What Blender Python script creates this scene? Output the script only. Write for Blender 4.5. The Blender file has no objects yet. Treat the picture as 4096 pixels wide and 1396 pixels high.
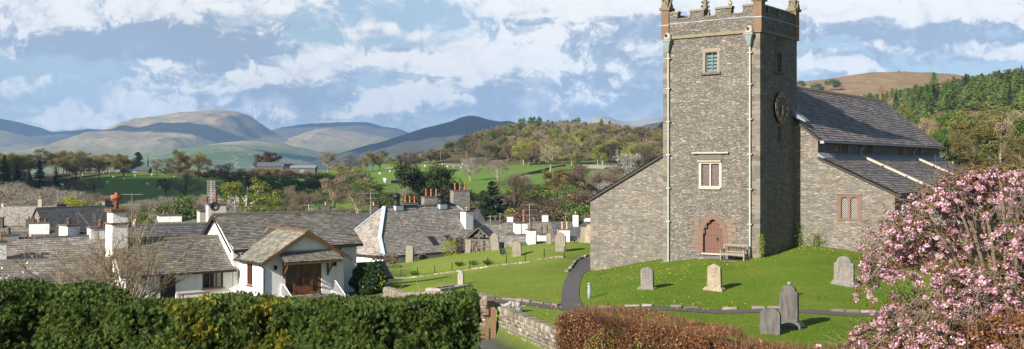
import bpy, bmesh, math, random
import numpy as np
from mathutils import Vector, Matrix, noise
random.seed(7); RNG = np.random.default_rng(11)
SC = bpy.context.scene
COL = SC.collection
FOC, CU, CV = 4150.0, 2048.0, 670.0        # lens in photo pixels, principal column, eye-level row

def at(u, v, d):
    return Vector(((u-CU)/FOC*d, d, (CV-v)/FOC*d))
def X(u, d): return (u-CU)/FOC*d
def Z(v, d): return (CV-v)/FOC*d

# ------------------------------------------------------------------ objects
def tag(o, label=None, cat=None, group=None, kind=None):
    if label: o['label'] = label
    if cat: o['category'] = cat
    if group: o['group'] = group
    if kind: o['kind'] = kind
    return o
def thing(name, label, cat, loc=(0,0,0), rz=0.0, group=None):
    o = bpy.data.objects.new(name, None); COL.objects.link(o)
    o.location = loc; o.rotation_euler = (0,0,rz); o.empty_display_size = .3
    return tag(o, label, cat, group)
def link(name, me, mats, parent=None, smooth=False):
    if not isinstance(mats, (list, tuple)): mats = [mats]
    for m in mats: me.materials.append(m)
    if smooth: me.polygons.foreach_set('use_smooth', [True]*len(me.polygons))
    o = bpy.data.objects.new(name, me); COL.objects.link(o)
    if parent: o.parent = parent
    return o
def copy_tree(o, parent=None):
    c = o.copy(); COL.objects.link(c)
    if parent: c.parent = parent
    for ch in [x for x in o.children]:
        copy_tree(ch, c)
    return c

class MB:
    """collects faces; build() links them as one mesh object with metre UVs (along, up the slope)"""
    def __init__(s): s.v=[]; s.f=[]; s.m=[]
    def add(s, vs, fs, m=0):
        b=len(s.v); s.v.extend([tuple(p) for p in vs])
        for f in fs: s.f.append(tuple(b+i for i in f)); s.m.append(m)
        return s
    def quad(s, a,b,c,d, m=0): return s.add([a,b,c,d],[(0,1,2,3)],m)
    def poly(s, pts, m=0): return s.add(pts,[tuple(range(len(pts)))],m)
    def box(s, x0,x1,y0,y1,z0,z1, m=0):
        p=[(x0,y0,z0),(x1,y0,z0),(x1,y1,z0),(x0,y1,z0),(x0,y0,z1),(x1,y0,z1),(x1,y1,z1),(x0,y1,z1)]
        return s.add(p,[(3,2,1,0),(4,5,6,7),(0,1,5,4),(1,2,6,5),(2,3,7,6),(3,0,4,7)],m)
    def taper(s, cx,cy,z0,z1,a0,b0,a1,b1, m=0):
        p=[(cx-a0,cy-b0,z0),(cx+a0,cy-b0,z0),(cx+a0,cy+b0,z0),(cx-a0,cy+b0,z0),
           (cx-a1,cy-b1,z1),(cx+a1,cy-b1,z1),(cx+a1,cy+b1,z1),(cx-a1,cy+b1,z1)]
        return s.add(p,[(3,2,1,0),(4,5,6,7),(0,1,5,4),(1,2,6,5),(2,3,7,6),(3,0,4,7)],m)
    def prism(s, pts, off, m=0):
        """planar polygon pts extruded by the vector off"""
        n=len(pts); o=Vector(off); P=[Vector(p) for p in pts]
        c=[P[i]+o for i in range(n)]
        nn=Vector((0,0,0))
        for i in range(n): nn+= P[i].cross(P[(i+1)%n])
        rev = nn.dot(o) > 0
        f=[tuple(range(n-1,-1,-1)) if rev else tuple(range(n)), tuple(range(n,2*n)) if rev else tuple(range(2*n-1,n-1,-1))]
        for i in range(n):
            j=(i+1)%n
            f.append((i,j,n+j,n+i) if rev else (j,i,n+i,n+j))
        return s.add(P+c,f,m)
    def beam(s, a, b, w, h=None, m=0, up=(0,0,1)):
        a=Vector(a); b=Vector(b); h=h or w; d=(b-a).normalized(); u=Vector(up)
        if abs(d.dot(u))>.98: u=Vector((1,0,0))
        r=d.cross(u).normalized(); u=r.cross(d).normalized()
        r*=w/2; u*=h/2
        p=[a-r-u,a+r-u,a+r+u,a-r+u,b-r-u,b+r-u,b+r+u,b-r+u]
        return s.add(p,[(0,1,2,3),(7,6,5,4),(4,5,1,0),(5,6,2,1),(6,7,3,2),(7,4,0,3)],m)
    def tube(s, pts, rad, k=6, m=0, cap=True):
        pts=[Vector(p) for p in pts]; n=len(pts)
        if not hasattr(rad,'__len__'): rad=[rad]*n
        vs=[]; 
        for i,p in enumerate(pts):
            d=(pts[min(i+1,n-1)]-pts[max(i-1,0)])
            d=d.normalized() if d.length>1e-9 else Vector((0,0,1))
            a=d.cross(Vector((0,0,1))) if abs(d.z)<.95 else d.cross(Vector((1,0,0)))
            a.normalize(); b=d.cross(a)
            for j in range(k):
                t=2*math.pi*j/k; vs.append(p+(a*math.cos(t)+b*math.sin(t))*rad[i])
        fs=[]
        for i in range(n-1):
            for j in range(k):
                jj=(j+1)%k; fs.append((i*k+j,(i+1)*k+j,(i+1)*k+jj,i*k+jj))
        if cap:
            fs.append(tuple(range(k))); fs.append(tuple(range((n-1)*k+k-1,(n-1)*k-1,-1)))
        return s.add(vs,fs,m)
    def lathe(s, prof, c=(0,0,0), k=12, m=0):
        cx,cy,cz=c; vs=[]; n=len(prof)
        for r,z in prof:
            for j in range(k):
                t=2*math.pi*j/k; vs.append((cx+r*math.cos(t),cy+r*math.sin(t),cz+z))
        fs=[]
        for i in range(n-1):
            for j in range(k):
                jj=(j+1)%k; fs.append((i*k+j,i*k+jj,(i+1)*k+jj,(i+1)*k+j))
        fs.append(tuple(range(k-1,-1,-1))); fs.append(tuple(range((n-1)*k,n*k)))
        return s.add(vs,fs,m)
    def mesh(s, name):
        me=bpy.data.meshes.new(name); me.from_pydata(s.v,[],s.f)
        if max(s.m or [0])>0: me.polygons.foreach_set('material_index', s.m)
        uv=me.uv_layers.new(name='UVMap'); nl=len(me.loops)
        co=np.empty(len(me.vertices)*3,np.float32); me.vertices.foreach_get('co',co); co=co.reshape(-1,3)
        li=np.empty(nl,np.int32); me.loops.foreach_get('vertex_index',li)
        nr=np.empty(len(me.polygons)*3,np.float32); me.polygons.foreach_get('normal',nr); nr=nr.reshape(-1,3)
        lt=np.empty(len(me.polygons),np.int32); me.polygons.foreach_get('loop_total',lt)
        N=np.repeat(nr,lt,axis=0)
        T=np.stack([-N[:,1],N[:,0],np.zeros(len(N))],1); ln=np.linalg.norm(T,axis=1)
        flat=ln<.05; T[flat]=(1,0,0); T[~flat]/=ln[~flat][:,None]
        B=np.cross(N,T); p=co[li]
        U=np.stack([(p*T).sum(1),(p*B).sum(1)],1).astype(np.float32)
        uv.data.foreach_set('uv',U.ravel()); me.update()
        return me
    def build(s, name, mats, parent=None, smooth=False):
        return link(name, s.mesh(name), mats, parent, smooth)

def raw_mesh(name, V, Fq):
    """numpy verts (n,3) and faces (m,k) -> mesh, quickly"""
    V=np.asarray(V,np.float32); Fq=np.asarray(Fq,np.int32); k=Fq.shape[1]
    me=bpy.data.meshes.new(name)
    me.vertices.add(len(V)); me.vertices.foreach_set('co',V.ravel())
    me.loops.add(Fq.size); me.loops.foreach_set('vertex_index',Fq.ravel())
    me.polygons.add(len(Fq)); me.polygons.foreach_set('loop_start',np.arange(0,Fq.size,k,dtype=np.int32))
    me.polygons.foreach_set('loop_total',np.full(len(Fq),k,np.int32))
    me.update(calc_edges=True); me.validate()
    return me

def leaves(P, L, W, D=None, spread=1.0, rng=RNG):
    """one rhomb leaf per point: length L, width W, pointing along D (or anywhere)"""
    n=len(P); L=np.broadcast_to(np.asarray(L,float),(n,)); W=np.broadcast_to(np.asarray(W,float),(n,))
    R=rng.normal(size=(n,3))
    A=R if D is None else D+R*spread
    A/=np.linalg.norm(A,axis=1)[:,None]+1e-9
    B=np.cross(A,rng.normal(size=(n,3))); B/=np.linalg.norm(B,axis=1)[:,None]+1e-9
    C=np.cross(A,B)
    a=A*L[:,None]*.5; b=B*W[:,None]*.5; c=C*(W*.22)[:,None]
    V=np.stack([P-a, P+b+c-a*.1, P+a, P-b+c-a*.1],1).reshape(-1,3)
    F=np.arange(4*n).reshape(n,4)
    return V,F

def resample(pts, step):
    pts=[Vector(p) for p in pts]; out=[pts[0]]; 
    for a,b in zip(pts,pts[1:]):
        n=max(1,int(round((b-a).length/step)))
        for i in range(1,n+1): out.append(a.lerp(b,i/n))
    return out
def catmull(pts, n=8):
    P=[Vector(p) for p in pts]; P=[P[0]*2-P[1]]+P+[P[-1]*2-P[-2]]; out=[]
    for i in range(1,len(P)-2):
        p0,p1,p2,p3=P[i-1:i+3]
        for k in range(n):
            t=k/n
            out.append(.5*((2*p1)+(p2-p0)*t+(2*p0-5*p1+4*p2-p3)*t*t+(3*p1-p0-3*p2+p3)*t**3))
    out.append(P[-2]); return out
# ------------------------------------------------------------------ node helpers
class NT:
    def __init__(s, nt): s.nt=nt
    def n(s, typ, ins=None, **kw):
        nd=s.nt.nodes.new(typ)
        for k,v in kw.items(): setattr(nd,k,v)
        for k,v in (ins or {}).items():
            sk=nd.inputs[k]
            if hasattr(v,'is_output') or isinstance(v,bpy.types.NodeSocket): s.nt.links.new(v,sk)
            else: sk.default_value=v
        return nd
    def math(s, op, a, b=None, c=None, clamp=False):
        nd=s.nt.nodes.new('ShaderNodeMath'); nd.operation=op; nd.use_clamp=clamp
        for i,v in enumerate((a,b,c)):
            if v is None: continue
            if isinstance(v,bpy.types.NodeSocket): s.nt.links.new(v,nd.inputs[i])
            else: nd.inputs[i].default_value=v
        return nd.outputs[0]
    def mix(s, fac, a, b, blend='MIX'):
        nd=s.nt.nodes.new('ShaderNodeMix'); nd.data_type='RGBA'; nd.blend_type=blend
        for sk,v in ((nd.inputs[0],fac),(nd.inputs[6],a),(nd.inputs[7],b)):
            if isinstance(v,bpy.types.NodeSocket): s.nt.links.new(v,sk)
            else: sk.default_value = v if not isinstance(v,tuple) or len(v)==4 else (*v,1)
        return nd.outputs[2]
    def ramp(s, fac, stops, interp='LINEAR'):
        nd=s.nt.nodes.new('ShaderNodeValToRGB'); cr=nd.color_ramp; cr.interpolation=interp
        while len(cr.elements)<len(stops): cr.elements.new(.5)
        for e,(p,c) in zip(cr.elements,stops):
            e.position=p; e.color=(*c,1) if len(c)==3 else c
        s.nt.links.new(fac,nd.inputs[0]); return nd.outputs[0]
    def mapping(s, vec, scale=(1,1,1), rot=(0,0,0), loc=(0,0,0)):
        return s.n('ShaderNodeMapping',{'Vector':vec,'Scale':scale,'Rotation':rot,'Location':loc}).outputs[0]
    def noise(s, vec, scale, detail=4, rough=.55, dist=0.0):
        nd=s.n('ShaderNodeTexNoise',{'Scale':scale,'Detail':detail,'Roughness':rough,'Distortion':dist})
        if vec is not None: s.nt.links.new(vec,nd.inputs['Vector'])
        return nd.outputs['Fac']
    def noise2(s, vec, scale, detail=4, rough=.55):
        nd=s.n('ShaderNodeTexNoise',{'Vector':vec,'Scale':scale,'Detail':detail,'Roughness':rough},noise_dimensions='2D')
        return nd.outputs['Fac']
MATS={}
def mat(name):
    m=bpy.data.materials.new(name); m.use_nodes=True; m.node_tree.nodes.clear(); MATS[name]=m
    t=NT(m.node_tree)
    out=t.n('ShaderNodeOutputMaterial'); t.bs=t.n('ShaderNodeBsdfPrincipled',{'Roughness':.85})
    t.bs.inputs['Specular IOR Level'].default_value=.3
    t.out=out
    t.nt.links.new(t.bs.outputs[0],out.inputs[0])
    t.co=t.n('ShaderNodeTexCoord')
    return m,t
def setc(t,c): 
    if isinstance(c,bpy.types.NodeSocket): t.nt.links.new(c,t.bs.inputs['Base Color'])
    else: t.bs.inputs['Base Color'].default_value=(*c,1)
def bump(t,h,strength=.5,dist=.05):
    b=t.n('ShaderNodeBump',{'Strength':strength,'Distance':dist,'Height':h}); t.nt.links.new(b.outputs[0],t.bs.inputs['Normal'])

def plain(name,c,rough=.8,var=.12,scale=6,metal=0,spec=.3,bumpy=0):
    m,t=mat(name)
    n=t.noise(t.co.outputs['Object'],scale,5,.6)
    k=t.math('MULTIPLY_ADD',n,2*var,1-var)
    r=t.n('ShaderNodeObjectInfo').outputs['Random']
    k=t.math('MULTIPLY',k,t.math('MULTIPLY_ADD',r,var*.7,1-var*.35))
    hv=t.n('ShaderNodeHueSaturation',{'Value':k,'Color':(*c,1)})
    setc(t,hv.outputs[0]); t.bs.inputs['Roughness'].default_value=rough
    t.bs.inputs['Metallic'].default_value=metal; t.bs.inputs['Specular IOR Level'].default_value=spec
    if bumpy: bump(t,n,.6,bumpy)
    return m

SAT=.72
def rubble(name, stops, scale=(2.6,2.6,6.5), mortar=(.135,.126,.113), mw=.06, dirt=.35, bd=.04, stain=(.10,.09,.08)):
    """coursed rubble: stretched 3-D cells, each stone its own colour, recessed mortar"""
    m,t=mat(name)
    ob=t.co.outputs['Object']
    w=t.n('ShaderNodeTexNoise',{'Vector':ob,'Scale':1.7,'Detail':2.0}).outputs['Color']
    wv=t.n('ShaderNodeVectorMath',{0:w,1:(.5,.5,.5)},operation='SUBTRACT').outputs[0]
    ws=t.n('ShaderNodeVectorMath',{0:wv,1:(.35,.35,.16)},operation='MULTIPLY').outputs[0]
    pv=t.n('ShaderNodeVectorMath',{0:ob,1:ws},operation='ADD').outputs[0]
    mp=t.mapping(pv,scale)
    f1=t.n('ShaderNodeTexVoronoi',{'Vector':mp,'Scale':1.0,'Randomness':.85},feature='F1')
    ed=t.n('ShaderNodeTexVoronoi',{'Vector':mp,'Scale':1.0,'Randomness':.85},feature='DISTANCE_TO_EDGE')
    sep=t.n('ShaderNodeSeparateColor',{'Color':f1.outputs['Color']})
    c=t.mix(.36,t.ramp(sep.outputs[0],stops,'CONSTANT'),(.255,.24,.215))
    val=t.math('MULTIPLY_ADD',sep.outputs[1],.24,.51)
    fn=t.noise(ob,22,4,.65)
    val=t.math('MULTIPLY',val,t.math('MULTIPLY_ADD',fn,.7,.65))
    big=t.noise(ob,.55,5,.6)
    val=t.math('MULTIPLY',val,t.math('MULTIPLY_ADD',big,dirt*2,1-dirt))
    hv=t.n('ShaderNodeHueSaturation',{'Value':val,'Color':c,'Saturation':SAT}).outputs[0]
    mk=t.n('ShaderNodeMapRange',{'Value':ed.outputs['Distance'],'From Min':mw*.4,'From Max':mw*1.6}).outputs[0]
    col=t.mix(mk,mortar,hv)
    # streaky weather stains running down the wall
    st=t.noise(t.mapping(ob,(1.1,1.1,.16)),1.3,5,.6)
    sm=t.n('ShaderNodeMapRange',{'Value':st,'From Min':.50,'From Max':.72,'To Max':.62}).outputs[0]
    col=t.mix(sm,col,t.mix(.6,col,stain))
    setc(t,col); t.bs.inputs['Roughness'].default_value=.92
    h=t.math('MULTIPLY_ADD',mk,.8,t.math('MULTIPLY',fn,.5))
    h=t.math('MULTIPLY_ADD',sep.outputs[2],.6,h)
    bump(t,h,1.0,bd)
    return m
GREYS=[(0,(.25,.225,.195)),(.14,(.31,.28,.235)),(.28,(.195,.18,.165)),(.42,(.28,.245,.20)),(.55,(.345,.31,.26)),(.68,(.225,.205,.185)),(.80,(.295,.26,.22)),(.90,(.15,.14,.135)),(.945,(.40,.28,.17)),(.97,(.44,.395,.34))]
rubble('tower_stone',GREYS,(3.3,3.3,9.0),mw=.05)
rubble('aisle_stone',[(p,(min(1,c[0]*1.10),c[1]*1.07,c[2]*1.04)) for p,c in GREYS],(2.5,2.5,8.6),mortar=(.165,.155,.138),mw=.05,bd=.03)
rubble('parapet_stone',[(p,(c[0]*.82,c[1]*.82,c[2]*.82)) for p,c in GREYS],(2.8,2.8,6.2),mortar=(.12,.11,.095))
rubble('slate_stone',[(0,(.16,.16,.155)),(.3,(.22,.21,.2)),(.6,(.28,.265,.24)),(.85,(.2,.19,.18)),(.95,(.36,.32,.26))],(2.4,2.4,7),mortar=(.14,.13,.115))
rubble('chimney_stone',[(0,(.30,.30,.27)),(.3,(.38,.37,.33)),(.6,(.26,.27,.25)),(.85,(.42,.39,.33))],(1.7,1.7,5),mortar=(.2,.19,.165))
GS=[(0,(.135,.12,.098)),(.25,(.205,.185,.145)),(.5,(.105,.096,.082)),(.7,(.245,.225,.185)),(.88,(.165,.14,.11)),(.95,(.31,.285,.245))]

def island(name, stops, rough=.85, fine=30, bd=.01, obj=.0, sat=1.0, lich=None, spec=.3):
    """every loose piece (slate, stone, leaf) takes its own colour"""
    m,t=mat(name)
    g=t.n('ShaderNodeNewGeometry'); r=g.outputs['Random Per Island']
    c=t.ramp(r,stops)
    fn=t.noise(t.co.outputs['Object'],fine,4,.6)
    r2=t.math('FRACT',t.math('MULTIPLY',r,37.7))
    k=t.math('MULTIPLY',t.math('MULTIPLY_ADD',fn,.6,.7),t.math('MULTIPLY_ADD',r2,.5,.75))
    big=t.noise(t.co.outputs['Object'],.5,4,.6)
    k=t.math('MULTIPLY',k,t.math('MULTIPLY_ADD',big,.5,.75))
    col=t.n('ShaderNodeHueSaturation',{'Value':k,'Color':c,'Saturation':sat}).outputs[0]
    if lich:
        ln=t.noise(t.co.outputs['Object'],2.2,6,.7)
        lm=t.n('ShaderNodeMapRange',{'Value':ln,'From Min':lich[1],'From Max':lich[1]+.12,'To Max':.7}).outputs[0]
        col=t.mix(lm,col,lich[0])
    setc(t,col); t.bs.inputs['Roughness'].default_value=rough; t.bs.inputs['Specular IOR Level'].default_value=spec
    if bd: bump(t,fn,.6,bd)
    return m
island('quoin_stones',[(0,(.115,.108,.097)),(.3,(.155,.143,.125)),(.6,(.13,.118,.104)),(.85,(.175,.15,.12)),(1,(.10,.095,.09))],.92,9,.02)
island('dry_stones',GS,.92,14,.02)
island('slates_grey',[(0,(.13,.125,.115)),(.3,(.19,.185,.165)),(.55,(.155,.145,.125)),(.8,(.235,.22,.195)),(1,(.12,.115,.11))],.7,9,.006,lich=((.27,.26,.2),.62))
island('slates_mossy',[(0,(.15,.145,.125)),(.3,(.21,.205,.175)),(.55,(.175,.162,.138)),(.8,(.265,.255,.22)),(1,(.135,.13,.118))],.75,9,.006,lich=((.36,.34,.25),.6))
island('slates_hall',[(0,(.20,.18,.165)),(.25,(.265,.26,.225)),(.5,(.22,.185,.185)),(.72,(.30,.285,.25)),(.9,(.25,.225,.21)),(1,(.17,.155,.155))],.75,9,.006)
island('slates_church',[(0,(.14,.13,.13)),(.3,(.19,.172,.168)),(.55,(.16,.14,.145)),(.8,(.225,.208,.198)),(1,(.125,.118,.122))],.62,9,.006,lich=((.30,.28,.24),.655))
island('slates_dark',[(0,(.07,.075,.085)),(.4,(.10,.105,.115)),(.7,(.085,.085,.09)),(1,(.12,.12,.125))],.7,9,.006)
plain('roof_under',(.05,.048,.045),.9)
def render_white():
    m,t=mat('white_render')
    ob=t.co.outputs['Object']
    n=t.noise(ob,9,5,.65); big=t.noise(t.mapping(ob,(1,1,.35)),.8,5,.6)
    c=t.ramp(big,[(.22,(.60,.59,.55)),(.45,(.78,.78,.755)),(.8,(.84,.84,.83))])
    st=t.noise(t.mapping(ob,(2.2,2.2,.22)),1.6,5,.65); c=t.mix(t.n('ShaderNodeMapRange',{'Value':st,'From Min':.55,'From Max':.74,'To Max':.55}).outputs[0],c,(.50,.49,.44))
    setc(t,c); t.bs.inputs['Roughness'].default_value=.9; bump(t,n,.7,.04)
render_white()
plain('grey_render',(.42,.40,.37),.9,.2,3,bumpy=.02)
plain('brown_wood',(.17,.065,.028),.45,.25,8)
plain('fascia_wood',(.13,.075,.038),.6,.3,6)
plain('dark_wood_door',(.125,.065,.05),.6,.25,10,bumpy=.01)
plain('silver_wood',(.21,.185,.155),.85,.3,12,bumpy=.01)
plain('gate_wood',(.16,.10,.06),.8,.35,9,bumpy=.01)
plain('old_oak',(.13,.11,.09),.85,.3,8,bumpy=.01)
plain('black_iron',(.015,.015,.017),.5,.2)
plain('dark_gutter',(.03,.025,.025),.5,.2)
plain('lead',(.17,.195,.225),.55,.2,3)
plain('lead_dull',(.25,.26,.275),.6,.3,3)
plain('hip_lead',(.42,.52,.62),.5,.12,2)
plain('red_sandstone',(.165,.108,.084),.9,.3,4,bumpy=.01)
plain('tan_sandstone',(.22,.185,.15),.9,.25,4,bumpy=.01)
plain('pale_sandstone',(.38,.345,.30),.9,.2,4)
plain('pink_stone',(.165,.125,.10),.9,.35,2.5,bumpy=.02)
plain('brown_sandstone',(.15,.10,.07),.9,.35,3,bumpy=.02)
plain('mossy_stone',(.16,.14,.10),.95,.4,5,bumpy=.02)
plain('cross_stone',(.13,.095,.05),.95,.3,5,bumpy=.02)
plain('pale_paint',(.33,.35,.33),.6,.15,4)
plain('hopper_paint',(.17,.21,.22),.5,.12,4)
plain('louvre_blue',(.12,.175,.18),.55,.2,5)
plain('blue_grey_pipe',(.16,.23,.29),.5,.15,4)
plain('terracotta',(.33,.12,.06),.8,.25,5)
plain('buff_clay',(.50,.30,.15),.8,.25,5)
plain('dark_clay',(.14,.07,.05),.8,.3,5)
plain('sooty_stone',(.10,.09,.085),.9,.4,4,bumpy=.02)
plain('gold',(.70,.44,.10),.35,.1,4,metal=.7)
plain('clock_black',(.008,.009,.013),.4,.1,spec=.2)
plain('bollard_grey',(.20,.24,.27),.5,.1)
plain('aerial_metal',(.45,.45,.45),.45,.1,metal=.5)
plain('rust_pole',(.20,.10,.06),.8,.3)
plain('skin',(.55,.33,.25),.6,.05)
plain('dark_hair',(.05,.03,.02),.7,.2)
plain('grey_coat',(.18,.19,.22),.9,.15)
plain('red_coat',(.28,.07,.07),.9,.15)
plain('trouser',(.05,.055,.08),.9,.15)
plain('blue_plastic',(.05,.16,.50),.5,.15)
plain('boot_leather',(.06,.05,.045),.6,.2)
plain('white_metal',(.72,.74,.75),.45,.05)
plain('wool',(.72,.69,.62),.95,.1)
plain('car_paint',(.03,.04,.06),.25,.05,spec=.6)
plain('barn_wall',(.12,.11,.10),.9,.25,.6)
plain('barn_roof',(.085,.095,.115),.6,.2,.5)
plain('shed_roof',(.20,.235,.27),.5,.1,.5)
def glass(name,c=(.012,.014,.015),rough=.06):
    m,t=mat(name); setc(t,c); t.bs.inputs['Roughness'].default_value=rough; t.bs.inputs['Specular IOR Level'].default_value=.7
glass('window_glass'); glass('sky_glass',(.05,.08,.11),.12)
def leaded():
    m,t=mat('leaded_glass')
    uv=t.mapping(t.co.outputs['UV'],(9,6,1),(0,0,math.radians(45)))
    b=t.n('ShaderNodeTexBrick',{'Vector':t.mapping(t.co.outputs['UV'],(1,1,1),(0,0,math.radians(45))),'Scale':1.0,'Mortar Size':.012,'Brick Width':.10,'Row Height':.10,'Color1':(.02,.022,.026,1),'Color2':(.05,.05,.055,1),'Mortar':(.33,.33,.33,1)},offset=0.0)
    setc(t,b.outputs['Color']); t.bs.inputs['Roughness'].default_value=.25
    m,t=mat('quarry_glass')
    n=t.noise(t.co.outputs['UV'],16,3,.7)
    c=t.ramp(n,[(.35,(.03,.025,.03)),(.5,(.10,.075,.085)),(.62,(.22,.19,.19)),(.75,(.05,.045,.05))])
    setc(t,c); t.bs.inputs['Roughness'].default_value=.3
leaded()
def headstone(name,c,dark,amt=.5,lich=(.42,.34,.12)):
    m,t=mat(name); ob=t.co.outputs['Object']
    r=t.n('ShaderNodeObjectInfo').outputs['Random']
    ov=t.n('ShaderNodeVectorMath',{0:ob,1:t.n('ShaderNodeCombineXYZ',{0:t.math('MULTIPLY',r,17.0)}).outputs[0]},operation='ADD').outputs[0]
    n=t.noise(ov,7,6,.7); st=t.noise(t.mapping(ov,(5,5,.8)),1.6,5,.65)
    k=t.math('MULTIPLY_ADD',n,.8,.6)
    base=t.n('ShaderNodeHueSaturation',{'Value':k,'Color':(*c,1)}).outputs[0]
    sm=t.n('ShaderNodeMapRange',{'Value':st,'From Min':.42,'From Max':.66,'To Max':amt}).outputs[0]
    col=t.mix(sm,base,dark)
    ln=t.noise(ov,5,6,.75); lm=t.n('ShaderNodeMapRange',{'Value':ln,'From Min':.62,'From Max':.72,'To Max':.6}).outputs[0]
    setc(t,t.mix(lm,col,lich)); t.bs.inputs['Roughness'].default_value=.92; bump(t,n,.7,.02)
headstone('stone_dark',(.11,.105,.105),(.03,.03,.03),.7)
headstone('stone_mid',(.19,.18,.17),(.07,.068,.066),.6,(.36,.33,.24))
headstone('stone_tan',(.30,.255,.19),(.14,.115,.085),.6,(.5,.45,.33))
headstone('stone_old',(.21,.19,.155),(.10,.09,.075),.55,(.42,.39,.30))
headstone('stone_new',(.29,.27,.255),(.19,.175,.165),.3,(.4,.38,.33))
def asphalt():
    m,t=mat('asphalt'); n=t.noise(t.co.outputs['Object'],40,4,.7); b=t.noise(t.co.outputs['Object'],.9,4,.6)
    k=t.math('MULTIPLY',t.math('MULTIPLY_ADD',n,.7,.65),t.math('MULTIPLY_ADD',b,.5,.75))
    setc(t,t.n('ShaderNodeHueSaturation',{'Value':k,'Color':(.085,.078,.08,1)}).outputs[0]); bump(t,n,.5,.01)
    m,t=mat('gravel'); n=t.n('ShaderNodeTexVoronoi',{'Vector':t.co.outputs['Object'],'Scale':14.0}); 
    s=t.n('ShaderNodeSeparateColor',{'Color':n.outputs['Color']}).outputs[0]
    setc(t,t.ramp(s,[(0,(.07,.07,.075)),(.5,(.14,.135,.13)),(1,(.22,.21,.20))])); bump(t,n.outputs['Distance'],.6,.02)
asphalt()

def leafmat(name, stops, trans=.3, objvar=.25, huevar=.03, rough=.7, spec=.2):
    m,t=mat(name); nt=t.nt
    g=t.n('ShaderNodeNewGeometry'); r=g.outputs['Random Per Island']
    c=t.ramp(r,stops)
    oi=t.n('ShaderNodeObjectInfo').outputs['Random']
    big=t.noise(t.co.outputs['Object'],.8,3,.6)
    k=t.math('MULTIPLY',t.math('MULTIPLY_ADD',oi,objvar*2,1-objvar),t.math('MULTIPLY_ADD',big,.7,.65))
    o2=t.math('FRACT',t.math('MULTIPLY',oi,91.3))
    col=t.n('ShaderNodeHueSaturation',{'Hue':t.math('MULTIPLY_ADD',o2,huevar*2,.5-huevar),'Value':k,'Color':c}).outputs[0]
    setc(t,col); t.bs.inputs['Roughness'].default_value=rough; t.bs.inputs['Specular IOR Level'].default_value=spec
    if trans:
        tr=t.n('ShaderNodeBsdfTranslucent',{'Color':col}); mx=t.n('ShaderNodeMixShader',{0:trans,1:t.bs.outputs[0],2:tr.outputs[0]})
        nt.links.new(mx.outputs[0],t.out.inputs[0])
    return m
leafmat('conifer_green',[(0,(0.024,0.049,0.011)),(.4,(0.045,0.084,0.017)),(.75,(0.075,0.118,0.023)),(1,(0.128,0.154,0.033))],.2,.0,.0)
leafmat('conifer_gold',[(0,(0.045,0.063,0.010)),(.4,(0.123,0.125,0.014)),(.75,(0.207,0.192,0.016)),(1,(0.272,0.258,0.029))],.25,.0,.0)
leafmat('beech_leaf',[(0,(.12,.05,.022)),(.35,(.24,.10,.045)),(.7,(.36,.17,.08)),(1,(.52,.30,.17))],.3,.0,.0)
leafmat('beech_twig',[(0,(.09,.045,.027)),(.5,(.15,.075,.04)),(1,(.21,.12,.07))],0,.0,.0)
leafmat('spring_leaf',[(0,(.10,.16,.02)),(1,(.25,.33,.04))],.35,.1,.0)
leafmat('ivy_leaf',[(0,(.015,.035,.012)),(.6,(.03,.065,.02)),(1,(.06,.11,.03))],.15,.1,.01,.45,.4)
leafmat('ivy_gold',[(0,(.18,.22,.02)),(1,(.34,.40,.05))],.3,.1,.01)
leafmat('cherry_pink',[(0,(.50,.22,.34)),(.35,(.64,.34,.47)),(.7,(.74,.50,.60)),(1,(.82,.68,.74))],.35,.0,.0)
leafmat('cherry_bronze',[(0,(.085,.04,.013)),(.6,(.16,.085,.02)),(1,(.16,.15,.03))],.3,.0,.0)
leafmat('blossom_white',[(0,(.55,.50,.50)),(1,(.82,.78,.78))],.3,.1,.0)
leafmat('bud_brown',[(0,(.13,.085,.045)),(.6,(.20,.13,.06)),(1,(.26,.22,.09))],.2,.0,.0)
leafmat('crown_olive',[(0,(0.148,0.139,0.046)),(.5,(0.221,0.199,0.062)),(1,(0.316,0.274,0.089))],0.38,.32,.02)
leafmat('crown_spring',[(0,(0.169,0.203,0.034)),(.5,(0.270,0.288,0.048)),(1,(0.405,0.389,0.076))],0.4,.25,.02)
leafmat('crown_tan',[(0,(0.190,0.154,0.094)),(.5,(0.290,0.236,0.145)),(1,(0.408,0.335,0.217))],0.32,.3,.02)
leafmat('crown_brown',[(0,(0.108,0.080,0.058)),(.5,(0.166,0.122,0.084)),(1,(0.235,0.174,0.119))],0.3,.3,.02)
leafmat('crown_white',[(0,(.26,.25,.26)),(1,(.46,.44,.44))],.25,.1,.0)
leafmat('crown_grey',[(0,(0.176,0.154,0.132)),(.5,(0.259,0.231,0.198)),(1,(0.363,0.330,0.286))],.2,.2,.01)
leafmat('crown_purple',[(0,(0.058,0.029,0.029)),(.5,(0.091,0.047,0.044)),(1,(0.130,0.072,0.062))],.25,.2,.02)
leafmat('crown_green',[(0,(0.058,0.099,0.023)),(.5,(0.096,0.152,0.033)),(1,(0.149,0.215,0.050))],0.35,.3,.02)
leafmat('crown_dark',[(0,(.016,.028,.010)),(.5,(.028,.045,.015)),(1,(.048,.066,.022))],.15,.25,.02)
leafmat('crown_spruce',[(0,(0.019,0.041,0.020)),(.5,(0.035,0.066,0.032)),(1,(0.058,0.101,0.047))],.1,.25,.02)
leafmat('crown_pine',[(0,(0.086,0.143,0.039)),(.5,(0.146,0.221,0.055)),(1,(0.231,0.312,0.081))],0.3,.30,.02)
leafmat('crown_larch',[(0,(0.112,0.156,0.037)),(.5,(0.163,0.206,0.048)),(1,(0.225,0.250,0.062))],.25,.25,.02)
plain('bark',(.13,.105,.08),.95,.3,3,bumpy=.03)
plain('bark_shrub',(.19,.15,.105),.95,.3,3)
plain('bark_pale',(.30,.26,.205),.95,.3,3,bumpy=.02)
plain('bark_dark',(.07,.058,.048),.95,.3,3,bumpy=.02)
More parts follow.
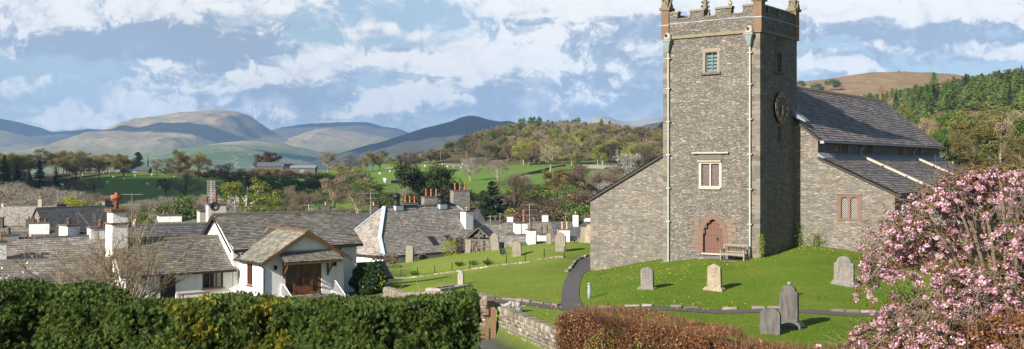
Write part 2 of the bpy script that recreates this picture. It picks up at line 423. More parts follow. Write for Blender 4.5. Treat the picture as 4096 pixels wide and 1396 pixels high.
plain('bark_birch',(.42,.38,.31),.9,.3,3)
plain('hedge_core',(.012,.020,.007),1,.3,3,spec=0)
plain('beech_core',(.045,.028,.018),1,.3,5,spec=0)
M=MATS
# ------------------------------------------------------------------ camera, sun, sky
cam=bpy.data.cameras.new('Camera'); camo=bpy.data.objects.new('Camera',cam); COL.objects.link(camo)
cam.sensor_width=36; cam.lens=36*FOC/4096; cam.shift_y=-28/4096
cam.clip_start=.5; cam.clip_end=40000
camo.rotation_euler=(math.radians(90),0,0); SC.camera=camo
SUN_EL=math.radians(26); SUN_AZ=math.radians(41.65)   # shadows run this far right of straight ahead
SUNV=Vector((-math.sin(SUN_AZ)*math.cos(SUN_EL),-math.cos(SUN_AZ)*math.cos(SUN_EL),math.sin(SUN_EL)))
sl=bpy.data.lights.new('Sun','SUN'); sl.energy=5.0; sl.angle=math.radians(.53); sl.color=(1,.90,.76)
so=bpy.data.objects.new('Sun',sl); COL.objects.link(so); so.rotation_euler=SUNV.to_track_quat('Z','Y').to_euler()
SC.view_settings.view_transform='Standard'; SC.view_settings.look='None'; SC.view_settings.exposure=1.0
cy=SC.cycles; cy.max_bounces=6; cy.diffuse_bounces=2; cy.glossy_bounces=2; cy.transmission_bounces=2; cy.volume_bounces=0
cy.transparent_max_bounces=4; cy.caustics_reflective=False; cy.caustics_refractive=False; cy.sample_clamp_indirect=4
cy.use_denoising=True; cy.denoiser='OPENIMAGEDENOISE'; cy.denoising_input_passes='RGB_ALBEDO_NORMAL'
cy.use_adaptive_sampling=False
def make_world():
    w=bpy.data.worlds.new('World'); SC.world=w; w.use_nodes=True; w.node_tree.nodes.clear(); t=NT(w.node_tree)
    sky=t.n('ShaderNodeTexSky'); sky.sky_type='NISHITA'; sky.sun_disc=False; sky.sun_elevation=SUN_EL
    sky.sun_rotation=math.atan2(SUNV.x,SUNV.y); sky.air_density=1.1; sky.dust_density=.7; sky.ozone_density=1.6
    g=t.n('ShaderNodeTexCoord').outputs['Generated']
    sp=t.n('ShaderNodeSeparateXYZ',{0:g})
    yy=t.math('MAXIMUM',t.math('ABSOLUTE',sp.outputs[1]),.06)
    px=t.math('DIVIDE',sp.outputs[0],yy); pz=t.math('DIVIDE',sp.outputs[2],yy)
    pv=t.n('ShaderNodeCombineXYZ',{0:px,1:pz}).outputs[0]
    # cloud masses by bearing and elevation (centre, radii, weight)
    blobs=[(120,80,640,100,1.0),(650,50,440,110,.9),(880,150,300,70,.6),(350,215,420,34,.4),
           (960,320,300,85,1.15),(700,430,330,55,1.05),(1190,300,170,50,.6),(1150,455,200,40,.9),(140,335,130,32,.7),(270,460,110,42,.75),(330,495,300,28,.75),
           (1545,122,150,20,.8),(1640,235,190,36,.75),(1380,215,330,40,.55),(1850,300,260,45,.6),
           (2290,90,230,140,1.3),(2560,160,260,190,1.15),(2060,260,200,70,1.15),(2330,300,340,120,1.1),(1880,380,240,55,1.1),(2450,400,330,75,1.0),(1720,445,260,38,.7),(1480,410,200,30,.5),
           (2250,5,420,35,.5),(3450,20,520,45,.65),(3900,70,420,50,.6),(3330,130,330,40,.5),(3650,165,380,34,.5),(3330,258,190,30,.8),(3500,245,130,18,.6),(3290,60,200,25,.5),(4050,215,260,30,.55),(3000,200,500,200,.35)]
    ng=bpy.data.node_groups.new('cloud_density','ShaderNodeTree')
    ng.interface.new_socket('Vector',in_out='INPUT',socket_type='NodeSocketVector'); ng.interface.new_socket('Value',in_out='OUTPUT',socket_type='NodeSocketFloat')
    q=NT(ng); gi=q.n('NodeGroupInput'); go=q.n('NodeGroupOutput')
    wn=q.n('ShaderNodeTexNoise',{'Vector':gi.outputs[0],'Scale':16.0,'Detail':2.0},noise_dimensions='2D').outputs['Color']
    wo=q.n('ShaderNodeVectorMath',{0:wn,1:(.5,.5,.5)},operation='SUBTRACT').outputs[0]
    wo=q.n('ShaderNodeVectorMath',{0:wo,1:(.07,.03,0)},operation='MULTIPLY').outputs[0]
    vec=q.n('ShaderNodeVectorMath',{0:gi.outputs[0],1:wo},operation='ADD').outputs[0]
    tot=None
    for (u,v,ru,rv,wt) in blobs:
        mp=q.n('ShaderNodeMapping',{'Vector':vec,'Location':(-(u-CU)/ru,-(CV-v)/rv,0),'Scale':(FOC/ru,FOC/rv,0)}).outputs[0]
        d=q.n('ShaderNodeVectorMath',{0:mp,1:mp},operation='DOT_PRODUCT').outputs['Value']
        e=q.math('MULTIPLY',q.math('EXPONENT',q.math('MULTIPLY',d,-1.0)),wt)
        tot=e if tot is None else q.math('ADD',tot,e)
    st=q.mapping(gi.outputs[0],(1,1.9,1))
    f1=q.noise2(st,15,8,.6); f2=q.noise2(st,5.5,3,.5)
    vo=q.n('ShaderNodeTexVoronoi',{'Vector':q.mapping(vec,(1,1.35,1)),'Scale':30.0,'Detail':2.0,'Roughness':.55},feature='F1',voronoi_dimensions='2D').outputs['Distance']
    f3=q.noise2(q.mapping(vec,(1,1.3,1)),42,5,.6); bil=q.math('ABSOLUTE',q.math('MULTIPLY_ADD',f3,2.0,-1.0))
    dens=q.math('ADD',q.math('MULTIPLY_ADD',f1,1.15,-.575),q.math('MULTIPLY_ADD',f2,.9,-.45))
    dens=q.math('ADD',q.math('ADD',dens,q.math('MULTIPLY_ADD',vo,-.4,.18)),q.math('MULTIPLY_ADD',bil,-1.0,.27))
    dens=q.math('ADD',q.math('MINIMUM',tot,1.3),dens)
    q.nt.links.new(dens,go.inputs[0])
    def dn(v):
        nd=t.nt.nodes.new('ShaderNodeGroup'); nd.node_tree=ng; t.nt.links.new(v,nd.inputs[0]); return nd.outputs[0]
    def off(dx,dz): return t.n('ShaderNodeVectorMath',{0:pv,1:(dx,dz,0)},operation='ADD').outputs[0]
    D=dn(pv); D2=dn(off(-.014,.020))
    al=t.n('ShaderNodeMapRange',{'Value':D,'From Min':-.08,'From Max':.58},interpolation_type='SMOOTHSTEP').outputs[0]
    thick=t.math('SUBTRACT',t.math('MULTIPLY',D2,1.5),t.math('MULTIPLY',D,.75))
    sh=t.n('ShaderNodeMapRange',{'Value':thick,'From Min':.0,'From Max':1.15},interpolation_type='SMOOTHSTEP').outputs[0]
    grey=None
    for (u,v,ru,rv,wt) in [(420,180,660,50,.75),(900,120,320,90,.45),(250,60,300,40,.2),(1000,470,260,40,.25),(2330,345,420,45,.14),(2100,440,420,34,.12),(2480,210,90,60,.25),(3500,110,600,40,.3),(1500,130,160,20,.35),(700,300,420,45,.3),(3850,150,400,30,.35)]:
        mp=t.n('ShaderNodeMapping',{'Vector':pv,'Location':(-(u-CU)/ru,-(CV-v)/rv,0),'Scale':(FOC/ru,FOC/rv,0)}).outputs[0]
        e=t.math('MULTIPLY',t.math('EXPONENT',t.math('MULTIPLY',t.n('ShaderNodeVectorMath',{0:mp,1:mp},operation='DOT_PRODUCT').outputs['Value'],-1.0)),wt)
        grey=e if grey is None else t.math('ADD',grey,e)
    inn=t.math('ABSOLUTE',t.math('MULTIPLY_ADD',t.noise2(t.mapping(pv,(1,1.35,1)),20,6,.55),2.0,-1.0)); inb=t.noise2(t.mapping(pv,(1,1.6,1)),9,4,.5)
    sh=t.math('ADD',t.math('ADD',t.math('MULTIPLY',sh,.95),grey),t.math('ADD',t.math('MULTIPLY_ADD',inn,-1.5,.22),t.math('MULTIPLY_ADD',inb,.8,-.36)),clamp=True)
    cc=t.ramp(sh,[(0,(1.0,.97,.92)),(.28,(.90,.88,.855)),(.55,(.60,.635,.69)),(1,(.34,.41,.51))])
    # thin high veil, paler towards the horizon and the right
    veil=t.n('ShaderNodeMapRange',{'Value':t.noise2(t.mapping(pv,(1,2.6,1)),4,5,.6),'From Min':.3,'From Max':.75,'To Min':.42,'To Max':.9}).outputs[0]
    low=t.n('ShaderNodeMapRange',{'Value':sp.outputs[2],'From Min':.17,'From Max':.42,'To Min':1.0,'To Max':.06},interpolation_type='SMOOTHSTEP').outputs[0]
    fr=t.n('ShaderNodeMapRange',{'Value':sp.outputs[1],'From Min':-.15,'From Max':.3,'To Min':.25,'To Max':1.0},interpolation_type='SMOOTHSTEP').outputs[0]
    low=t.math('MULTIPLY',low,fr); veil=t.math('MULTIPLY',veil,low); al=t.math('MULTIPLY',al,low)
    b1=t.n('ShaderNodeBackground',{'Color':sky.outputs[0],'Strength':.055})
    b2=t.n('ShaderNodeBackground',{'Color':(.60,.77,.96,1),'Strength':.43})
    b3=t.n('ShaderNodeBackground',{'Color':cc,'Strength':.57})
    m1=t.n('ShaderNodeMixShader',{0:veil,1:b1.outputs[0],2:b2.outputs[0]})
    m2=t.n('ShaderNodeMixShader',{0:t.math('MULTIPLY',al,.94),1:m1.outputs[0],2:b3.outputs[0]})
    o=t.n('ShaderNodeOutputWorld'); t.nt.links.new(m2.outputs[0],o.inputs[0])
    w.cycles.sampling_method='MANUAL'; w.cycles.sample_map_resolution=512
make_world()

# ------------------------------------------------------------------ ground
CP=[]   # control points: photo column, photo row, distance
def cp(u,v,d): CP.append((X(u,d),d,Z(v,d)))
def cz(u,d,z): CP.append((X(u,d),d,z))
for p in [(2330,1240,46),(2850,1240,45.6),(3370,1250,44.5),(4096,1255,43),(3150,1312,40.3),(2700,1300,41),(2400,1330,39.5),(3600,1345,38),(4096,1345,37),
          (2935,1052,61),(2830,1045,61.5),(2653,1052,65.5),(2362,1083,75.5),(2480,1070,70),(2590,1157,51),(2858,1165,50.5),(3230,988,64.5),(3350,996,64.3),(3450,1011,63.5),(3579,1034,62),
          (3120,1012,64),(3040,1034,61.8),(3377,1140,51.5),(3535,1110,55),(4096,1110,55),(3180,1060,57),(3250,1030,59.5),(3750,1060,60),(2980,1090,56),
          (1850,1205,52),(1717,1184,63),(1835,1142,64),(1600,1172,70),(1520,1142,80),(1700,1130,76),(2000,1140,62),(2250,1150,57),(2200,1100,66),(2050,1085,74),(1900,1105,75),
          (1604,1114,97),(1740,1098,94.5),(1879,1079,91.5),(2101,1051,87),(2257,1030,84),(2350,1032,88),(2300,967,104),(2200,972,106),(2050,988,108),(1860,1012,110),(1700,1037,111),(1520,1065,110),(2400,975,98)]: cp(*p)
for p in [(1000,68,-8.8),(600,66,-8.5),(200,62,-8.3),(-100,60,-8.3),(1400,70,-9.0),(1430,85,-9.6),(1200,90,-9.8),(800,90,-9.6),(300,90,-9.5),
          (1880,44,-6.45),(1700,44,-7.2),(1400,46,-7.4),(800,45,-7.4),(200,45,-7.4),(-300,45,-7.4),(2048,28,-6.3),(1200,28,-6.8),(200,28,-6.8),(3200,30,-6.4),(4200,28,-6.2),(2048,15,-5.6),(1000,15,-5.8),(3300,15,-5.5),(5200,28,-6.0),(5200,45,-5.8),(5200,70,-5.5),
          (-1200,30,-7),(-1200,80,-9),(2048,4,-4.2),(0,4,-4.4),(4096,4,-4.0),
          (2800,85,-6.2),(3100,75,-5.6),(3600,80,-6.0),(4096,90,-6.5),(3300,110,-6.5),(3900,130,-6.0),(2700,110,-7.8)]: cz(*p)
for u in (-900,-200,300,900,1400,1900,2350):
    cz(u,132,-13.6); cz(u,180,-15.2); cz(u,250,-15.4)
for u in (2750,3200,3700,4300,5200): cz(u,170,-7.5+ (u-2750)*.0012)
for u,l in {-700:[(300,870),(420,800),(560,735),(720,700),(900,690)],100:[(300,872),(420,800),(550,740),(660,708),(760,698)],500:[(300,868),(400,800),(480,760),(560,716),(620,693),(760,690)],
            900:[(300,866),(400,800),(500,745),(600,710),(700,692)],1200:[(300,868),(380,830),(450,775),(470,768),(560,735),(680,690),(800,686)],
            1500:[(300,852),(400,790),(480,742),(560,715),(680,680),(800,668)],1750:[(300,850),(420,770),(520,722),(600,685),(700,650),(850,607)],
            1950:[(320,832),(450,745),(560,700),(660,668),(750,635),(850,588),(1000,545)],2200:[(320,832),(420,765),(520,705),(600,672),(700,638),(800,590),(950,528)],
            2450:[(320,822),(420,760),(520,712),(620,668),(720,625),(850,555),(950,525)],2650:[(320,805),(450,740),(560,702),(640,676),(720,625),(850,560),(950,525)],
            3000:[(300,690),(600,590),(900,500)],3450:[(300,635),(500,560),(650,485),(800,415)],3700:[(250,645),(350,602),(450,525),(550,452),(650,390),(750,345)],
            4096:[(250,622),(350,565),(450,480),(550,395),(650,332),(750,290)],4700:[(300,580),(450,440),(600,330),(750,260)]}.items():
    for d,v in l: cp(u,v,d)
for u,z in ((-900,-30),(0,-30),(600,-30),(1100,-28),(1500,-22),(1900,0),(2300,24),(2700,26),(3200,60),(3700,75),(4300,85),(5000,90)): cz(u,1250,z)
for u,z in ((-900,-35),(300,-35),(1300,-35),(2000,-30),(2600,-10),(3300,80),(4000,90),(5000,90)): cz(u,2300,z)
CP=np.array(CP)
def warp(x,y): return np.stack([np.asarray(x)/np.asarray(y)*3.2, np.log(np.asarray(y))*1.15],-1)
def tps_fit(pts,z,lam=2e-4):
    n=len(pts); r=np.linalg.norm(pts[:,None]-pts[None],axis=2); K=np.where(r>0,r*r*np.log(r+1e-12),0)+lam*np.eye(n)
    P=np.concatenate([np.ones((n,1)),pts],1); A=np.block([[K,P],[P.T,np.zeros((3,3))]])
    s=np.linalg.solve(A,np.concatenate([z,np.zeros(3)])); return s
CPW=warp(CP[:,0],CP[:,1]); TP=tps_fit(CPW,CP[:,2]/CP[:,1])   # fitted as slope of sight, which keeps far and near equally exact
def tps(x,y):
    x=np.asarray(x,float).ravel(); y=np.asarray(y,float).ravel(); q=warp(x,y); out=np.empty(len(x))
    for i in range(0,len(x),20000):
        qq=q[i:i+20000]; r=np.linalg.norm(qq[:,None]-CPW[None],axis=2); K=np.where(r>0,r*r*np.log(r+1e-12),0)
        out[i:i+20000]=K@TP[:-3]+TP[-3]+qq@TP[-2:]
    return out*y
# line of the dry-stone wall: the lane on its left lies a metre lower
WALL=[Vector((3.4,30.0)),Vector((2.75,35.5)),Vector((-.42,44.3))]
WALL2=[Vector((-.9,46.2)),Vector((-3.2,52)),Vector((-6.2,61)),Vector((-8.6,70.5)),Vector((-9.8,78))]
LINE=WALL+WALL2
def wall_side(x,y):
    x=np.asarray(x,float); y=np.asarray(y,float); ys=np.array([p.y for p in LINE]); xs=np.array([p.x for p in LINE])
    return x-np.interp(y,ys,xs)      # >0 : churchyard side
def ss(a,b,v):
    t=np.clip((np.asarray(v,float)-a)/(b-a),0,1); return t*t*(3-2*t)
def height(x,y):
    x=np.asarray(x,float).ravel(); y=np.asarray(y,float).ravel()
    z=tps(x,y); s=wall_side(x,y)
    drop=(1-ss(-.5,.05,s))*ss(26,30,y)*(1-ss(58,72,y))*(1-ss(2.0,9.0,-s))
    return z-drop*.95
def H(x,y): return float(height([x],[y])[0])
def G(u,d):
    x=X(u,d); return Vector((x,d,H(x,d)))

def ground_mesh():
    rows=[]; y=2.0
    while y<2300:
        rows.append(y); y*= 1.0075 if y<120 else 1.011
    rows=np.array(rows); tx=np.concatenate([np.linspace(-1.6,-.62,24)[:-1],np.linspace(-.62,.62,400),np.linspace(.62,1.6,24)[1:]])
    YY,TT=np.meshgrid(rows,tx,indexing='ij'); XX=YY*TT
    z=height(XX,YY); Yf=YY.ravel(); Xf=XX.ravel()
    nz=np.array([noise.noise((a*.03,b*.03,1.7)) for a,b in zip(Xf,Yf)])
    z=z+nz*np.clip((Yf-130)/300,0,1)*.9
    V=np.stack([Xf,Yf,z],1); nr,nc=YY.shape
    idx=np.arange(nr*nc).reshape(nr,nc)
    F=np.stack([idx[:-1,:-1],idx[:-1,1:],idx[1:,1:],idx[1:,:-1]],-1).reshape(-1,4)
    me=raw_mesh('ground',V,F)
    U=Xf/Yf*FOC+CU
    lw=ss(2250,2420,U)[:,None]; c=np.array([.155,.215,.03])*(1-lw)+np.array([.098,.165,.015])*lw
    def put(mask,col): 
        m=np.clip(mask,0,1)[:,None]; c[:]=c*(1-m)+np.array(col)*m
    n2=np.array([noise.fractal((a*.012,b*.012,5.0),1.0,2.0,4) for a,b in zip(Xf,Yf)])
    put(ss(112,124,Yf),(.075,.085,.04))                       # gardens and yards of the village
    put(ss(265,300,Yf),(.105,.20,.03))                      # pastures
    put(ss(265,300,Yf)*ss(.05,.35,n2)*.5,(.115,.165,.04))
    wood=ss(1700,1800,U)*(1-ss(2900,3000,U))*ss(640,700,Yf)
    put(wood,(.10,.075,.04))
    put((1-ss(520,620,U))*ss(600,640,Yf),(.09,.075,.04))
    put(ss(2700,2850,U)*ss(120,180,Yf),(.13,.13,.045))
    put(ss(3300,3420,U)*ss(240,300,Yf)*ss(-.25,.25,n2+.1),(.21,.125,.068))
    put(ss(.1,-.5,wall_side(Xf,Yf))*ss(26,30,Yf)*(1-ss(95,110,Yf)),(.06,.085,.025))
    lane=(1-ss(1.2,2.2,np.abs(wall_side(Xf,Yf)+3.0-ss(38,44,Yf)*.6)))*ss(24,30,Yf)*(1-ss(78,90,Yf))
    put(lane,(.10,.10,.10))
    put((1-ss(2600,2900,U))*ss(1300,1500,Yf),(.10,.12,.05))
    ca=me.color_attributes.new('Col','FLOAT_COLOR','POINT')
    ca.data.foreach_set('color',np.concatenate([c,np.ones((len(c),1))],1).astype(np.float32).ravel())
    m,t=mat('ground_cover')
    a=t.n('ShaderNodeAttribute',attribute_name='Col').outputs['Color']
    ob=t.co.outputs['Object']
    n1=t.noise(ob,3.2,6,.7); n3=t.noise(ob,.35,6,.65); n4=t.noise(t.mapping(ob,(1,1,1)),26,3,.7)
    k=t.math('MULTIPLY',t.math('MULTIPLY_ADD',n1,.7,.65),t.math('MULTIPLY_ADD',n4,.6,.7))
    hv=t.n('ShaderNodeHueSaturation',{'Value':k,'Color':a}).outputs[0]
    dry=t.n('ShaderNodeMapRange',{'Value':n3,'From Min':.47,'From Max':.68,'To Max':.62}).outputs[0]
    col=t.mix(dry,hv,t.mix(.75,hv,(.21,.20,.04)))
    lush=t.n('ShaderNodeMapRange',{'Value':t.noise(ob,.22,4,.6),'From Min':.5,'From Max':.7,'To Max':.5}).outputs[0]
    col=t.mix(lush,col,t.mix(1.0,col,(.62,.80,.6),'MULTIPLY'))
    setc(t,col); t.bs.inputs['Roughness'].default_value=.95; t.bs.inputs['Specular IOR Level'].default_value=.1
    bump(t,t.math('ADD',n4,n1),.7,.05)
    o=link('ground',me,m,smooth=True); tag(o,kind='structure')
ground_mesh()

def drape(name,pts,w,m,lift=.022,step=.4,wf=None):
    """a strip laid over the ground along a smooth line"""
    P=resample(pts,step); V=[]; F=[]; nn=5
    for i,p in enumerate(P):
        d=(P[min(i+1,len(P)-1)]-P[max(i-1,0)]).normalized(); r=Vector((d.y,-d.x))
        ww=wf(i/(len(P)-1)) if wf else w
        for k in range(nn):
            q=p.xy+r*ww*(k/(nn-1)-.5); V.append((q.x,q.y))
    V=np.array(V); z=height(V[:,0],V[:,1])+lift
    V=np.concatenate([V,z[:,None]],1)
    for i in range(len(P)-1):
        for k in range(nn-1): a=i*nn+k; F.append((a,a+1,a+nn+1,a+nn))
    me=raw_mesh(name,V,F); o=link(name,me,M[m],smooth=True); tag(o,kind='structure'); return o
def xy(u,d): return Vector((X(u,d),d,0))
PATH1=catmull([xy(1640,60.5),xy(1760,55),xy(1900,51),xy(2100,48.2),xy(2330,45.8),xy(2600,45.3),xy(2900,45.0),xy(3300,44.2),xy(3700,43.2),xy(4300,42)],8)
PATH2=catmull([xy(2278,46.0),xy(2283,49),xy(2281,54),xy(2290,60),xy(2303,66),xy(2318,72),xy(2335,79),xy(2362,86),xy(2415,92),xy(2520,97)],8)
drape('path',PATH1,.95,'asphalt')
drape('path',PATH2,1.7,'asphalt',lift=.027,wf=lambda t:.86+.35*t+.5*max(0,1-t*14))

# ------------------------------------------------------------------ far fells
def fell_mat(name,top,low,zl,zh,rock=(.16,.14,.13),green=0.0):
    m,t=mat(name); ob=t.co.outputs['Object']
    z=t.n('ShaderNodeSeparateXYZ',{0:ob}).outputs[2]
    n=t.noise(ob,.0035,8,.62); n2=t.noise(t.mapping(ob,(1,1,.4)),.012,6,.65); n3=t.noise(ob,.0012,4,.5)
    zz=t.math('ADD',z,t.math('MULTIPLY_ADD',n3,240.0,-120.0))
    f=t.n('ShaderNodeMapRange',{'Value':zz,'From Min':zl,'From Max':zh}).outputs[0]
    c=t.mix(f,low,top)
    c=t.mix(t.n('ShaderNodeMapRange',{'Value':n,'From Min':.48,'From Max':.66,'To Max':.7}).outputs[0],c,t.mix(.8,c,(.10,.115,.045)))
    c=t.mix(t.n('ShaderNodeMapRange',{'Value':n2,'From Min':.55,'From Max':.72,'To Max':.75}).outputs[0],c,rock)
    c=t.n('ShaderNodeHueSaturation',{'Value':t.math('MULTIPLY_ADD',t.noise(ob,.03,5,.7),.9,.55),'Color':c}).outputs[0]
    if green:   # walled fields on the low slopes
        vo=t.n('ShaderNodeTexVoronoi',{'Vector':t.mapping(ob,(1,1,2)),'Scale':.0052,'Randomness':1.0},feature='DISTANCE_TO_EDGE').outputs['Distance']
        vc=t.n('ShaderNodeTexVoronoi',{'Vector':t.mapping(ob,(1,1,2)),'Scale':.0052,'Randomness':1.0}).outputs['Color']
        fl=t.ramp(t.n('ShaderNodeSeparateColor',{'Color':vc}).outputs[0],[(0,(.09,.14,.035)),(.5,(.12,.165,.05)),(1,(.16,.16,.07))])
        low_m=t.n('ShaderNodeMapRange',{'Value':zz,'From Min':green,'From Max':green*.55}).outputs[0]
        c=t.mix(low_m,c,fl)
        ln=t.n('ShaderNodeMapRange',{'Value':vo,'From Min':.012,'From Max':.028,'To Min':1.0,'To Max':0.0}).outputs[0]
        c=t.mix(t.math('MULTIPLY',ln,t.math('MULTIPLY',low_m,.6)),c,(.32,.30,.26))
    setc(t,c); t.bs.inputs['Roughness'].default_value=1; t.bs.inputs['Specular IOR Level'].default_value=0
    bump(t,t.math('ADD',n2,n),.8,14)
    return m
TAN=(.33,.26,.17); LOWG=(.125,.165,.06)
fell_mat('fell_tan',TAN,(.21,.20,.11),60,260,green=120)
fell_mat('fell_green',(.40,.32,.21),LOWG,40,190,green=150)
fell_mat('fell_dark',(.10,.085,.065),(.06,.065,.04),40,260,rock=(.11,.10,.09))  # cloud shade on the far ridges put into the colour; also the wooded ridge
fell_mat('fell_bracken',(.25,.165,.088),(.215,.15,.08),80,160,rock=(.42,.33,.22))
def fell(sky,d,m,seed,depth=.42,amp=.1,shape=1.25,foot=-40,nx=260,ny=70,rough=1.0):
    """a hill whose ridge follows the skyline points (photo column,row) at distance d, with its front slope and its back"""
    us=np.array([p[0] for p in sky],float); vs=np.array([p[1] for p in sky],float)
    U=np.linspace(us[0],us[-1],nx)
    zr=(CV-np.interp(U,us,vs))/FOC*d
    k=np.array([1,2,3,2,1.])/9; zr=np.convolve(np.pad(zr,2,'edge'),k,'valid')
    xr=(U-CU)/FOC*d
    rel=d*depth; V=np.empty((ny+18,nx,3))
    for j in range(ny+18):
        if j<ny:
            s=j/(ny-1); y=d-rel*(1-s); base=1-(1-s)**shape if shape>1 else s**(1/shape)
        else:
            s=1+(j-ny+1)/18; y=d+rel*.9*(s-1); base=1-(s-1)**1.4
        for i in range(nx):
            wgt=min(1,abs(1-s)*3.2)*min(1,s*3)
            x=xr[i]
            p=Vector((x/d*9*rough+seed*7.3,y/d*9*rough,seed))
            r=noise.ridged_multi_fractal(p,1.0,2.1,6,1.0,2.0)-1.1
            hgt=(zr[i]-foot)
            z=foot+hgt*base+r*amp*wgt*max(hgt,d*.01)
            z+=noise.fractal(p*6,1.0,2.0,4)*hgt*.012
            V[j,i]=(x,y,z)
    idx=np.arange((ny+18)*nx).reshape(ny+18,nx)
    F=np.stack([idx[:-1,:-1],idx[:-1,1:],idx[1:,1:],idx[1:,:-1]],-1).reshape(-1,4)
    o=link('fell',raw_mesh('fell',V.reshape(-1,3),F),M[m],smooth=True); tag(o,kind='structure'); return o
# left far ridge, the sunlit shoulder before it, the big dome, its front shoulder, the middle group, the dark cone, pale far tops, the bracken hill
fell([(-1500,560),(-700,480),(-200,462),(0,475),(60,487),(140,520),(190,527),(250,527),(340,520),(385,516),(400,519),(440,523),(500,541),(620,580),(900,660)],9400,'fell_dark',1,.3)
fell([(-1200,560),(-500,490),(-120,498),(0,522),(60,545),(130,576),(200,592),(300,603),(400,624),(560,665)],7600,'fell_tan',2,.3)
fell([(250,690),(380,617),(500,556),(600,502),(700,462),(780,447),(860,440),(930,443),(985,456),(1010,475),(1045,498),(1100,541),(1200,580),(1300,612),(1450,665)],7600,'fell_tan',3,.36,.13)
fell([(520,690),(640,655),(720,630),(800,598),(900,570),(1000,562),(1100,571),(1200,590),(1310,618),(1500,668)],5600,'fell_green',4,.34,.08)
fell([(980,600),(1080,526),(1120,511),(1200,498),(1300,491),(1400,489),(1470,488),(1495,495),(1530,506),(1590,513),(1620,525),(1700,560),(1900,660)],10400,'fell_dark',5,.22)
fell([(1050,650),(1130,585),(1200,545),(1270,518),(1330,512),(1400,524),(1480,537),(1560,556),(1640,585),(1750,660)],8600,'fell_tan',6,.3)
fell([(1180,690),(1300,650),(1400,612),(1500,577),(1600,546),(1700,511),(1760,497),(1810,484),(1850,468),(1880,463),(1910,466),(1950,478),(2000,488),(2035,484),(2070,492),(2130,522),(2250,560),(2500,640)],5200,'fell_dark',7,.34)
fell([(1450,560),(1600,538),(1700,517),(1780,497),(1850,490),(1950,520),(2100,600)],12500,'fell_tan',8,.2)
fell([(2250,560),(2340,490),(2380,467),(2400,463),(2430,466),(2460,480),(2510,488),(2560,480),(2600,474),(2660,470),(2800,468),(3000,480),(3300,560)],10500,'fell_tan',9,.25)
fell([(2450,580),(2530,520),(2580,500),(2620,492),(2660,484),(2760,470),(2900,480),(3100,560)],3300,'fell_dark',10,.25)
fell([(2700,450),(2950,365),(3190,330),(3260,322),(3300,318),(3340,312),(3400,300),(3480,291),(3560,287),(3620,285),(3680,290),(3740,292),(3800,296),(3870,310),(4100,330),(4600,380),(5200,450)],1900,'fell_bracken',11,.33,.03,1.15,40)
# ------------------------------------------------------------------ building helpers
class CB(MB):
    """MB whose z is written relative to eye level and dropped to the thing's base on build"""
    def __init__(s, base): super().__init__(); s.base=base
    def build(s, name, mats, parent=None, smooth=False):
        s.v=[(x,y,z-s.base) for x,y,z in s.v]; return super().build(name,mats,parent,smooth)

def wall_open(mb, axis, plane, a0, a1, z0, z1, holes, depth=.3, m=0, inward=1):
    """upright rectangular wall with holes (a0,a1,z0,z1) and their reveals; axis 'x': runs along y at x=plane"""
    As=sorted({a0,a1,*[h[0] for h in holes],*[h[1] for h in holes]}); Zs=sorted({z0,z1,*[h[2] for h in holes],*[h[3] for h in holes]})
    As=[a for a in As if a0<=a<=a1]; Zs=[z for z in Zs if z0<=z<=z1]
    def op(a,z): return any(h[0]<a<h[1] and h[2]<z<h[3] for h in holes)
    def P(a,z,d=0): return (plane+d*inward,a,z) if axis=='x' else (a,plane+d*inward,z)
    nA,nZ=len(As)-1,len(Zs)-1
    solid=[[not op((As[i]+As[i+1])/2,(Zs[j]+Zs[j+1])/2) for j in range(nZ)] for i in range(nA)]
    for i in range(nA):
        for j in range(nZ):
            A,B,z,w=As[i],As[i+1],Zs[j],Zs[j+1]
            if solid[i][j]:
                q=[P(A,z),P(B,z),P(B,w),P(A,w)]
                if axis=='x': q=q[::-1]
                if inward<0: q=q[::-1]
                mb.poly(q,m)
            else:
                if i==0 or solid[i-1][j]: mb.quad(P(A,z),P(A,z,depth),P(A,w,depth),P(A,w),m)
                if i==nA-1 or solid[i+1][j]: mb.quad(P(B,z,depth),P(B,z),P(B,w),P(B,w,depth),m)
                if j==0 or solid[i][j-1]: mb.quad(P(A,z),P(B,z),P(B,z,depth),P(A,z,depth),m)
                if j==nZ-1 or solid[i][j+1]: mb.quad(P(A,w),P(A,w,depth),P(B,w,depth),P(B,w),m)

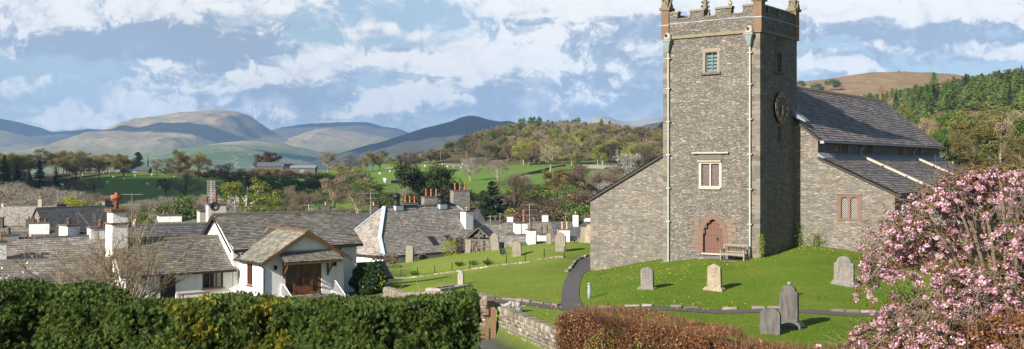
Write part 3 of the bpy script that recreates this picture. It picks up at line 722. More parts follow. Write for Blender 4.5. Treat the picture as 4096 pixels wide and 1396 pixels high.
def clip_convex(sub, poly):
    out=sub
    n=len(poly)
    for i in range(n):
        (ax,ay),(bx,by)=poly[i],poly[(i+1)%n]; ex,ey=bx-ax,by-ay
        inp=out; out=[]
        if not inp: return []
        for k in range(len(inp)):
            p,q=inp[k-1],inp[k]
            dp=ex*(p[1]-ay)-ey*(p[0]-ax); dq=ex*(q[1]-ay)-ey*(q[0]-ax)
            if (dp>=0)!=(dq>=0):
                t=dp/(dp-dq); out.append((p[0]+(q[0]-p[0])*t,p[1]+(q[1]-p[1])*t))
            if dq>=0: out.append(q)
    return out
def slate(mb, pts, row=.2, w=.3, th=.02, seed=0, m=0, mu=1, grade=.0, ragged=.012):
    """real overlapping slates over a planar convex roof face (first edge = eave), with the dark boarding under them"""
    rd=random.Random(seed); P=[Vector(p) for p in pts]
    n=Vector((0,0,0))
    for i in range(len(P)): n+=P[i].cross(P[(i+1)%len(P)])
    n.normalize()
    if n.z<0: n=-n; P=P[::-1]
    t=Vector((-n.y,n.x,0)).normalized(); b=n.cross(t)
    o=P[0]; Q=[((p-o).dot(t),(p-o).dot(b)) for p in P]
    ar=sum(Q[i][0]*Q[(i+1)%len(Q)][1]-Q[(i+1)%len(Q)][0]*Q[i][1] for i in range(len(Q)))
    if ar<0: Q=Q[::-1]
    mb.poly([p-n*.03 for p in P],mu)
    x0=min(q[0] for q in Q); x1=max(q[0] for q in Q); y0=min(q[1] for q in Q); y1=max(q[1] for q in Q)
    y=y0; k=0
    while y<y1-.02:
        r=row*(1-grade*(y-y0)/(y1-y0)); x=x0-rd.random()*w
        while x<x1:
            ww=w*rd.uniform(.65,1.4); lo=y-rd.random()*ragged*1.5
            cell=[(x+.004,lo),(x+ww-.004,lo+rd.uniform(-1,1)*ragged),(x+ww-.004,y+r*1.04),(x+.004,y+r*1.04)]
            c=clip_convex(cell,Q) if (x<x0+w*2 or x>x1-w*3 or len(Q)!=4 or True) else cell
            x+=ww
            if len(c)<3: continue
            tk=th*rd.uniform(.7,1.5); tl=rd.uniform(-.25,.25)*th
            vs=[]; low=[]
            for (a,bb) in c:
                f=(bb-lo)/max(r,1e-6); h=tk*1.25*(1-f)+.004+tl*(a-x)/ww
                vs.append(o+t*a+b*bb+n*max(h,.001))
            base=len(vs); fs=[tuple(range(base))]
            li=[i for i,(a,bb) in enumerate(c) if bb<lo+ragged*2.2]
            if len(li)==2:
                i,j=li if (li[1]-li[0])==1 else (li[1],li[0])
                vs+= [o+t*c[i][0]+b*c[i][1]-n*.03, o+t*c[j][0]+b*c[j][1]-n*.03]
                fs.append((j,i,base,base+1))
            mb.add(vs,fs,m)
        y+=r; k+=1

def pointed(cx, z0, zs, za, hw, n=8):
    """outline of a pointed arch opening (half width hw, spring zs, apex za), anticlockwise from bottom left"""
    rise=za-zs; R=(hw*hw+rise*rise)/(2*hw); L=[]
    for i in range(n+1):
        t=i/n; a=math.asin(min(1,rise/R))*t
        L.append((hw-R+R*math.cos(a), zs+R*math.sin(a)))
    right=[(cx+x,z) for x,z in L]; left=[(cx-x,z) for x,z in L[::-1][1:]]
    return [(cx-hw,z0),(cx+hw,z0)]+right+left
def ring(mb, axis, plane, outer, inner, th, m=0):
    """flat ring between two outlines of the same length, standing th proud of the wall plane"""
    def P(a,z,d): return (plane-d,a,z) if axis=='x' else (a,plane-d,z)
    n=len(outer)
    for i in range(n-1) if True else ():
        j=i+1
        mb.quad(P(*outer[i],th),P(*outer[j],th),P(*inner[j],th),P(*inner[i],th),m)
        mb.quad(P(*outer[i],-.02),P(*outer[j],-.02),P(*outer[j],th),P(*outer[i],th),m)
        mb.quad(P(*inner[i],th),P(*inner[j],th),P(*inner[j],-.25),P(*inner[i],-.25),m)

# ------------------------------------------------------------------ the church
CA=math.radians(90-37.6526); CX,CYY=X(3040,62),62.0; CB0=-5.5
CE=Vector((math.cos(CA),math.sin(CA),0)); CN=Vector((-math.sin(CA),math.cos(CA),0))
def cw(e,n,z): return Vector((CX,CYY,0))+CE*e+CN*n+Vector((0,0,z))
church=thing('church','grey rubble stone church with a square battlemented clock tower and slate roofs','church',(CX,CYY,CB0),CA)
def part(name,mb,m,parent=church,smooth=False,label=None):
    o=mb.build(name,[M[x] for x in (m if isinstance(m,(list,tuple)) else [m])],parent,smooth)
    if label: o['label']=label
    return o
TW,TD=6.56,5.6; WE=5.26
def church_build():
    B=lambda: CB(CB0)
    DOOR=(2.40,3.75)
    dc=(DOOR[0]+DOOR[1])/2; dhw=(DOOR[1]-DOOR[0])/2
    # tower
    w=B()
    steps=[(DOOR[0]-.06,DOOR[1]+.06,-5.25,-4.1),(dc-.60,dc+.60,-4.1,-3.72),(dc-.44,dc+.44,-3.72,-3.42),(dc-.24,dc+.24,-3.42,-3.14)]
    wall_open(w,'x',0,0,TW,-8.2,8.1,[(2.8,3.6,5.88,7.08),(2.66,3.22,-1.14,.24),(3.32,3.88,-1.14,.24)]+steps,.34)
    wall_open(w,'y',0,0,TD,-8.2,8.1,[(2.34,3.09,5.9,7.05),(2.6,3.12,1.72,2.5)],.32)
    wall_open(w,'x',TD,0,TW,-8.2,8.1,[],.3,inward=-1); wall_open(w,'y',TW,0,TD,-8.2,8.1,[],.3,inward=-1)
    w.quad((0,0,8.1),(TD,0,8.1),(TD,TW,8.1),(0,TW,8.1))
    part('tower_wall',w,'tower_stone')
    rq=random.Random(31)
    def quoin(x,y,sx,sy,z0,z1):
        q=B(); z=z0; k=0
        while z<z1-.1:
            h=min(rq.uniform(.22,.42),z1-z); l,w=(rq.uniform(.45,.7),rq.uniform(.22,.34)) if k%2 else (rq.uniform(.22,.34),rq.uniform(.45,.7)); g=.012
            xs=sorted((x-sx*g,x+sx*l)); ys=sorted((y-sy*g,y+sy*w)); q.box(xs[0],xs[1],ys[0],ys[1],z,z+h-.02); z+=h; k+=1
        part('quoins',q,'quoin_stones')
    quoin(0,0,1,1,-6.0,8.05); quoin(0,TW,1,-1,-6.6,8.05)
    quoin(WE,-6.27,1,1,-6.2,-1.55); quoin(WE,15.55,1,-1,-8.0,-2.4)
    s=B()
    for a,b,c,d in ((-.12,TD+.12,-.12,.2),(-.12,TD+.12,TW-.2,TW+.12),(-.12,.2,.2,TW-.2),(TD-.2,TD+.12,.2,TW-.2)):
        s.box(a,b,c,d,8.1,8.2); 
    for a,b,c,d in ((-.07,TD+.07,-.07,.2),(-.07,TD+.07,TW-.2,TW+.07),(-.07,.2,.2,TW-.2),(TD-.2,TD+.07,.2,TW-.2)):
        s.box(a,b,c,d,8.2,8.3)
    part('string_course',s,'mossy_stone')
    p=B(); t=.36
    p.box(0,TD,0,t,8.3,9.3); p.box(0,TD,TW-t,TW,8.3,9.3); p.box(0,t,t,TW-t,8.3,9.3); p.box(TD-t,TD,t,TW-t,8.3,9.3)
    mw=[(5.54,6.3),(3.72,4.67),(1.87,2.92),(.35,1.1)]; ms=[(.35,.86),(1.15,2.45),(2.71,4.02),(4.18,5.25)]
    cap=B()
    def merl(x0,x1,y0,y1,alongx):
        p.box(x0,x1,y0,y1,9.3,9.72)
        if alongx: cap.prism([(x0-.05,y0-.06,9.72),(x0-.05,y1+.06,9.72),(x0-.05,y1-.05,9.86),(x0-.05,y0+.05,9.86)],(x1-x0+.1,0,0))
        else: cap.prism([(x0-.06,y0-.05,9.72),(x1+.06,y0-.05,9.72),(x1-.05,y0-.05,9.86),(x0+.05,y0-.05,9.86)],(0,y1-y0+.1,0))
    for a,b in mw: merl(0,t,a,b,False); merl(TD-t,TD,a,b,False)
    for a,b in ms: merl(a,b,0,t,True); merl(a,b,TW-t,TW,True)
    def gaps(L,lo,hi):
        L=sorted(L); return [(a[1],b[0]) for a,b in zip(L,L[1:])]
    for a,b in gaps(mw,0,TW):
        for x in (0,TD-t): cap.prism([(x-.05,a+.05,9.3),(x+t+.05,a+.05,9.3),(x+t-.06,a+.05,9.4),(x+.06,a+.05,9.4)],(0,b-a-.1,0))
    for a,b in gaps(ms,0,TD):
        for y in (0,TW-t): cap.prism([(a+.05,y-.05,9.3),(a+.05,y+t+.05,9.3),(a+.05,y+t-.06,9.4),(a+.05,y+.06,9.4)],(b-a-.1,0,0))
    part('parapet',p,'parapet_stone'); part('coping',cap,'mossy_stone')
    lf=B(); lf.box(t,TD-t,t,TW-t,8.3,8.6); lf.taper(2.8,3.28,8.6,9.9,2.3,2.7,.12,.12); part('tower_roof',lf,'lead_dull')
    ll=B(); ll.box(-.015,0,.42,6.2,9.075,9.095); ll.box(.4,5.2,-.015,0,9.075,9.095); part('flashing_line',ll,'hip_lead')
    for i,(x,y) in enumerate(((.17,.13),(.17,TW-.17),(TD-.15,.15),(TD-.15,TW-.15))):
        q=B(); r=.265
        q.box(x-r,x+r,y-r,y+r,8.22,9.98)
        band=B(); band.box(x-r-.02,x+r+.02,y-r-.02,y+r+.02,9.0,9.03)
        top=B()
        for dx,dy in ((1,0),(-1,0),(0,1),(0,-1)):
            nx,ny=x+dx*(r-.02),y+dy*(r-.02); tx,ty=-dy,dx
            top.prism([(nx+tx*(r+.05),ny+ty*(r+.05),9.98),(nx-tx*(r+.05),ny-ty*(r+.05),9.98),(nx,ny,10.62)],(dx*.09,dy*.09,0))
        top.taper(x,y,9.98,12.3,.22,.22,.03,.03)
        for k in range(6):
            z=10.55+k*.28; rr=.22-(z-9.98)*.082
            for dx,dy in ((1,1),(-1,1),(1,-1),(-1,-1)):
                top.taper(x+dx*(rr+.03),y+dy*(rr+.03),z,z+.12,.03,.03,.075,.075)
        top.taper(x,y,12.3,12.5,.1,.1,.06,.06)
        for dx,dy in ((1,1),(-1,1),(1,-1),(-1,-1)):
            top.taper(x+dx*(r+.04),y+dy*(r+.04),9.95,10.12,.05,.05,.08,.08)
        o=part('pinnacle',q,['brown_sandstone']); part('band',band,'hip_lead',o); part('spirelet',top,'mossy_stone',o)
    fp=B(); fp.tube([(2.8,3.28,9.8),(2.8,3.28,10.36)],.035,8); fp.tube([(2.8,3.28,10.6),(2.8,3.28,12.4)],.025,8)
    fo=part('flagpole',fp,'black_iron')
    fb=B(); fb.lathe([(.02,-.14),(.1,-.1),(.14,0),(.1,.1),(.02,.14)],(2.8,3.28,10.48),14); part('ball_finial',fb,'gold',fo,True)
    # rain pipes with hoppers on the west face
    for n in (6.13,.59):
        d=B(); zb=-6.2 if n>3 else -5.62
        d.tube([(-.13,n,7.35),(-.13,n,zb)],.058,10)
        o=part('drainpipe',d,'pale_paint')
        for z in (6.9,5.0,2.9,.8,-1.3,-3.4,zb+.12): br=B(); br.box(-.2,-.002,n-.15,n+.15,z-.03,z+.03); part('pipe_bracket',br,'pale_paint',o)
        h=B(); h.taper(-.19,n,7.3,7.62,.09,.09,.15,.15); h.taper(-.19,n,7.62,7.95,.15,.15,.20,.24); h.box(-.42,-.0,n-.30,n+.30,7.95,8.06)
        part('hopper',h,'hopper_paint',o)
        g=B(); g.lathe([(.24,0),(.24,.12),(.2,.3),(.12,.42),(.02,.46)],(-.2,n,8.06),12); part('spout',g,'pale_sandstone',o,True)
        g=B(); g.box(-.45,-.40,n-.08,n+.08,8.2,8.4); part('spout_hole',g,'black_iron',o)
    # belfry windows
    for ax in ('x','y'):
        f=B(); lv=B(); j=B()
        a0,a1,z0,z1=(2.8,3.6,5.88,7.08) if ax=='x' else (2.34,3.09,5.9,7.05)
        def bx(mb,a,b,d0,d1,z,w):
            mb.box(d0,d1,a,b,z,w) if ax=='x' else mb.box(a,b,d0,d1,z,w)
        bx(f,a0,a0+.06,.13,.2,z0,z1); bx(f,a1-.06,a1,.13,.2,z0,z1); bx(f,a0+.06,a1-.06,.13,.2,z1-.06,z1); bx(f,a0+.06,a1-.06,.13,.2,z0,z0+.05)
        mid=(a0+a1)/2; bx(f,mid-.035,mid+.035,.12,.19,z0+.05,z1-.06)
        for k in range(5):
            z=z0+.06+k*.215
            for (p0,p1) in ((a0+.06,mid-.035),(mid+.035,a1-.06)):
                pts=[(.13,z),(.15,z+.02),(.3,z+.23),(.28,z+.23)]
                P=[(d,p0,zz) for d,zz in pts] if ax=='x' else [(p0,d,zz) for d,zz in pts]
                lv.prism(P,(0,p1-p0,0) if ax=='x' else (p1-p0,0,0))
        bx(j,a0-.17,a0,-.03,.1,z0-.05,z1+.05); bx(j,a1,a1+.17,-.03,.1,z0-.05,z1+.05); bx(j,a0-.24,a1+.24,-.035,.1,z1+.05,z1+.26)
        o=part('belfry_window',f,'louvre_blue'); part('louvres',lv,'louvre_blue',o); part('stone_jamb',j,'tan_sandstone' if ax=='x' else 'slate_stone',o)
        sl=B(); bx(sl,a0-.25,a1+.25,-.16,.13,z0-.15,z0-.05); part('sill',sl,'sooty_stone',o)
        rel=B()
        for k in range(9):   # fan of relieving voussoirs
            a=math.radians(-34+k*8.5); r0,r1=.62,1.05; c=mid; zc=z1-.12
            q0=(c+math.sin(a-.06)*r0,zc+math.cos(a)*r0); q1=(c+math.sin(a+.06)*r0,zc+math.cos(a)*r0); q2=(c+math.sin(a+.055)*r1,zc+math.cos(a)*r1); q3=(c+math.sin(a-.055)*r1,zc+math.cos(a)*r1)
            P=[(-.002,*q) if ax=='x' else (q[0],-.002,q[1]) for q in (q0,q1,q2,q3)]
            rel.prism(P,(-.02,0,0) if ax=='x' else (0,-.02,0))
        part('relieving_arch',rel,'slate_stone',o)
    # clock on the south face
    ck=B(); k=36; R=.98
    c0=(2.9,-.10,3.70)
    def disc(mb,r,y0,y1):
        a=[(c0[0]+r*math.cos(2*math.pi*i/k),y0,c0[2]+r*math.sin(2*math.pi*i/k)) for i in range(k)]; mb.prism(a,(0,y1-y0,0))
    disc(ck,R,-.14,.0); ck_o=part('clock',ck,'clock_black',label='round black clock face with gold Roman numerals')
    rg=B(); 
    rg.tube([(c0[0]+(R-.02)*math.cos(2*math.pi*i/48),-.15,c0[2]+(R-.02)*math.sin(2*math.pi*i/48)) for i in range(49)],.012,6,cap=False); part('rim',rg,'gold',ck_o)
    nm=B()
    def stroke(cxz,ang,x0,y0,x1,y1,w):
        ca,sa=math.cos(ang),math.sin(ang)
        f=lambda x,y:(cxz[0]+x*ca+y*sa,-.152,cxz[1]-x*sa+y*ca)
        nm.beam(f(x0,y0),f(x1,y1),w,.02,up=(0,1,0))
    ROM=['XII','I','II','III','IIII','V','VI','VII','VIII','IX','X','XI']
    for hh,sx in enumerate(ROM):
        ang=math.radians(30*hh); cc=(c0[0]+math.sin(ang)*R*.8,c0[2]+math.cos(ang)*R*.8); hgt=.22
        wd={'I':.055,'V':.13,'X':.14}; tot=sum(wd[ch] for ch in sx); x=-tot/2
        for ch in sx:
            w_=wd[ch]; xc=x+w_/2; x+=w_
            if ch=='I': stroke(cc,ang,xc,-hgt/2,xc,hgt/2,.02)
            elif ch=='V': stroke(cc,ang,xc-.05,hgt/2,xc,-hgt/2,.024); stroke(cc,ang,xc+.05,hgt/2,xc,-hgt/2,.014)
            else: stroke(cc,ang,xc-.055,hgt/2,xc+.055,-hgt/2,.024); stroke(cc,ang,xc+.055,hgt/2,xc-.055,-hgt/2,.014)
    part('numerals',nm,'gold',ck_o)
    for nme,ang,l,wd in (('hour_hand',math.radians(166),.46,.085),('minute_hand',math.radians(195),.80,.05)):
        hd=B(); dx,dz=math.sin(ang),math.cos(ang); y=-.17 if nme=='hour_hand' else -.19
        hd.beam((c0[0]-dx*.16,y,c0[2]-dz*.16),(c0[0]+dx*l*.8,y,c0[2]+dz*l*.8),wd,.015,up=(0,1,0)); hd.beam((c0[0]+dx*l*.8,y,c0[2]+dz*l*.8),(c0[0]+dx*l,y,c0[2]+dz*l),wd*.45,.015,up=(0,1,0))
        part(nme,hd,'gold',ck_o)
    # slit under the clock
    sw=B(); sw.box(2.6,3.12,.16,.2,1.72,2.5); so_=part('slit_window',sw,'red_sandstone')
    sw=B(); sw.box(2.5,3.22,-.12,.1,1.62,1.72); part('sill',sw,'sooty_stone',so_)
    # west window of two lights, with ledges
    f=B(); f.box(.0,.17,2.5,2.66,-1.24,.34); f.box(.0,.17,3.88,4.04,-1.24,.34); f.box(.02,.17,3.22,3.32,-1.14,.24); f.box(.0,.17,2.66,3.88,.24,.34); f.box(.0,.17,2.66,3.88,-1.24,-1.14)
    f.v=[(x-.03,y,z) for x,y,z in f.v]
    wo=part('west_window',f,'pale_sandstone')
    for a,b in ((2.66,3.22),(3.32,3.88)):
        g=B(); g.box(.12,.14,a,b,-1.14,.24); part('pane',g,'quarry_glass',wo)
    g=B(); g.box(-.16,-.001,2.5,4.08,.36,.44); g.box(-.13,-.001,2.56,4.0,-1.34,-1.25); part('drip_mould',g,'pale_sandstone',wo)
    g=B(); g.box(-.2,-.001,2.0,4.45,.86,.95); part('ledge',g,'pale_sandstone',wo)
    g=B(); g.box(-.05,-.002,2.42,4.12,.47,.855); part('stained_slab',g,'sooty_stone',wo)
    # west door
    inn=pointed(dc,-5.28,-4.15,-3.17,dhw); outr=pointed(dc,-5.28,-4.15,-2.82,dhw+.30)
    r=B(); ring(r,'x',0,outr[1:]+outr[:1],inn[1:]+inn[:1],.05); ro=part('door_surround',r,'red_sandstone')
    rv=B()
    for k in range(11):
        a=math.radians(-37+k*7.4); r0,r1=1.42,1.92; zc=-4.05
        P=[(-.002,dc+math.sin(a-.048)*r0,zc+math.cos(a)*r0),(-.002,dc+math.sin(a+.048)*r0,zc+math.cos(a)*r0),(-.002,dc+math.sin(a+.04)*r1,zc+math.cos(a)*r1),(-.002,dc+math.sin(a-.04)*r1,zc+math.cos(a)*r1)]
        rv.prism(P,(-.022,0,0))
    part('relieving_arch',rv,'slate_stone',ro)
    rd=random.Random(5)
    for side in (-1,1):
        sb=B()
        for k in range(8):
            z=-5.26+k*.27; l=.32+.24*(k%2)+rd.random()*.08; a=dc+side*(dhw+.24)
            sb.box(-.035,0,min(a,a+side*l),max(a,a+side*l),z,z+.255)
        part('quoins',sb,'pink_stone',ro)
    dl=B()
    half=[(y,z) for y,z in inn]
    n_pl=9
    for k in range(n_pl):
        a=DOOR[0]+k*(DOOR[1]-DOOR[0])/n_pl; b=a+(DOOR[1]-DOOR[0])/n_pl-.012
        def arch_z(y):
            rise=-3.17+4.15; R_=(dhw*dhw+rise*rise)/(2*dhw); x=abs(y-dc); return -4.15+math.sqrt(max(0,R_*R_-(x+R_-dhw)**2))
        dl.prism([(.2,a,-5.26),(.2,b,-5.26),(.2,b,arch_z(b)+.03),(.2,(a+b)/2,arch_z((a+b)/2)+.03),(.2,a,arch_z(a)+.03)],(.05,0,0))
    do=part('west_door',dl,'dark_wood_door',label='dark brown planked door in a pointed arch')
    bk=B(); bk.box(.26,.3,DOOR[0]-.1,DOOR[1]+.1,-5.3,-3.1); part('door_back',bk,'black_iron',do)
    hn=B(); hn.tube([(.17,2.86+.07*math.cos(i*.6),-4.42+.09*math.sin(i*.6)) for i in range(12)],.018,6); hn.box(.17,.2,2.82,2.9,-4.4,-4.3); part('handle',hn,'black_iron',do)
    nl=B()
    for z in (-5.0,-4.6,-4.2,-3.8):
        for k in range(9): y=2.47+k*.15; nl.box(.18,.2,y-.012,y+.012,z-.012,z+.012) if arch_z(y)>z+.05 else None
    part('studs',nl,'black_iron',do)
    st=B(); st.box(-.16,.2,2.34,3.82,-5.36,-5.27); stp=part('doorstep',st,'pale_sandstone')
    st=B(); st.box(-.55,-.02,2.3,3.95,-5.9,-5.42); part('lower_step',st,'slate_stone',stp)
    # body of the church: west walls of both aisles, clerestory, south wall
    a=B()
    A0,A1=-6.27,15.55
    def wq(n0,n1,za0,za1,zb0,zb1): a.quad((WE,n1,zb0),(WE,n0,za0),(WE,n0,za1),(WE,n1,zb1))
    sl=lambda n:-1.43+(n-A0)*((.76+1.43)/(-1.52-A0))
    wq(A0,-4.13,-8.2,sl(A0),-8.2,sl(-4.13)); wq(-2.9,-1.52,-8.2,sl(-2.9),-8.2,.76)
    wq(-4.13,-2.9,-8.2,-3.16,-8.2,-3.16); wq(-4.13,-2.9,-1.8,sl(-4.13),-1.8,sl(-2.9))
    for z,zz in ((-3.16,-1.8),):
        a.quad((WE,-4.13,z),(WE+.3,-4.13,z),(WE+.3,-4.13,zz),(WE,-4.13,zz)); a.quad((WE+.3,-2.9,z),(WE,-2.9,z),(WE,-2.9,zz),(WE+.3,-2.9,zz))
        a.quad((WE,-4.13,zz),(WE,-2.9,zz),(WE+.3,-2.9,zz),(WE+.3,-4.13,zz)); a.quad((WE,-4.13,z),(WE,-2.9,z),(WE+.3,-2.9,z),(WE+.3,-4.13,z))
    wq(-1.52,3.28,-8.2,1.96,-8.2,5.68); wq(3.28,8.08,-8.2,5.68,-8.2,1.96); wq(8.08,A1,-8.2,1.75,-8.2,-2.19)
    part('aisle_wall',a,'aisle_stone')
    b=B()
    wall_open(b,'y',-6.27,WE,31.4,-8.2,-1.44,[(13.2,15.0,-3.6,-1.9),(19.5,21.3,-3.6,-1.9)],.3)
    b.quad((31.4,-6.27,-8.2),(31.4,15.5,-8.2),(31.4,15.5,-2),(31.4,-6.27,-1.44)); b.poly([(31.9,-1.5,-8),(31.9,8.06,-8),(31.9,8.06,1.9),(31.9,3.28,5.66),(31.9,-1.5,1.9)])
    b.quad((WE,15.5,-8.2),(WE,15.5,-2.2),(31.4,15.5,-2.2),(31.4,15.5,-8.2))
    part('south_wall',b,'tower_stone')
    c=B(); wins=[(9.02,10.78),(13.93,15.69),(20.7,22.62),(25.19,27.08)]
    wall_open(c,'y',-1.52,WE+.02,31.9,.5,1.95,[(p+.3,q-.3,.92,1.66) for p,q in wins],.25); part('clerestory_wall',c,'slate_stone')
    for p,q in wins:
        f=B(); f.box(p,p+.32,-1.56,-1.4,.84,1.76); f.box(q-.32,q,-1.56,-1.4,.84,1.76); f.box(p+.32,q-.32,-1.56,-1.4,1.58,1.76); f.box(p+.32,q-.32,-1.56,-1.4,.84,.95)
        w3=(q-p-.64)/3
        for k in (1,2): x=p+.32+k*w3; f.box(x-.07,x+.07,-1.55,-1.4,.95,1.58)
        o=part('clerestory_window',f,'pink_stone')
        g=B(); g.box(p+.3,q-.3,-1.38,-1.36,.92,1.66); part('pane',g,'window_glass',o)
    # aisle west window: two cusped lights in red sandstone
    f=B(); P0,P1=-4.13,-2.9
    f.box(WE-.04,WE+.14,P0-.14,P0+.1,-3.28,-1.68); f.box(WE-.04,WE+.14,P1-.1,P1+.14,-3.28,-1.68); f.box(WE-.04,WE+.14,P0+.1,P1-.1,-3.28,-3.14); f.box(WE-.04,WE+.14,P0+.1,P1-.1,-1.82,-1.68)
    mid=(P0+P1)/2; f.box(WE-.02,WE+.14,mid-.07,mid+.07,-3.14,-1.82)
    for (q0,q1) in ((P0+.1,mid-.07),(mid+.07,P1-.1)):
        cc=(q0+q1)/2; hw=(q1-q0)/2; N_=10
        top=[(cc+hw*math.cos(math.pi*i/N_),-2.08+.24*math.sin(math.pi*i/N_)) for i in range(N_+1)]
        for (u0,v0),(u1,v1) in zip(top,top[1:]): f.prism([(WE,u0,v0),(WE,u1,v1),(WE,u1,-1.82),(WE,u0,-1.82)],(.12,0,0))
    o=part('aisle_window',f,'red_sandstone')
    for (q0,q1) in ((P0+.1,mid-.07),(mid+.07,P1-.1)):
        g=B(); g.box(WE+.1,WE+.12,q0,q1,-3.14,-1.82); part('pane',g,'leaded_glass',o)
    g=B(); g.box(WE-.12,WE-.002,P0-.2,P1+.2,-1.66,-1.62); part('drip_mould',g,'tan_sandstone',o)
    # roofs
    r=B(); k=.79
    slate(r,[(5.08,-1.86,1.70),(32.3,-1.86,1.70),(32.3,3.28,5.76),(5.08,3.28,5.76)],.27,.42,.03,1,ragged=.02)
    r.quad((5.08,3.28,5.74),(32.3,3.28,5.74),(32.3,8.4,1.68),(5.08,8.4,1.68),1)
    r.quad((5.08,-1.86,1.62),(5.08,3.28,5.68),(5.08,3.28,5.58),(5.08,-1.86,1.5),1)
    nr=part('nave_roof',r,['slates_church','roof_under'])
    rc=B()
    for i in range(60):
        x=5.7+i*.44
        if x<32.2: rc.prism([(x,3.08,5.68),(x,3.48,5.68),(x,3.36,5.86),(x,3.2,5.86)],(.43,0,0))
    part('ridge_tiles',rc,'mossy_stone',nr)
    gt=B(); gt.box(5.1,32.3,-1.97,-1.84,1.56,1.68); gt.box(5.02,5.14,-2.0,-1.75,1.5,1.68); part('gutter',gt,'lead_dull',nr)
    r=B()
    slate(r,[(5.1,-6.55,-1.56),(31.0,-6.55,-1.56),(31.9,-1.54,.74),(5.1,-1.54,.74)],.25,.42,.03,2,ragged=.02)
    r.quad((5.1,-6.55,-1.64),(5.1,-1.54,.66),(5.1,-1.54,.56),(5.1,-6.55,-1.76),1)
    ar=part('aisle_roof',r,['slates_church','roof_under'])
    fl=B(); fl.prism([(5.0,-1.56,.95),(5.0,-1.56,.70),(5.0,-2.05,.55),(5.0,-2.05,.60)],(26.9,0,0)); part('flashing',fl,'lead',ar)
    gt=B(); gt.box(5.1,31.0,-6.68,-6.53,-1.72,-1.6); gt.box(5.0,5.14,-6.72,-6.4,-1.74,-1.56); part('gutter',gt,'dark_gutter',ar)
    for e in (12.7,24.6):
        ch=B(); ch.beam((e,-1.75,.80),(e,-6.6,-1.42),.36,.14); o=part('roof_channel',ch,'pale_sandstone',ar)
        for tt in (.3,.62,.93):
            br=B(); n_=-1.75-4.85*tt; z_=.80-2.22*tt; br.box(e-.32,e+.32,n_-.06,n_+.06,z_-.02,z_+.04)
            part('bracket',br,'lead_dull',o)
        dp=B(); dp.tube([(e,-1.9,1.58),(e,-1.85,1.4),(e-.06,-1.66,1.2),(e-.06,-1.66,.85)],.075,8); part('downpipe',dp,'blue_grey_pipe',nr)
    r=B(); slate(r,[(5.1,15.8,-2.36),(31,15.8,-2.36),(31.9,8.1,1.70),(5.1,8.1,1.70)],.3,.45,.03,3)
    r.quad((5.08,15.85,-2.45),(5.08,8.1,1.66),(5.08,8.1,1.52),(5.08,15.85,-2.6),1)
    nr2=part('aisle_roof',r,['slates_church','roof_under'])
    lf=B(); lf.prism([(WE-.5,-.02,3.62),(WE-.5,-.9,2.95),(WE-.5,-.9,2.85),(WE-.5,-.02,3.3)],(.75,0,0)); part('flashing',lf,'lead',nr)
    # gable cross at the east end
    x=31.9; c=B()
    c.taper(x,3.28,5.7,5.95,.18,.18,.10,.10); c.taper(x,3.28,5.95,6.4,.09,.09,.065,.065)
    for a in range(4):
        an=math.radians(90*a); dx,dz=math.cos(an),math.sin(an)
        c.beam((x,3.28,6.62),(x,3.28+dx*.2,6.62+dz*.2),.10,.13,up=(1,0,0)); c.beam((x,3.28+dx*.2,6.62+dz*.2),(x,3.28+dx*.33,6.62+dz*.33),.20,.14,up=(1,0,0))
    c.tube([(x,3.28+.21*math.cos(i*math.pi/10),6.62+.21*math.sin(i*math.pi/10)) for i in range(21)],.05,6,cap=False)
    part('gable_cross',c,'cross_stone')
    # south porch with a slated roof
    pr=B(); e0,e1,er,n0,n1=6.5,12.7,9.6,-10.2,-6.27
    pr.box(e0,e0+.35,n0,n1-.02,-8,-3.35); pr.box(e1-.35,e1,n0,n1-.02,-8,-3.35); pr.poly([(e0+.35,n0,-8),(e1-.35,n0,-8),(e1-.35,n0,-3.2),(er,n0,-1.95),(e0+.35,n0,-3.2)])
    po=part('porch',pr,'aisle_stone')
    rr=B(); slate(rr,[(e0-.25,n0-.2,-3.42),(e0-.25,n1-.3,-3.42),(er,n1-.3,-1.8),(er,n0-.2,-1.8)],.24,.36,.03,4); slate(rr,[(e1+.25,n1-.3,-3.42),(e1+.25,n0-.2,-3.42),(er,n0-.2,-1.8),(er,n1-.3,-1.8)],.24,.36,.03,5)
    part('porch_roof',rr,['slates_mossy','roof_under'],po)
    gg=B(); gg.box(e0-.4,e0-.27,n0-.2,n1-.3,-3.5,-3.4); part('gutter',gg,'dark_gutter',po)
    gg=B(); gg.tube([(6.0,-6.45,-1.75),(6.0,-6.5,-2.2),(5.95,-6.4,-3.6)],.05,8); part('downpipe',gg,'blue_grey_pipe')
church_build()
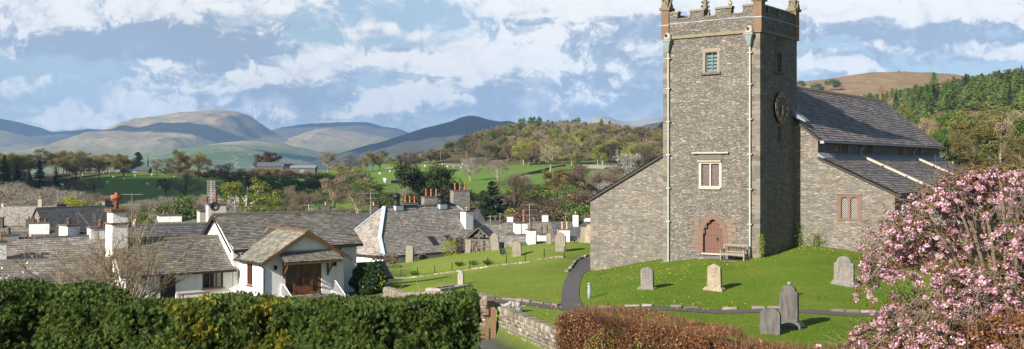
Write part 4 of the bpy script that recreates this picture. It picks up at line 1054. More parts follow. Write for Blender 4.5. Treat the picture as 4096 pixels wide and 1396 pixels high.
# ------------------------------------------------------------------ houses
def hframe(u,d,ang): a=math.radians(90-ang); return (X(u,d),d),a
def gable_house(name,label,cat,u,d,vr,ang,L,W,rise,eave_to_base,wall='white_render',roof='slates_grey',chim=(),wins=(),group=None,row=.24,sw=.4,flip=False,ends=True,over=.25,chim_wall=None,wcol='white_metal'):
    """a gabled house whose ridge middle stands at photo column u, row vr, distance d; ang = heading of the ridge, right of straight ahead"""
    a=math.radians(90-ang); zr=Z(vr,d); ze=zr-rise; base=ze-eave_to_base
    o=thing(name,label,cat,(X(u,d),d,base),a,group)
    B=lambda: CB(base)
    w=B(); x0,x1,y0,y1=-L/2,L/2,-W/2,W/2
    w.quad((x0,y0,base),(x1,y0,base),(x1,y0,ze),(x0,y0,ze)); w.quad((x1,y1,base),(x0,y1,base),(x0,y1,ze),(x1,y1,ze))
    w.poly([(x0,y1,base),(x0,y0,base),(x0,y0,ze),(x0,0,zr-.06),(x0,y1,ze)]); w.poly([(x1,y0,base),(x1,y1,base),(x1,y1,ze),(x1,0,zr-.06),(x1,y0,ze)])
    w.build('wall',M[wall],o)
    r=B(); sl=rise/(W/2); yo=over; sd=sum(map(ord,label))%97
    slate(r,[(x0-over,y0-yo,ze-sl*yo),(x1+over,y0-yo,ze-sl*yo),(x1+over,0,zr),(x0-over,0,zr)],row,sw,.025,sd)
    slate(r,[(x1+over,y1+yo,ze-sl*yo),(x0-over,y1+yo,ze-sl*yo),(x0-over,0,zr),(x1+over,0,zr)],row,sw,.025,sd+1)
    for xx in (x0-over,x1+over-.06):
        for s in (-1,1): r.prism([(xx,s*(W/2+yo),ze-sl*yo-.03),(xx,0,zr-.03),(xx,0,zr-.17),(xx,s*(W/2+yo),ze-sl*yo-.17)],(.06,0,0),1)
    ro=r.build('roof',[M[roof],M['roof_under']],o)
    t=B(); n=int((L+2*over)/.5)
    for i in range(n): xx=x0-over+i*(L+2*over)/n; t.prism([(xx,-.16,zr-.05),(xx,.16,zr-.05),(xx,.07,zr+.07),(xx,-.07,zr+.07)],((L+2*over)/n-.015,0,0))
    t.build('ridge_tiles',M['sooty_stone'],ro)
    g=B(); g.box(x0-over,x1+over,y0-yo-.1,y0-yo+.01,ze-sl*yo-.12,ze-sl*yo-.01); g.build('gutter',M['dark_gutter'],ro)
    for c in chim:
        cx,cy,h,cwid,cl,np_,pm=c[:7]; cm=c[7] if len(c)>7 else (chim_wall or wall); ph=c[8] if len(c)>8 else .45
        zb=zr-sl*abs(cy)-.4; ztop=zr-sl*abs(cy)+h if len(c)<10 else c[9]
        q=B(); q.box(cx-cl/2,cx+cl/2,cy-cwid/2,cy+cwid/2,zb,ztop); co_=q.build('chimney',M[cm],ro)
        q=B(); q.box(cx-cl/2-.07,cx+cl/2+.07,cy-cwid/2-.07,cy+cwid/2+.07,ztop,ztop+.13); q.build('cap',M['sooty_stone'],co_)
        for k in range(np_):
            px=cx+(k-(np_-1)/2)*(cl/max(np_,1))*.9; q=B()
            q.lathe([(.15,0),(.13,.1),(.11,ph*.8),(.14,ph*.85),(.14,ph)],(px,cy,ztop+.13),10); q.build('chimney_pot',M[pm],co_,True)
    for (side,a0,a1,z0,z1) in wins:
        f=B(); gl=B(); t_=.06
        if side=='f':
            bx=lambda mb,p,q,r_,s_,d0,d1: mb.box(p,q,y0-d1,y0-d0,r_,s_)
        else:
            bx=lambda mb,p,q,r_,s_,d0,d1: mb.box(x0-d1,x0-d0,p,q,r_,s_)
        Z0,Z1=ze+z0,ze+z1
        bx(f,a0,a0+t_,Z0,Z1,-.02,.04); bx(f,a1-t_,a1,Z0,Z1,-.02,.04); bx(f,a0+t_,a1-t_,Z1-t_,Z1,-.02,.04); bx(f,a0+t_,a1-t_,Z0,Z0+t_,-.02,.04); m_=(a0+a1)/2; bx(f,m_-.025,m_+.025,Z0+t_,Z1-t_,-.02,.035)
        bx(f,a0-.1,a1+.1,Z0-.08,Z0,-.02,.1)
        bx(gl,a0+t_,a1-t_,Z0+t_,Z1-t_,-.01,.01)
        fo=f.build('window',M[wcol],o); gl.build('pane',M['window_glass'],fo)
    return o

# ------------------------------------------------------------------ the white house with the gabled porch wing
def white_house():
    (ox,oy),a=hframe(1057,68,52); BZ=-9.3
    o=thing('white_house','white roughcast house with a gabled porch wing and brown glazed doors','house',(ox,oy,BZ),a)
    B=lambda: CB(BZ)
    P=lambda n,mb,m,par=o,sm=False: mb.build(n,[M[x] for x in (m if isinstance(m,(list,tuple)) else [m])],par,sm)
    ap,axx,sl=-4.25,2.94,.59; pz=lambda x: ap-sl*abs(x-axx)
    PW=5.87
    # walls
    w=B()
    wall_open(w,'y',0,0,PW,-9.4,-6.0,[(1.5,4.18,-8.58,-6.35)],.22); w.poly([(0,0,-6.0),(PW,0,-6.0),(axx,0,ap-.05)])
    wall_open(w,'x',0,0,4.1,-9.4,-6.0,[(1.85,2.75,-7.92,-6.45)],.16)
    w.quad((PW,0,-9.4),(PW,4.1,-9.4),(PW,4.1,-6.0),(PW,0,-6.0))
    P('porch_wall',w,'white_render')
    w=B(); wall_open(w,'y',4.1,-.4,9.2,-9.4,-5.5,[],.2)
    w.poly([(-.4,9.9,-9.4),(-.4,4.1,-9.4),(-.4,4.1,-5.5),(-.4,7,-3.4),(-.4,9.9,-5.5)]); w.poly([(9.2,4.1,-9.4),(9.2,9.9,-9.4),(9.2,9.9,-5.5),(9.2,7,-3.4),(9.2,4.1,-5.5)]); w.quad((9.2,9.9,-9.4),(-.4,9.9,-9.4),(-.4,9.9,-5.5),(9.2,9.9,-5.5))
    P('main_wall',w,'white_render')
    w=B(); wall_open(w,'y',4.14,-7.6,-.4,-9.4,-6.75,[(-2.55,-1.1,-8.15,-7.0),(-5.4,-4.35,-9.0,-7.05)],.2)
    w.poly([(-7.6,9.3,-9.4),(-7.6,4.14,-9.4),(-7.6,4.14,-6.75),(-7.6,6.7,-4.9),(-7.6,9.3,-6.75)])
    P('wing_wall',w,'white_render')
    # roofs
    r=B()
    slate(r,[(-.45,3.72,-5.62),(9.5,3.72,-5.62),(9.5,7,-3.3),(-.75,7,-3.3)],.19,.34,.028,21,grade=.25,ragged=.02); slate(r,[(9.5,10.2,-5.62),(-.75,10.2,-5.62),(-.75,7,-3.3),(9.5,7,-3.3)],.25,.4,.025,22)
    ro=P('main_roof',r,['slates_grey','roof_under'])
    t=B()
    for i in range(22): x=-.75+i*.466; t.prism([(x,6.82,-3.37),(x,7.18,-3.37),(x,7.07,-3.22),(x,6.93,-3.22)],(.45,0,0))
    P('ridge_tiles',t,'sooty_stone',ro)
    g=B(); g.box(-.5,9.5,3.6,3.72,-5.76,-5.63); g.box(-.5,9.45,3.72,3.8,-5.82,-5.66); P('gutter',g,'dark_gutter',ro)
    for s in (-1,1): bb=B(); bb.prism([(-.74,7,-3.35),(-.74,7+s*3.25,-5.68),(-.74,7+s*3.25,-5.86),(-.74,7,-3.55)],(.05,0,0)); P('bargeboard',bb,'dark_gutter',ro); bb=B(); bb.prism([(9.46,7,-3.35),(9.46,7+s*3.25,-5.68),(9.46,7+s*3.25,-5.86),(9.46,7,-3.55)],(.05,0,0)); P('bargeboard',bb,'dark_gutter',ro)
    r=B()
    slate(r,[(-8.0,3.85,-6.98),(-.2,3.85,-6.98),(-.42,6.7,-4.82),(-7.8,6.7,-4.82)],.19,.33,.028,23,grade=.2,ragged=.02); slate(r,[(-.4,9.6,-6.98),(-8.0,9.6,-6.98),(-7.8,6.7,-4.82),(-.4,6.7,-4.82)],.25,.4,.025,24)
    rw=P('wing_roof',r,['slates_grey','roof_under'])
    t=B()
    for i in range(16): x=-7.8+i*.46; t.prism([(x,6.52,-4.9),(x,6.88,-4.9),(x,6.78,-4.7),(x,6.62,-4.7)],(.445,0,0))
    P('ridge_tiles',t,'mossy_stone',rw)
    g=B(); g.box(-8.0,-.3,3.73,3.85,-7.1,-6.99); P('gutter',g,'dark_gutter',rw)
    # porch roof runs back into the main roof
    yb=lambda x: 3.72+max(0,(pz(x)+5.62))/.707
    r=B(); ex=-.38
    slate(r,[(ex,4.05,pz(ex)),(ex,-.45,pz(ex)),(axx,-.45,ap),(axx,yb(axx)+.25,ap),(.7,4.05,pz(.7))],.2,.34,.028,25,ragged=.02)
    e2=PW+.38
    slate(r,[(e2,-.45,pz(e2)),(e2,4.05,pz(e2)),(PW-.7,4.05,pz(PW-.7)),(axx,yb(axx)+.25,ap),(axx,-.45,ap)],.2,.34,.028,26)
    rp=P('porch_roof',r,['slates_mossy','roof_under'])
    t=B()
    for i in range(13): y=-.45+i*.47; t.prism([(axx-.17,y,ap-.06),(axx+.17,y,ap-.06),(axx+.07,y,ap+.08),(axx-.07,y,ap+.08)],(0,.455,0))
    P('ridge_tiles',t,'fascia_wood',rp)
    v=B(); v.beam((.55,3.95,pz(.55)+.04),(axx,yb(axx)+.1,ap+.04),.3,.04); P('valley_flashing',v,'hip_lead',rp)
    for s in (-1,1):
        bb=B(); x1=axx+s*(axx+.42); bb.prism([(axx,-.5,ap-.02),(x1,-.5,pz(x1)-.02),(x1,-.5,pz(x1)-.24),(axx,-.5,ap-.26)],(0,.05,0))
        bb.prism([(axx,-.45,ap-.05),(x1,-.45,pz(x1)-.05),(x1,-.45,pz(x1)-.12),(axx,-.45,ap-.12)],(0,.44,0))
        P('bargeboard',bb,'fascia_wood',rp)
    g=B(); g.tube([(-.42,-.4,pz(-.4)-.08),(-.42,4,pz(-.4)-.08)],.06,8); g.tube([(-.40,.02,pz(-.4)-.1),(-.1,-.02,pz(-.4)-.35),(-.06,-.06,-6.6),(-.06,-.06,-9.3)],.05,8); P('gutter',g,'dark_gutter',rp)
    # glazed doors
    f=B()
    f.box(1.5,1.6,.06,.18,-8.58,-6.35); f.box(4.08,4.18,.06,.18,-8.58,-6.35); f.box(1.6,4.08,.06,.18,-6.45,-6.35); f.box(1.6,4.08,.06,.18,-8.58,-8.5)
    df=P('door_frame',f,'brown_wood')
    n=4; lw=(4.08-1.6)/n
    for k in range(n):
        x=1.6+k*lw; q=B(); b=.11; zb=-8.5; kick=.55 if k in (1,2) else .12
        q.box(x+.006,x+b,.07,.15,zb,-6.46); q.box(x+lw-b,x+lw-.006,.07,.15,zb,-6.46); q.box(x+b,x+lw-b,.07,.15,-6.58,-6.46); q.box(x+b,x+lw-b,.07,.15,zb,zb+kick)
        d=P('door_leaf',q,'brown_wood',df)
        gq=B(); gq.box(x+b,x+lw-b,.10,.11,zb+kick,-6.58); P('pane',gq,'window_glass',d)
    q=B(); q.box(2.80,2.83,.02,.07,-7.65,-7.45); P('handle',q,'gold',df)
    # canopy over the doors
    c=B(); slate(c,[(.98,-.95,-6.22),(5.3,-.95,-6.22),(5.2,-.002,-5.62),(1.06,-.002,-5.62)],.15,.22,.02,27); ca=P('canopy_roof',c,['slates_mossy','roof_under'])
    q=B(); q.box(1.04,5.24,-.93,-.80,-6.40,-6.25); P('beam',q,'fascia_wood',ca)
    q=B(); q.box(1.0,5.28,-.12,-.01,-5.64,-5.55); P('flashing',q,'blue_grey_pipe',ca)
    for x in (1.36,4.62):
        q=B(); q.box(x-.05,x+.05,-.1,-.005,-7.35,-6.3); q.box(x-.05,x+.05,-.9,-.1,-6.42,-6.32); q.beam((x,-.07,-7.2),(x,-.8,-6.42),.09); P('bracket',q,'brown_wood',ca)
    for x in (.72,5.1):
        q=B(); q.box(x-.03,x+.03,-.06,-.002,-6.75,-6.45); q.beam((x,-.05,-6.5),(x,-.2,-6.45),.03); q.taper(x,-.2,-6.75,-6.52,.05,.05,.08,.08); q.taper(x,-.2,-6.52,-6.42,.10,.10,.02,.02); P('wall_lantern',q,'black_iron')
    # windows
    def win(x0,x1,z0,z1,y,mull,par=o):
        f=B(); f.box(x0,x0+.07,y+.06,y+.16,z0,z1); f.box(x1-.07,x1,y+.06,y+.16,z0,z1); f.box(x0+.07,x1-.07,y+.06,y+.16,z1-.07,z1); f.box(x0+.07,x1-.07,y+.06,y+.16,z0,z0+.07)
        for m_ in mull: xx=x0+(x1-x0)*m_; f.box(xx-.03,xx+.03,y+.05,y+.15,z0+.07,z1-.07)
        f.box(x0-.12,x1+.12,y-.08,y+.06,z0-.06,z0-.001)
        wo=P('window',f,'brown_wood'); g=B(); g.box(x0+.07,x1-.07,y+.11,y+.12,z0+.07,z1-.07); P('pane',g,'window_glass',wo)
        for k in range(2):
            g=B(); c0=x0+.12+(x1-x0)*.42*k; g.box(c0+.18,c0+.48,y+.14,y+.15,z0+.07,z1-.07); P('curtain',g,'white_render',wo)
        return wo
    win(-2.55,-1.1,-8.15,-7.0,4.14,(.36,.7))
    f=B(); f.box(.04,.14,1.85,1.95,-7.92,-6.45); f.box(.04,.14,2.65,2.75,-7.92,-6.45); f.box(.04,.14,1.95,2.65,-6.55,-6.45); f.box(.04,.14,1.95,2.65,-7.92,-7.82); f.box(.03,.13,2.27,2.33,-7.82,-6.55); f.box(-.1,.04,1.75,2.85,-7.99,-7.921)
    wo=P('window',f,'brown_wood'); g=B(); g.box(.09,.10,1.95,2.65,-7.82,-6.55); P('pane',g,'window_glass',wo)
    q=B(); q.box(-5.4,-4.35,4.3,4.32,-9.0,-7.05); q.box(-5.35,-4.88,4.24,4.3,-8.95,-7.1); q.box(-4.86,-4.40,4.24,4.3,-8.95,-7.1); P('side_door',q,'dark_gutter')
    # rain pipe on the far corner, chimney at the wing's end
    q=B(); q.tube([(7.75,3.7,-5.7),(7.75,4.02,-6.0),(7.75,4.02,-9.2)],.05,8); P('downpipe',q,'dark_gutter')
    q=B(); q.box(-7.9,-6.9,6.0,7.4,-5.9,-3.75); q.box(-7.82,-6.98,6.08,7.32,-3.63,-2.95); ch=P('chimney',q,'white_render',rw)
    q=B(); q.box(-7.98,-6.82,5.92,7.48,-3.75,-3.63); q.box(-7.95,-6.85,5.95,7.45,-2.95,-2.72); P('cap',q,'fascia_wood',ch)
    q=B(); q.lathe([(.15,0),(.14,.7),(.16,.72)],(-7.4,6.7,-2.72),12); q.tube([(-7.75,6.7,-1.98),(-7.05,6.7,-1.98)],.17,12); q.lathe([(.12,0),(.12,.28)],(-7.4,6.7,-1.95),10); P('chimney_pot',q,'terracotta',ch,True)
    # landing, steps
    q=B(); q.box(1.1,5.0,-1.25,-.001,-9.6,-8.60); P('landing',q,'slate_stone')
    for x in (1.15,4.95):
        q=B(); q.tube([(x,-.05,-7.72),(x,-.55,-7.72),(x,-1.9,-8.55)],.03,8); q.tube([(x,-.05,-8.5),(x,-.5,-8.5),(x,-1.9,-9.25)],.022,6); q.tube([(x,-1.9,-8.55),(x,-1.9,-9.4)],.03,8); q.tube([(x,-.05,-7.72),(x,-.05,-8.6)],.03,8)
        for k in range(14):
            y=-.15-k*.125; f_=max(0,(-y-.52)/1.38); q.tube([(x,y,-7.74-.82*f_),(x,y,-8.5-.74*f_)],.012,5)
        P('handrail',q,'white_metal')
white_house()
hO,hA=hframe(1057,68,52)
def hw(x,y,z): c,s=math.cos(hA),math.sin(hA); return Vector((hO[0]+c*x-s*y,hO[1]+s*x+c*y,z))
def boots():
    for k in range(2):
        p=hw(3.45+.5*k,-.28,-8.6); t=thing('walking_boots','pair of dark walking boots left on the landing, '+('the left pair by the door leaf' if k==0 else 'the right pair nearest the handrail'),'boots',p,hA+.1*k)
        for s in (-1,1):
            m=MB(); m.tube([(s*.08,-.13,.05),(s*.08,0,.055),(s*.08,.1,.06)],[.045,.052,.05],8); m.tube([(s*.08,.09,.05),(s*.08,.1,.16),(s*.08,.1,.24)],[.05,.05,.055],8); m.box(s*.08-.05,s*.08+.05,-.17,.14,0,.03); m.build('boot',M['boot_leather'],t,True)
boots()
m=MB(); m.taper(0,0,0,.5,.5,.32,.55,.36); m.box(-.57,.57,-.38,.38,.5,.56)
b_=m.build('storage_box',M['blue_plastic']); b_.location=hw(.35,-1.4,-9.05); b_.rotation_euler=(0,0,hA+.2); tag(b_,'blue plastic box on the ground below the white porch','box')
def bench_rail():
    p=hw(-3.6,2.9,-8.95); t=thing('garden_table','low slatted timber garden table beside the white wall','table',p,hA)
    m=MB(); 
    for k in range(4): m.box(-1.0,1.0,-.38+k*.2,-.22+k*.2,.66,.70)
    m.build('table_top',M['old_oak'],t)
    for sx in (-.85,.85):
        for sy in (-.3,.3): q=MB(); q.box(sx-.04,sx+.04,sy-.04,sy+.04,-.4,.66); q.build('leg',M['old_oak'],t)
bench_rail()

# ------------------------------------------------------------------ the hall with the hipped, bell-cast roof
def hall():
    (ox,oy),a=hframe(1535,119,45); BZ=-13.9
    o=thing('hipped_hall','broad white hall under a bell-cast hipped slate roof with two black ventilators','hall',(ox,oy,BZ),a)
    B=lambda: CB(BZ); L,W=20.6,11.2
    P=lambda n,mb,m,par=o,sm=False: mb.build(n,[M[x] for x in (m if isinstance(m,(list,tuple)) else [m])],par,sm)
    w=B()
    for q in (((.4,.4),(L-.4,.4)),((L-.4,.4),(L-.4,W-.4)),((L-.4,W-.4),(.4,W-.4)),((.4,W-.4),(.4,.4))): w.quad((*q[0],BZ-1),(*q[1],BZ-1),(*q[1],-10.2),(*q[0],-10.2))
    P('wall',w,'white_render')
    e=[(0,0),(L,0),(L,W),(0,W)]; ez=-10.22; i1,i2=1.35,2.5; mz=-8.17; md=[(i1,i2),(L-i1,i2),(L-i1,W-i2),(i1,W-i2)]; rz=-4.77; rd=[(4.4,W/2),(15.9,W/2)]
    E3=[(*p,ez) for p in e]; M3=[(*p,mz) for p in md]; R3=[(*p,rz) for p in rd]
    r=B()
    for k in range(4): slate(r,[E3[k],E3[(k+1)%4],M3[(k+1)%4],M3[k]],.24,.36,.03,40+k)
    slate(r,[M3[0],M3[1],R3[1],R3[0]],.24,.36,.03,45,ragged=.02); slate(r,[M3[1],M3[2],R3[1]],.24,.36,.03,46); slate(r,[M3[2],M3[3],R3[0],R3[1]],.24,.36,.03,47); slate(r,[M3[3],M3[0],R3[0]],.24,.36,.03,48)
    ro=P('roof',r,['slates_hall','roof_under'])
    for k in range(4):
        h=B(); t=R3[0] if k in (0,3) else R3[1]
        up=Vector((0,0,.06)); h.beam(Vector(E3[k])+up,Vector(M3[k])+up,.42,.09); h.beam(Vector(M3[k])+up,Vector(t)+up,.42,.09); P('hip_flashing',h,'hip_lead',ro)
    h=B(); h.prism([(4.4,W/2-.2,rz-.06),(4.4,W/2+.2,rz-.06),(4.4,W/2+.08,rz+.12),(4.4,W/2-.08,rz+.12)],(11.5,0,0)); P('ridge_tiles',h,'sooty_stone',ro)
    g=B(); g.box(-.1,L+.1,-.12,.0,ez-.16,ez-.02); g.box(-.12,0,0,W,ez-.16,ez-.02); P('gutter',g,'dark_gutter',ro)
    for x in (6.35,13.5):
        v=B(); v.box(x-.6,x+.6,W/2-.6,W/2+.6,rz-.5,rz+.05); b=P('ventilator_base',v,'hip_lead',ro)
        v=B(); v.lathe([(.52,.05),(.52,.2),(.40,.24),(.40,1.1),(.55,1.14),(.55,1.22),(.48,1.4),(.3,1.6),(.08,1.68),(.03,1.7),(.03,2.3)],(x,W/2,rz),12); vo=P('ventilator',v,'black_iron',ro,True)
    c=B(); c.box(15.2,16.5,2.7,3.7,-9,-5.65); co_=P('chimney',c,'white_render',ro); c=B(); c.box(15.12,16.58,2.62,3.78,-5.65,-5.48); P('cap',c,'fascia_wood',co_)
    c=B(); c.lathe([(.13,0),(.13,.3),(.3,.32),(.05,.5)],(15.85,3.2,-5.48),10); P('chimney_pot',c,'lead_dull',co_)
    sl=(mz-ez)/i2
    for x in (8.3,11.0):
        s=B(); z=lambda y: ez+sl*y; s.prism([(x,.95,z(.95)+.03),(x+.85,.95,z(.95)+.03),(x+.85,2.1,z(2.1)+.03),(x,2.1,z(2.1)+.03)],(0,-.05,.07)); so_=P('skylight',s,'dark_gutter',ro)
        s=B(); s.prism([(x+.08,1.05,z(1.05)+.11),(x+.77,1.05,z(1.05)+.11),(x+.77,2.0,z(2.0)+.11),(x+.08,2.0,z(2.0)+.11)],(0,-.01,.02)); P('pane',s,'sky_glass',so_)
hall()

# ------------------------------------------------------------------ lych gate
def lychgate():
    d=115; bz=-9.3; t=thing('lych_gate','open timber lych gate with a slate gable roof behind the churchyard','lych gate',(X(1916,d),d,bz),math.radians(-12))
    r=MB(); hz,az=1.55,2.75
    slate(r,[(-1.75,.3+2.6,hz-.25),(-1.75,-.3,hz-.25),(0,-.3,az),(0,2.9,az)],.2,.3,.03,60); slate(r,[(1.75,-.3,hz-.25),(1.75,2.9,hz-.25),(0,2.9,az),(0,-.3,az)],.2,.3,.03,61); ro=r.build('roof',[M['slates_mossy'],M['roof_under']],t)
    for y in (-.28,2.7):
        b=MB()
        for s in (-1,1): b.beam((0,y,az-.12),(s*1.7,y,hz-.35),.1,.2,up=(0,1,0))
        b.build('bargeboard',M['old_oak'],ro)
    f=MB()
    for y in (0,2.5):
        f.box(-1.35,1.35,y-.09,y+.09,1.15,1.38); f.box(-.08,.08,y-.08,y+.08,1.38,2.55)
        for s in (-1,1): f.beam((0,y,1.5),(s*.75,y,2.1),.12); f.beam((s*.05,y,2.5),(s*1.4,y,1.4),.12)
    f.build('truss',M['old_oak'],t)
    for sx in (-1.3,0,1.3):
        for y in (0,2.5):
            p=MB(); p.box(sx-.1,sx+.1,y-.1,y+.1,-1.0,1.15)
            if sx: p.beam((sx,y,.3),(sx-(.9 if sx>0 else -.9),y,1.12),.11)
            p.build('post',M['old_oak'],t)
    for s in (-1,1):
        q=MB(); q.box(min(s*1.2,s*.12),max(s*1.2,s*.12),-.04,.04,.55,.65)
        for k in range(5): x=s*(.2+k*.22); q.box(x-.03,x+.03,-.04,.04,-.5,.55)
        q.build('gate_leaf',M['old_oak'],t)
    w=MB(); w.box(1.3,2.3,-.2,2.6,-1,.9); w.build('side_wall',M['slate_stone'],t)
lychgate()

# ------------------------------------------------------------------ the rest of the village
gable_house('house','white-walled house with a dark slate roof just behind the white porch house','house',665,82,896,62,8.6,6.0,2.3,3.6,roof='slates_dark',chim=[(-3.4,0,.7,.7,1.0,1,'terracotta','grey_render'),(3.9,.2,1.6,1.0,1.4,1,'dark_clay','grey_render',1.1)])
# roofs at the left, between the hedge and the school
gable_house('house','low house with a long dark slate roof directly above the hedge at the left','house',70,56,1042,70,9,8,2.1,2.2,roof='slates_grey',wall='grey_render',chim=[])
gable_house('outhouse','lean stone outhouse with a stepped dark slate roof behind the bare shrub','outhouse',150,50,1108,64,5.6,4.6,1.2,1.6,roof='slates_dark',wall='slate_stone')
gable_house('house','house with a pale weathered slate roof and a square white chimney in front','house',200,72,948,52,7.4,6.0,2.0,2.6,roof='slates_hall',chim=[(-3.6,-2.1,1.3,.6,.62,1,'buff_clay'),(-3.0,.3,.35,.9,1.9,2,'dark_clay'),(3.4,0,.5,.9,1.6,1,'dark_clay')])
gable_house('house','house with a blue-grey slate roof beside the tall chimney of the porch house','house',350,76,950,128,6.5,5.5,2.1,2.8,roof='slates_dark',chim=[(-2.6,0,.75,.9,1.2,1,'dark_clay'),(2.4,0,.5,.8,1.0,2,'dark_clay')])
gable_house('cottage','white cottage with twin red pots at the left edge of the village','cottage',-8,95,985,66,7,5,1.7,3.0,roof='slates_dark',chim=[(2.6,-.5,.75,.8,1.0,2,'terracotta')])
gable_house('cottage','white cottage with a shallow slate roof under the school windows','cottage',70,112,928,72,9,5.5,1.6,3.0,roof='slates_dark',chim=[(2.2,0,.9,1.0,2.0,3,'dark_clay'),(-3.4,0,.6,.8,1.2,1,'terracotta')])
gable_house('house','grey-roofed house with a stubby pot beyond the far left cottages','house',20,150,905,75,11,7,2.2,3.0,roof='slates_grey',wall='grey_render',chim=[(-1.0,0,1.2,1.0,1.6,1,'terracotta','sooty_stone'),(3.5,0,.8,.9,1.4,2,'dark_clay','sooty_stone')])
gable_house('cottage','small white cottage with a dark pot between the shrub and the tall chimney','cottage',505,98,945,60,5,5,1.6,3.2,roof='slates_dark',chim=[(-1.8,0,.7,.8,1.0,1,'dark_clay')])
gable_house('cottage','white cottage with a flat-topped chimney stack beyond the dark slate roof','cottage',725,112,880,66,5,5,1.0,4.2,roof='slates_grey',chim=[(-1.2,0,.5,1.0,2.4,2,'dark_clay')])
gable_house('house','house with a tall ochre pot on a rendered stack left of the main slate roof','house',800,95,895,60,4.2,5,1.5,3.6,roof='slates_mossy',wall='grey_render',chim=[(.6,0,1.15,1.1,1.5,1,'dark_clay','grey_render',1.25),(2.0,.4,.8,.7,.7,1,'dark_clay','grey_render',.5)])
# school: two stone blocks
gable_house('school','stone school block with a long pale slate roof and two louvred dormers','school',116,193,824,82,9.2,9,3.6,4.0,roof='slates_hall',wall='aisle_stone',chim=[(-4.6,0,.5,.5,.5,0,'dark_clay','pale_sandstone'),(2.0,0,1.3,.6,.7,1,'buff_clay','pale_sandstone')],wins=[('f',-2.6,-.6,-1.6,-.4)])
gable_house('schoolhouse','dark-roofed stone schoolhouse with a pointed gable window facing the village','schoolhouse',305,182,826,38,14,7.0,4.0,4.5,roof='slates_dark',wall='chimney_stone',chim=[(6.0,.3,1.0,1.0,1.4,3,'dark_clay','chimney_stone'),(-1.6,2.4,3.0,1.0,1.8,2,'dark_clay','sooty_stone')],wins=[('g',-1.3,-.2,-1.9,-.7),('g',.2,1.3,-1.9,-.7)])
# middle gap, and the stacks behind the hall
gable_house('house','dark slate house with two stone chimneys seen in the gap left of the hall','house',1398,150,856,75,8.0,6.5,2.6,5,roof='slates_dark',wall='grey_render',chim=[(-3.4,0,1.2,.9,1.2,1,'buff_clay','sooty_stone'),(3.5,0,1.1,.9,1.3,1,'buff_clay','sooty_stone'),(-2.6,-2.4,1.6,.8,1.1,2,'buff_clay','grey_render')])
gable_house('tall_house','tall stone house with two big chimney stacks of three orange pots behind the hall','house',1766,150,836,64,11,8,2.6,6,roof='slates_dark',wall='chimney_stone',chim=[(-1.6,0,1.75,1.3,2.6,3,'terracotta','chimney_stone',1.0),(2.9,0,2.6,1.3,2.6,3,'terracotta','chimney_stone',1.0)])
gable_house('cottage','cottage with thin red pots just right of the first black ventilator','cottage',1640,158,825,70,5,5,1.2,6,roof='slates_dark',wall='grey_render',chim=[(0,0,.45,.9,2.4,3,'terracotta','sooty_stone',.95)])
# right of the hall
gable_house('terrace_house','long dark slate terrace with five white chimneys beyond the lawn','terrace',2240,165,888,84,17,7,2.6,4,roof='slates_dark',wall='grey_render',chim=[(-8.0,0,.9,.6,.9,0,'dark_clay','white_render'),(-2.4,0,1.1,.6,.9,0,'dark_clay','white_render'),(2.4,-.6,1.6,.7,.8,1,'buff_clay','white_render'),(4.4,.4,.9,.7,1.2,2,'dark_clay','white_render'),(7.6,0,1.1,.9,1.2,1,'buff_clay','white_render')])
gable_house('terrace_house','pebble-grey slate terrace roof behind the twin drum chimney','terrace',2060,150,890,80,10,7,2.6,4,roof='slates_grey',wall='grey_render',chim=[(-3.2,0,.2,.9,1.6,2,'dark_clay','sooty_stone')])
gable_house('cottage','grey slate roofed cottage right of the hall with a stone end finial','cottage',2030,128,942,118,6,7,2.4,3,roof='slates_grey',wall='grey_render',chim=[])
gable_house('house','house with a twin drum white chimney and one tall orange pot','house',2092,132,930,70,3.6,4.4,1.0,4.0,roof='slates_dark',wall='white_render',chim=[(-.8,0,1.2,.75,.75,0,'terracotta'),(.1,0,1.2,.75,.75,1,'terracotta','white_render',1.5)])
gable_house('house','house with a slim white stack and a brown pot, right of the twin drum chimney','house',2138,124,968,70,3.4,4.4,.9,3.6,roof='slates_dark',wall='white_render',chim=[(-.6,-.4,1.6,.9,.9,1,'dark_clay','white_render',.7)])
gable_house('house','house with a broad white stack of two brown pots beyond the middle of the lawn','house',2182,130,965,72,4.2,4.6,.9,3.6,roof='slates_dark',wall='white_render',chim=[(-.3,-.4,1.0,.9,1.6,2,'dark_clay','white_render',1.0),(2.0,.4,.6,.7,.8,2,'buff_clay','white_render',.8)])
gable_house('house','grey slate house with a white stack of two buff pots nearest the church corner','house',2318,128,948,96,6.5,6,2.0,3.6,roof='slates_grey',wall='grey_render',chim=[(-1.8,-.5,1.2,.9,1.3,2,'buff_clay','white_render',.9)])
gable_house('shed','low slate shed roof beside the white house with its bottle-green bin store','shed',1446,82,1052,60,3.4,3.0,.9,1.4,roof='slates_grey',wall='white_render')

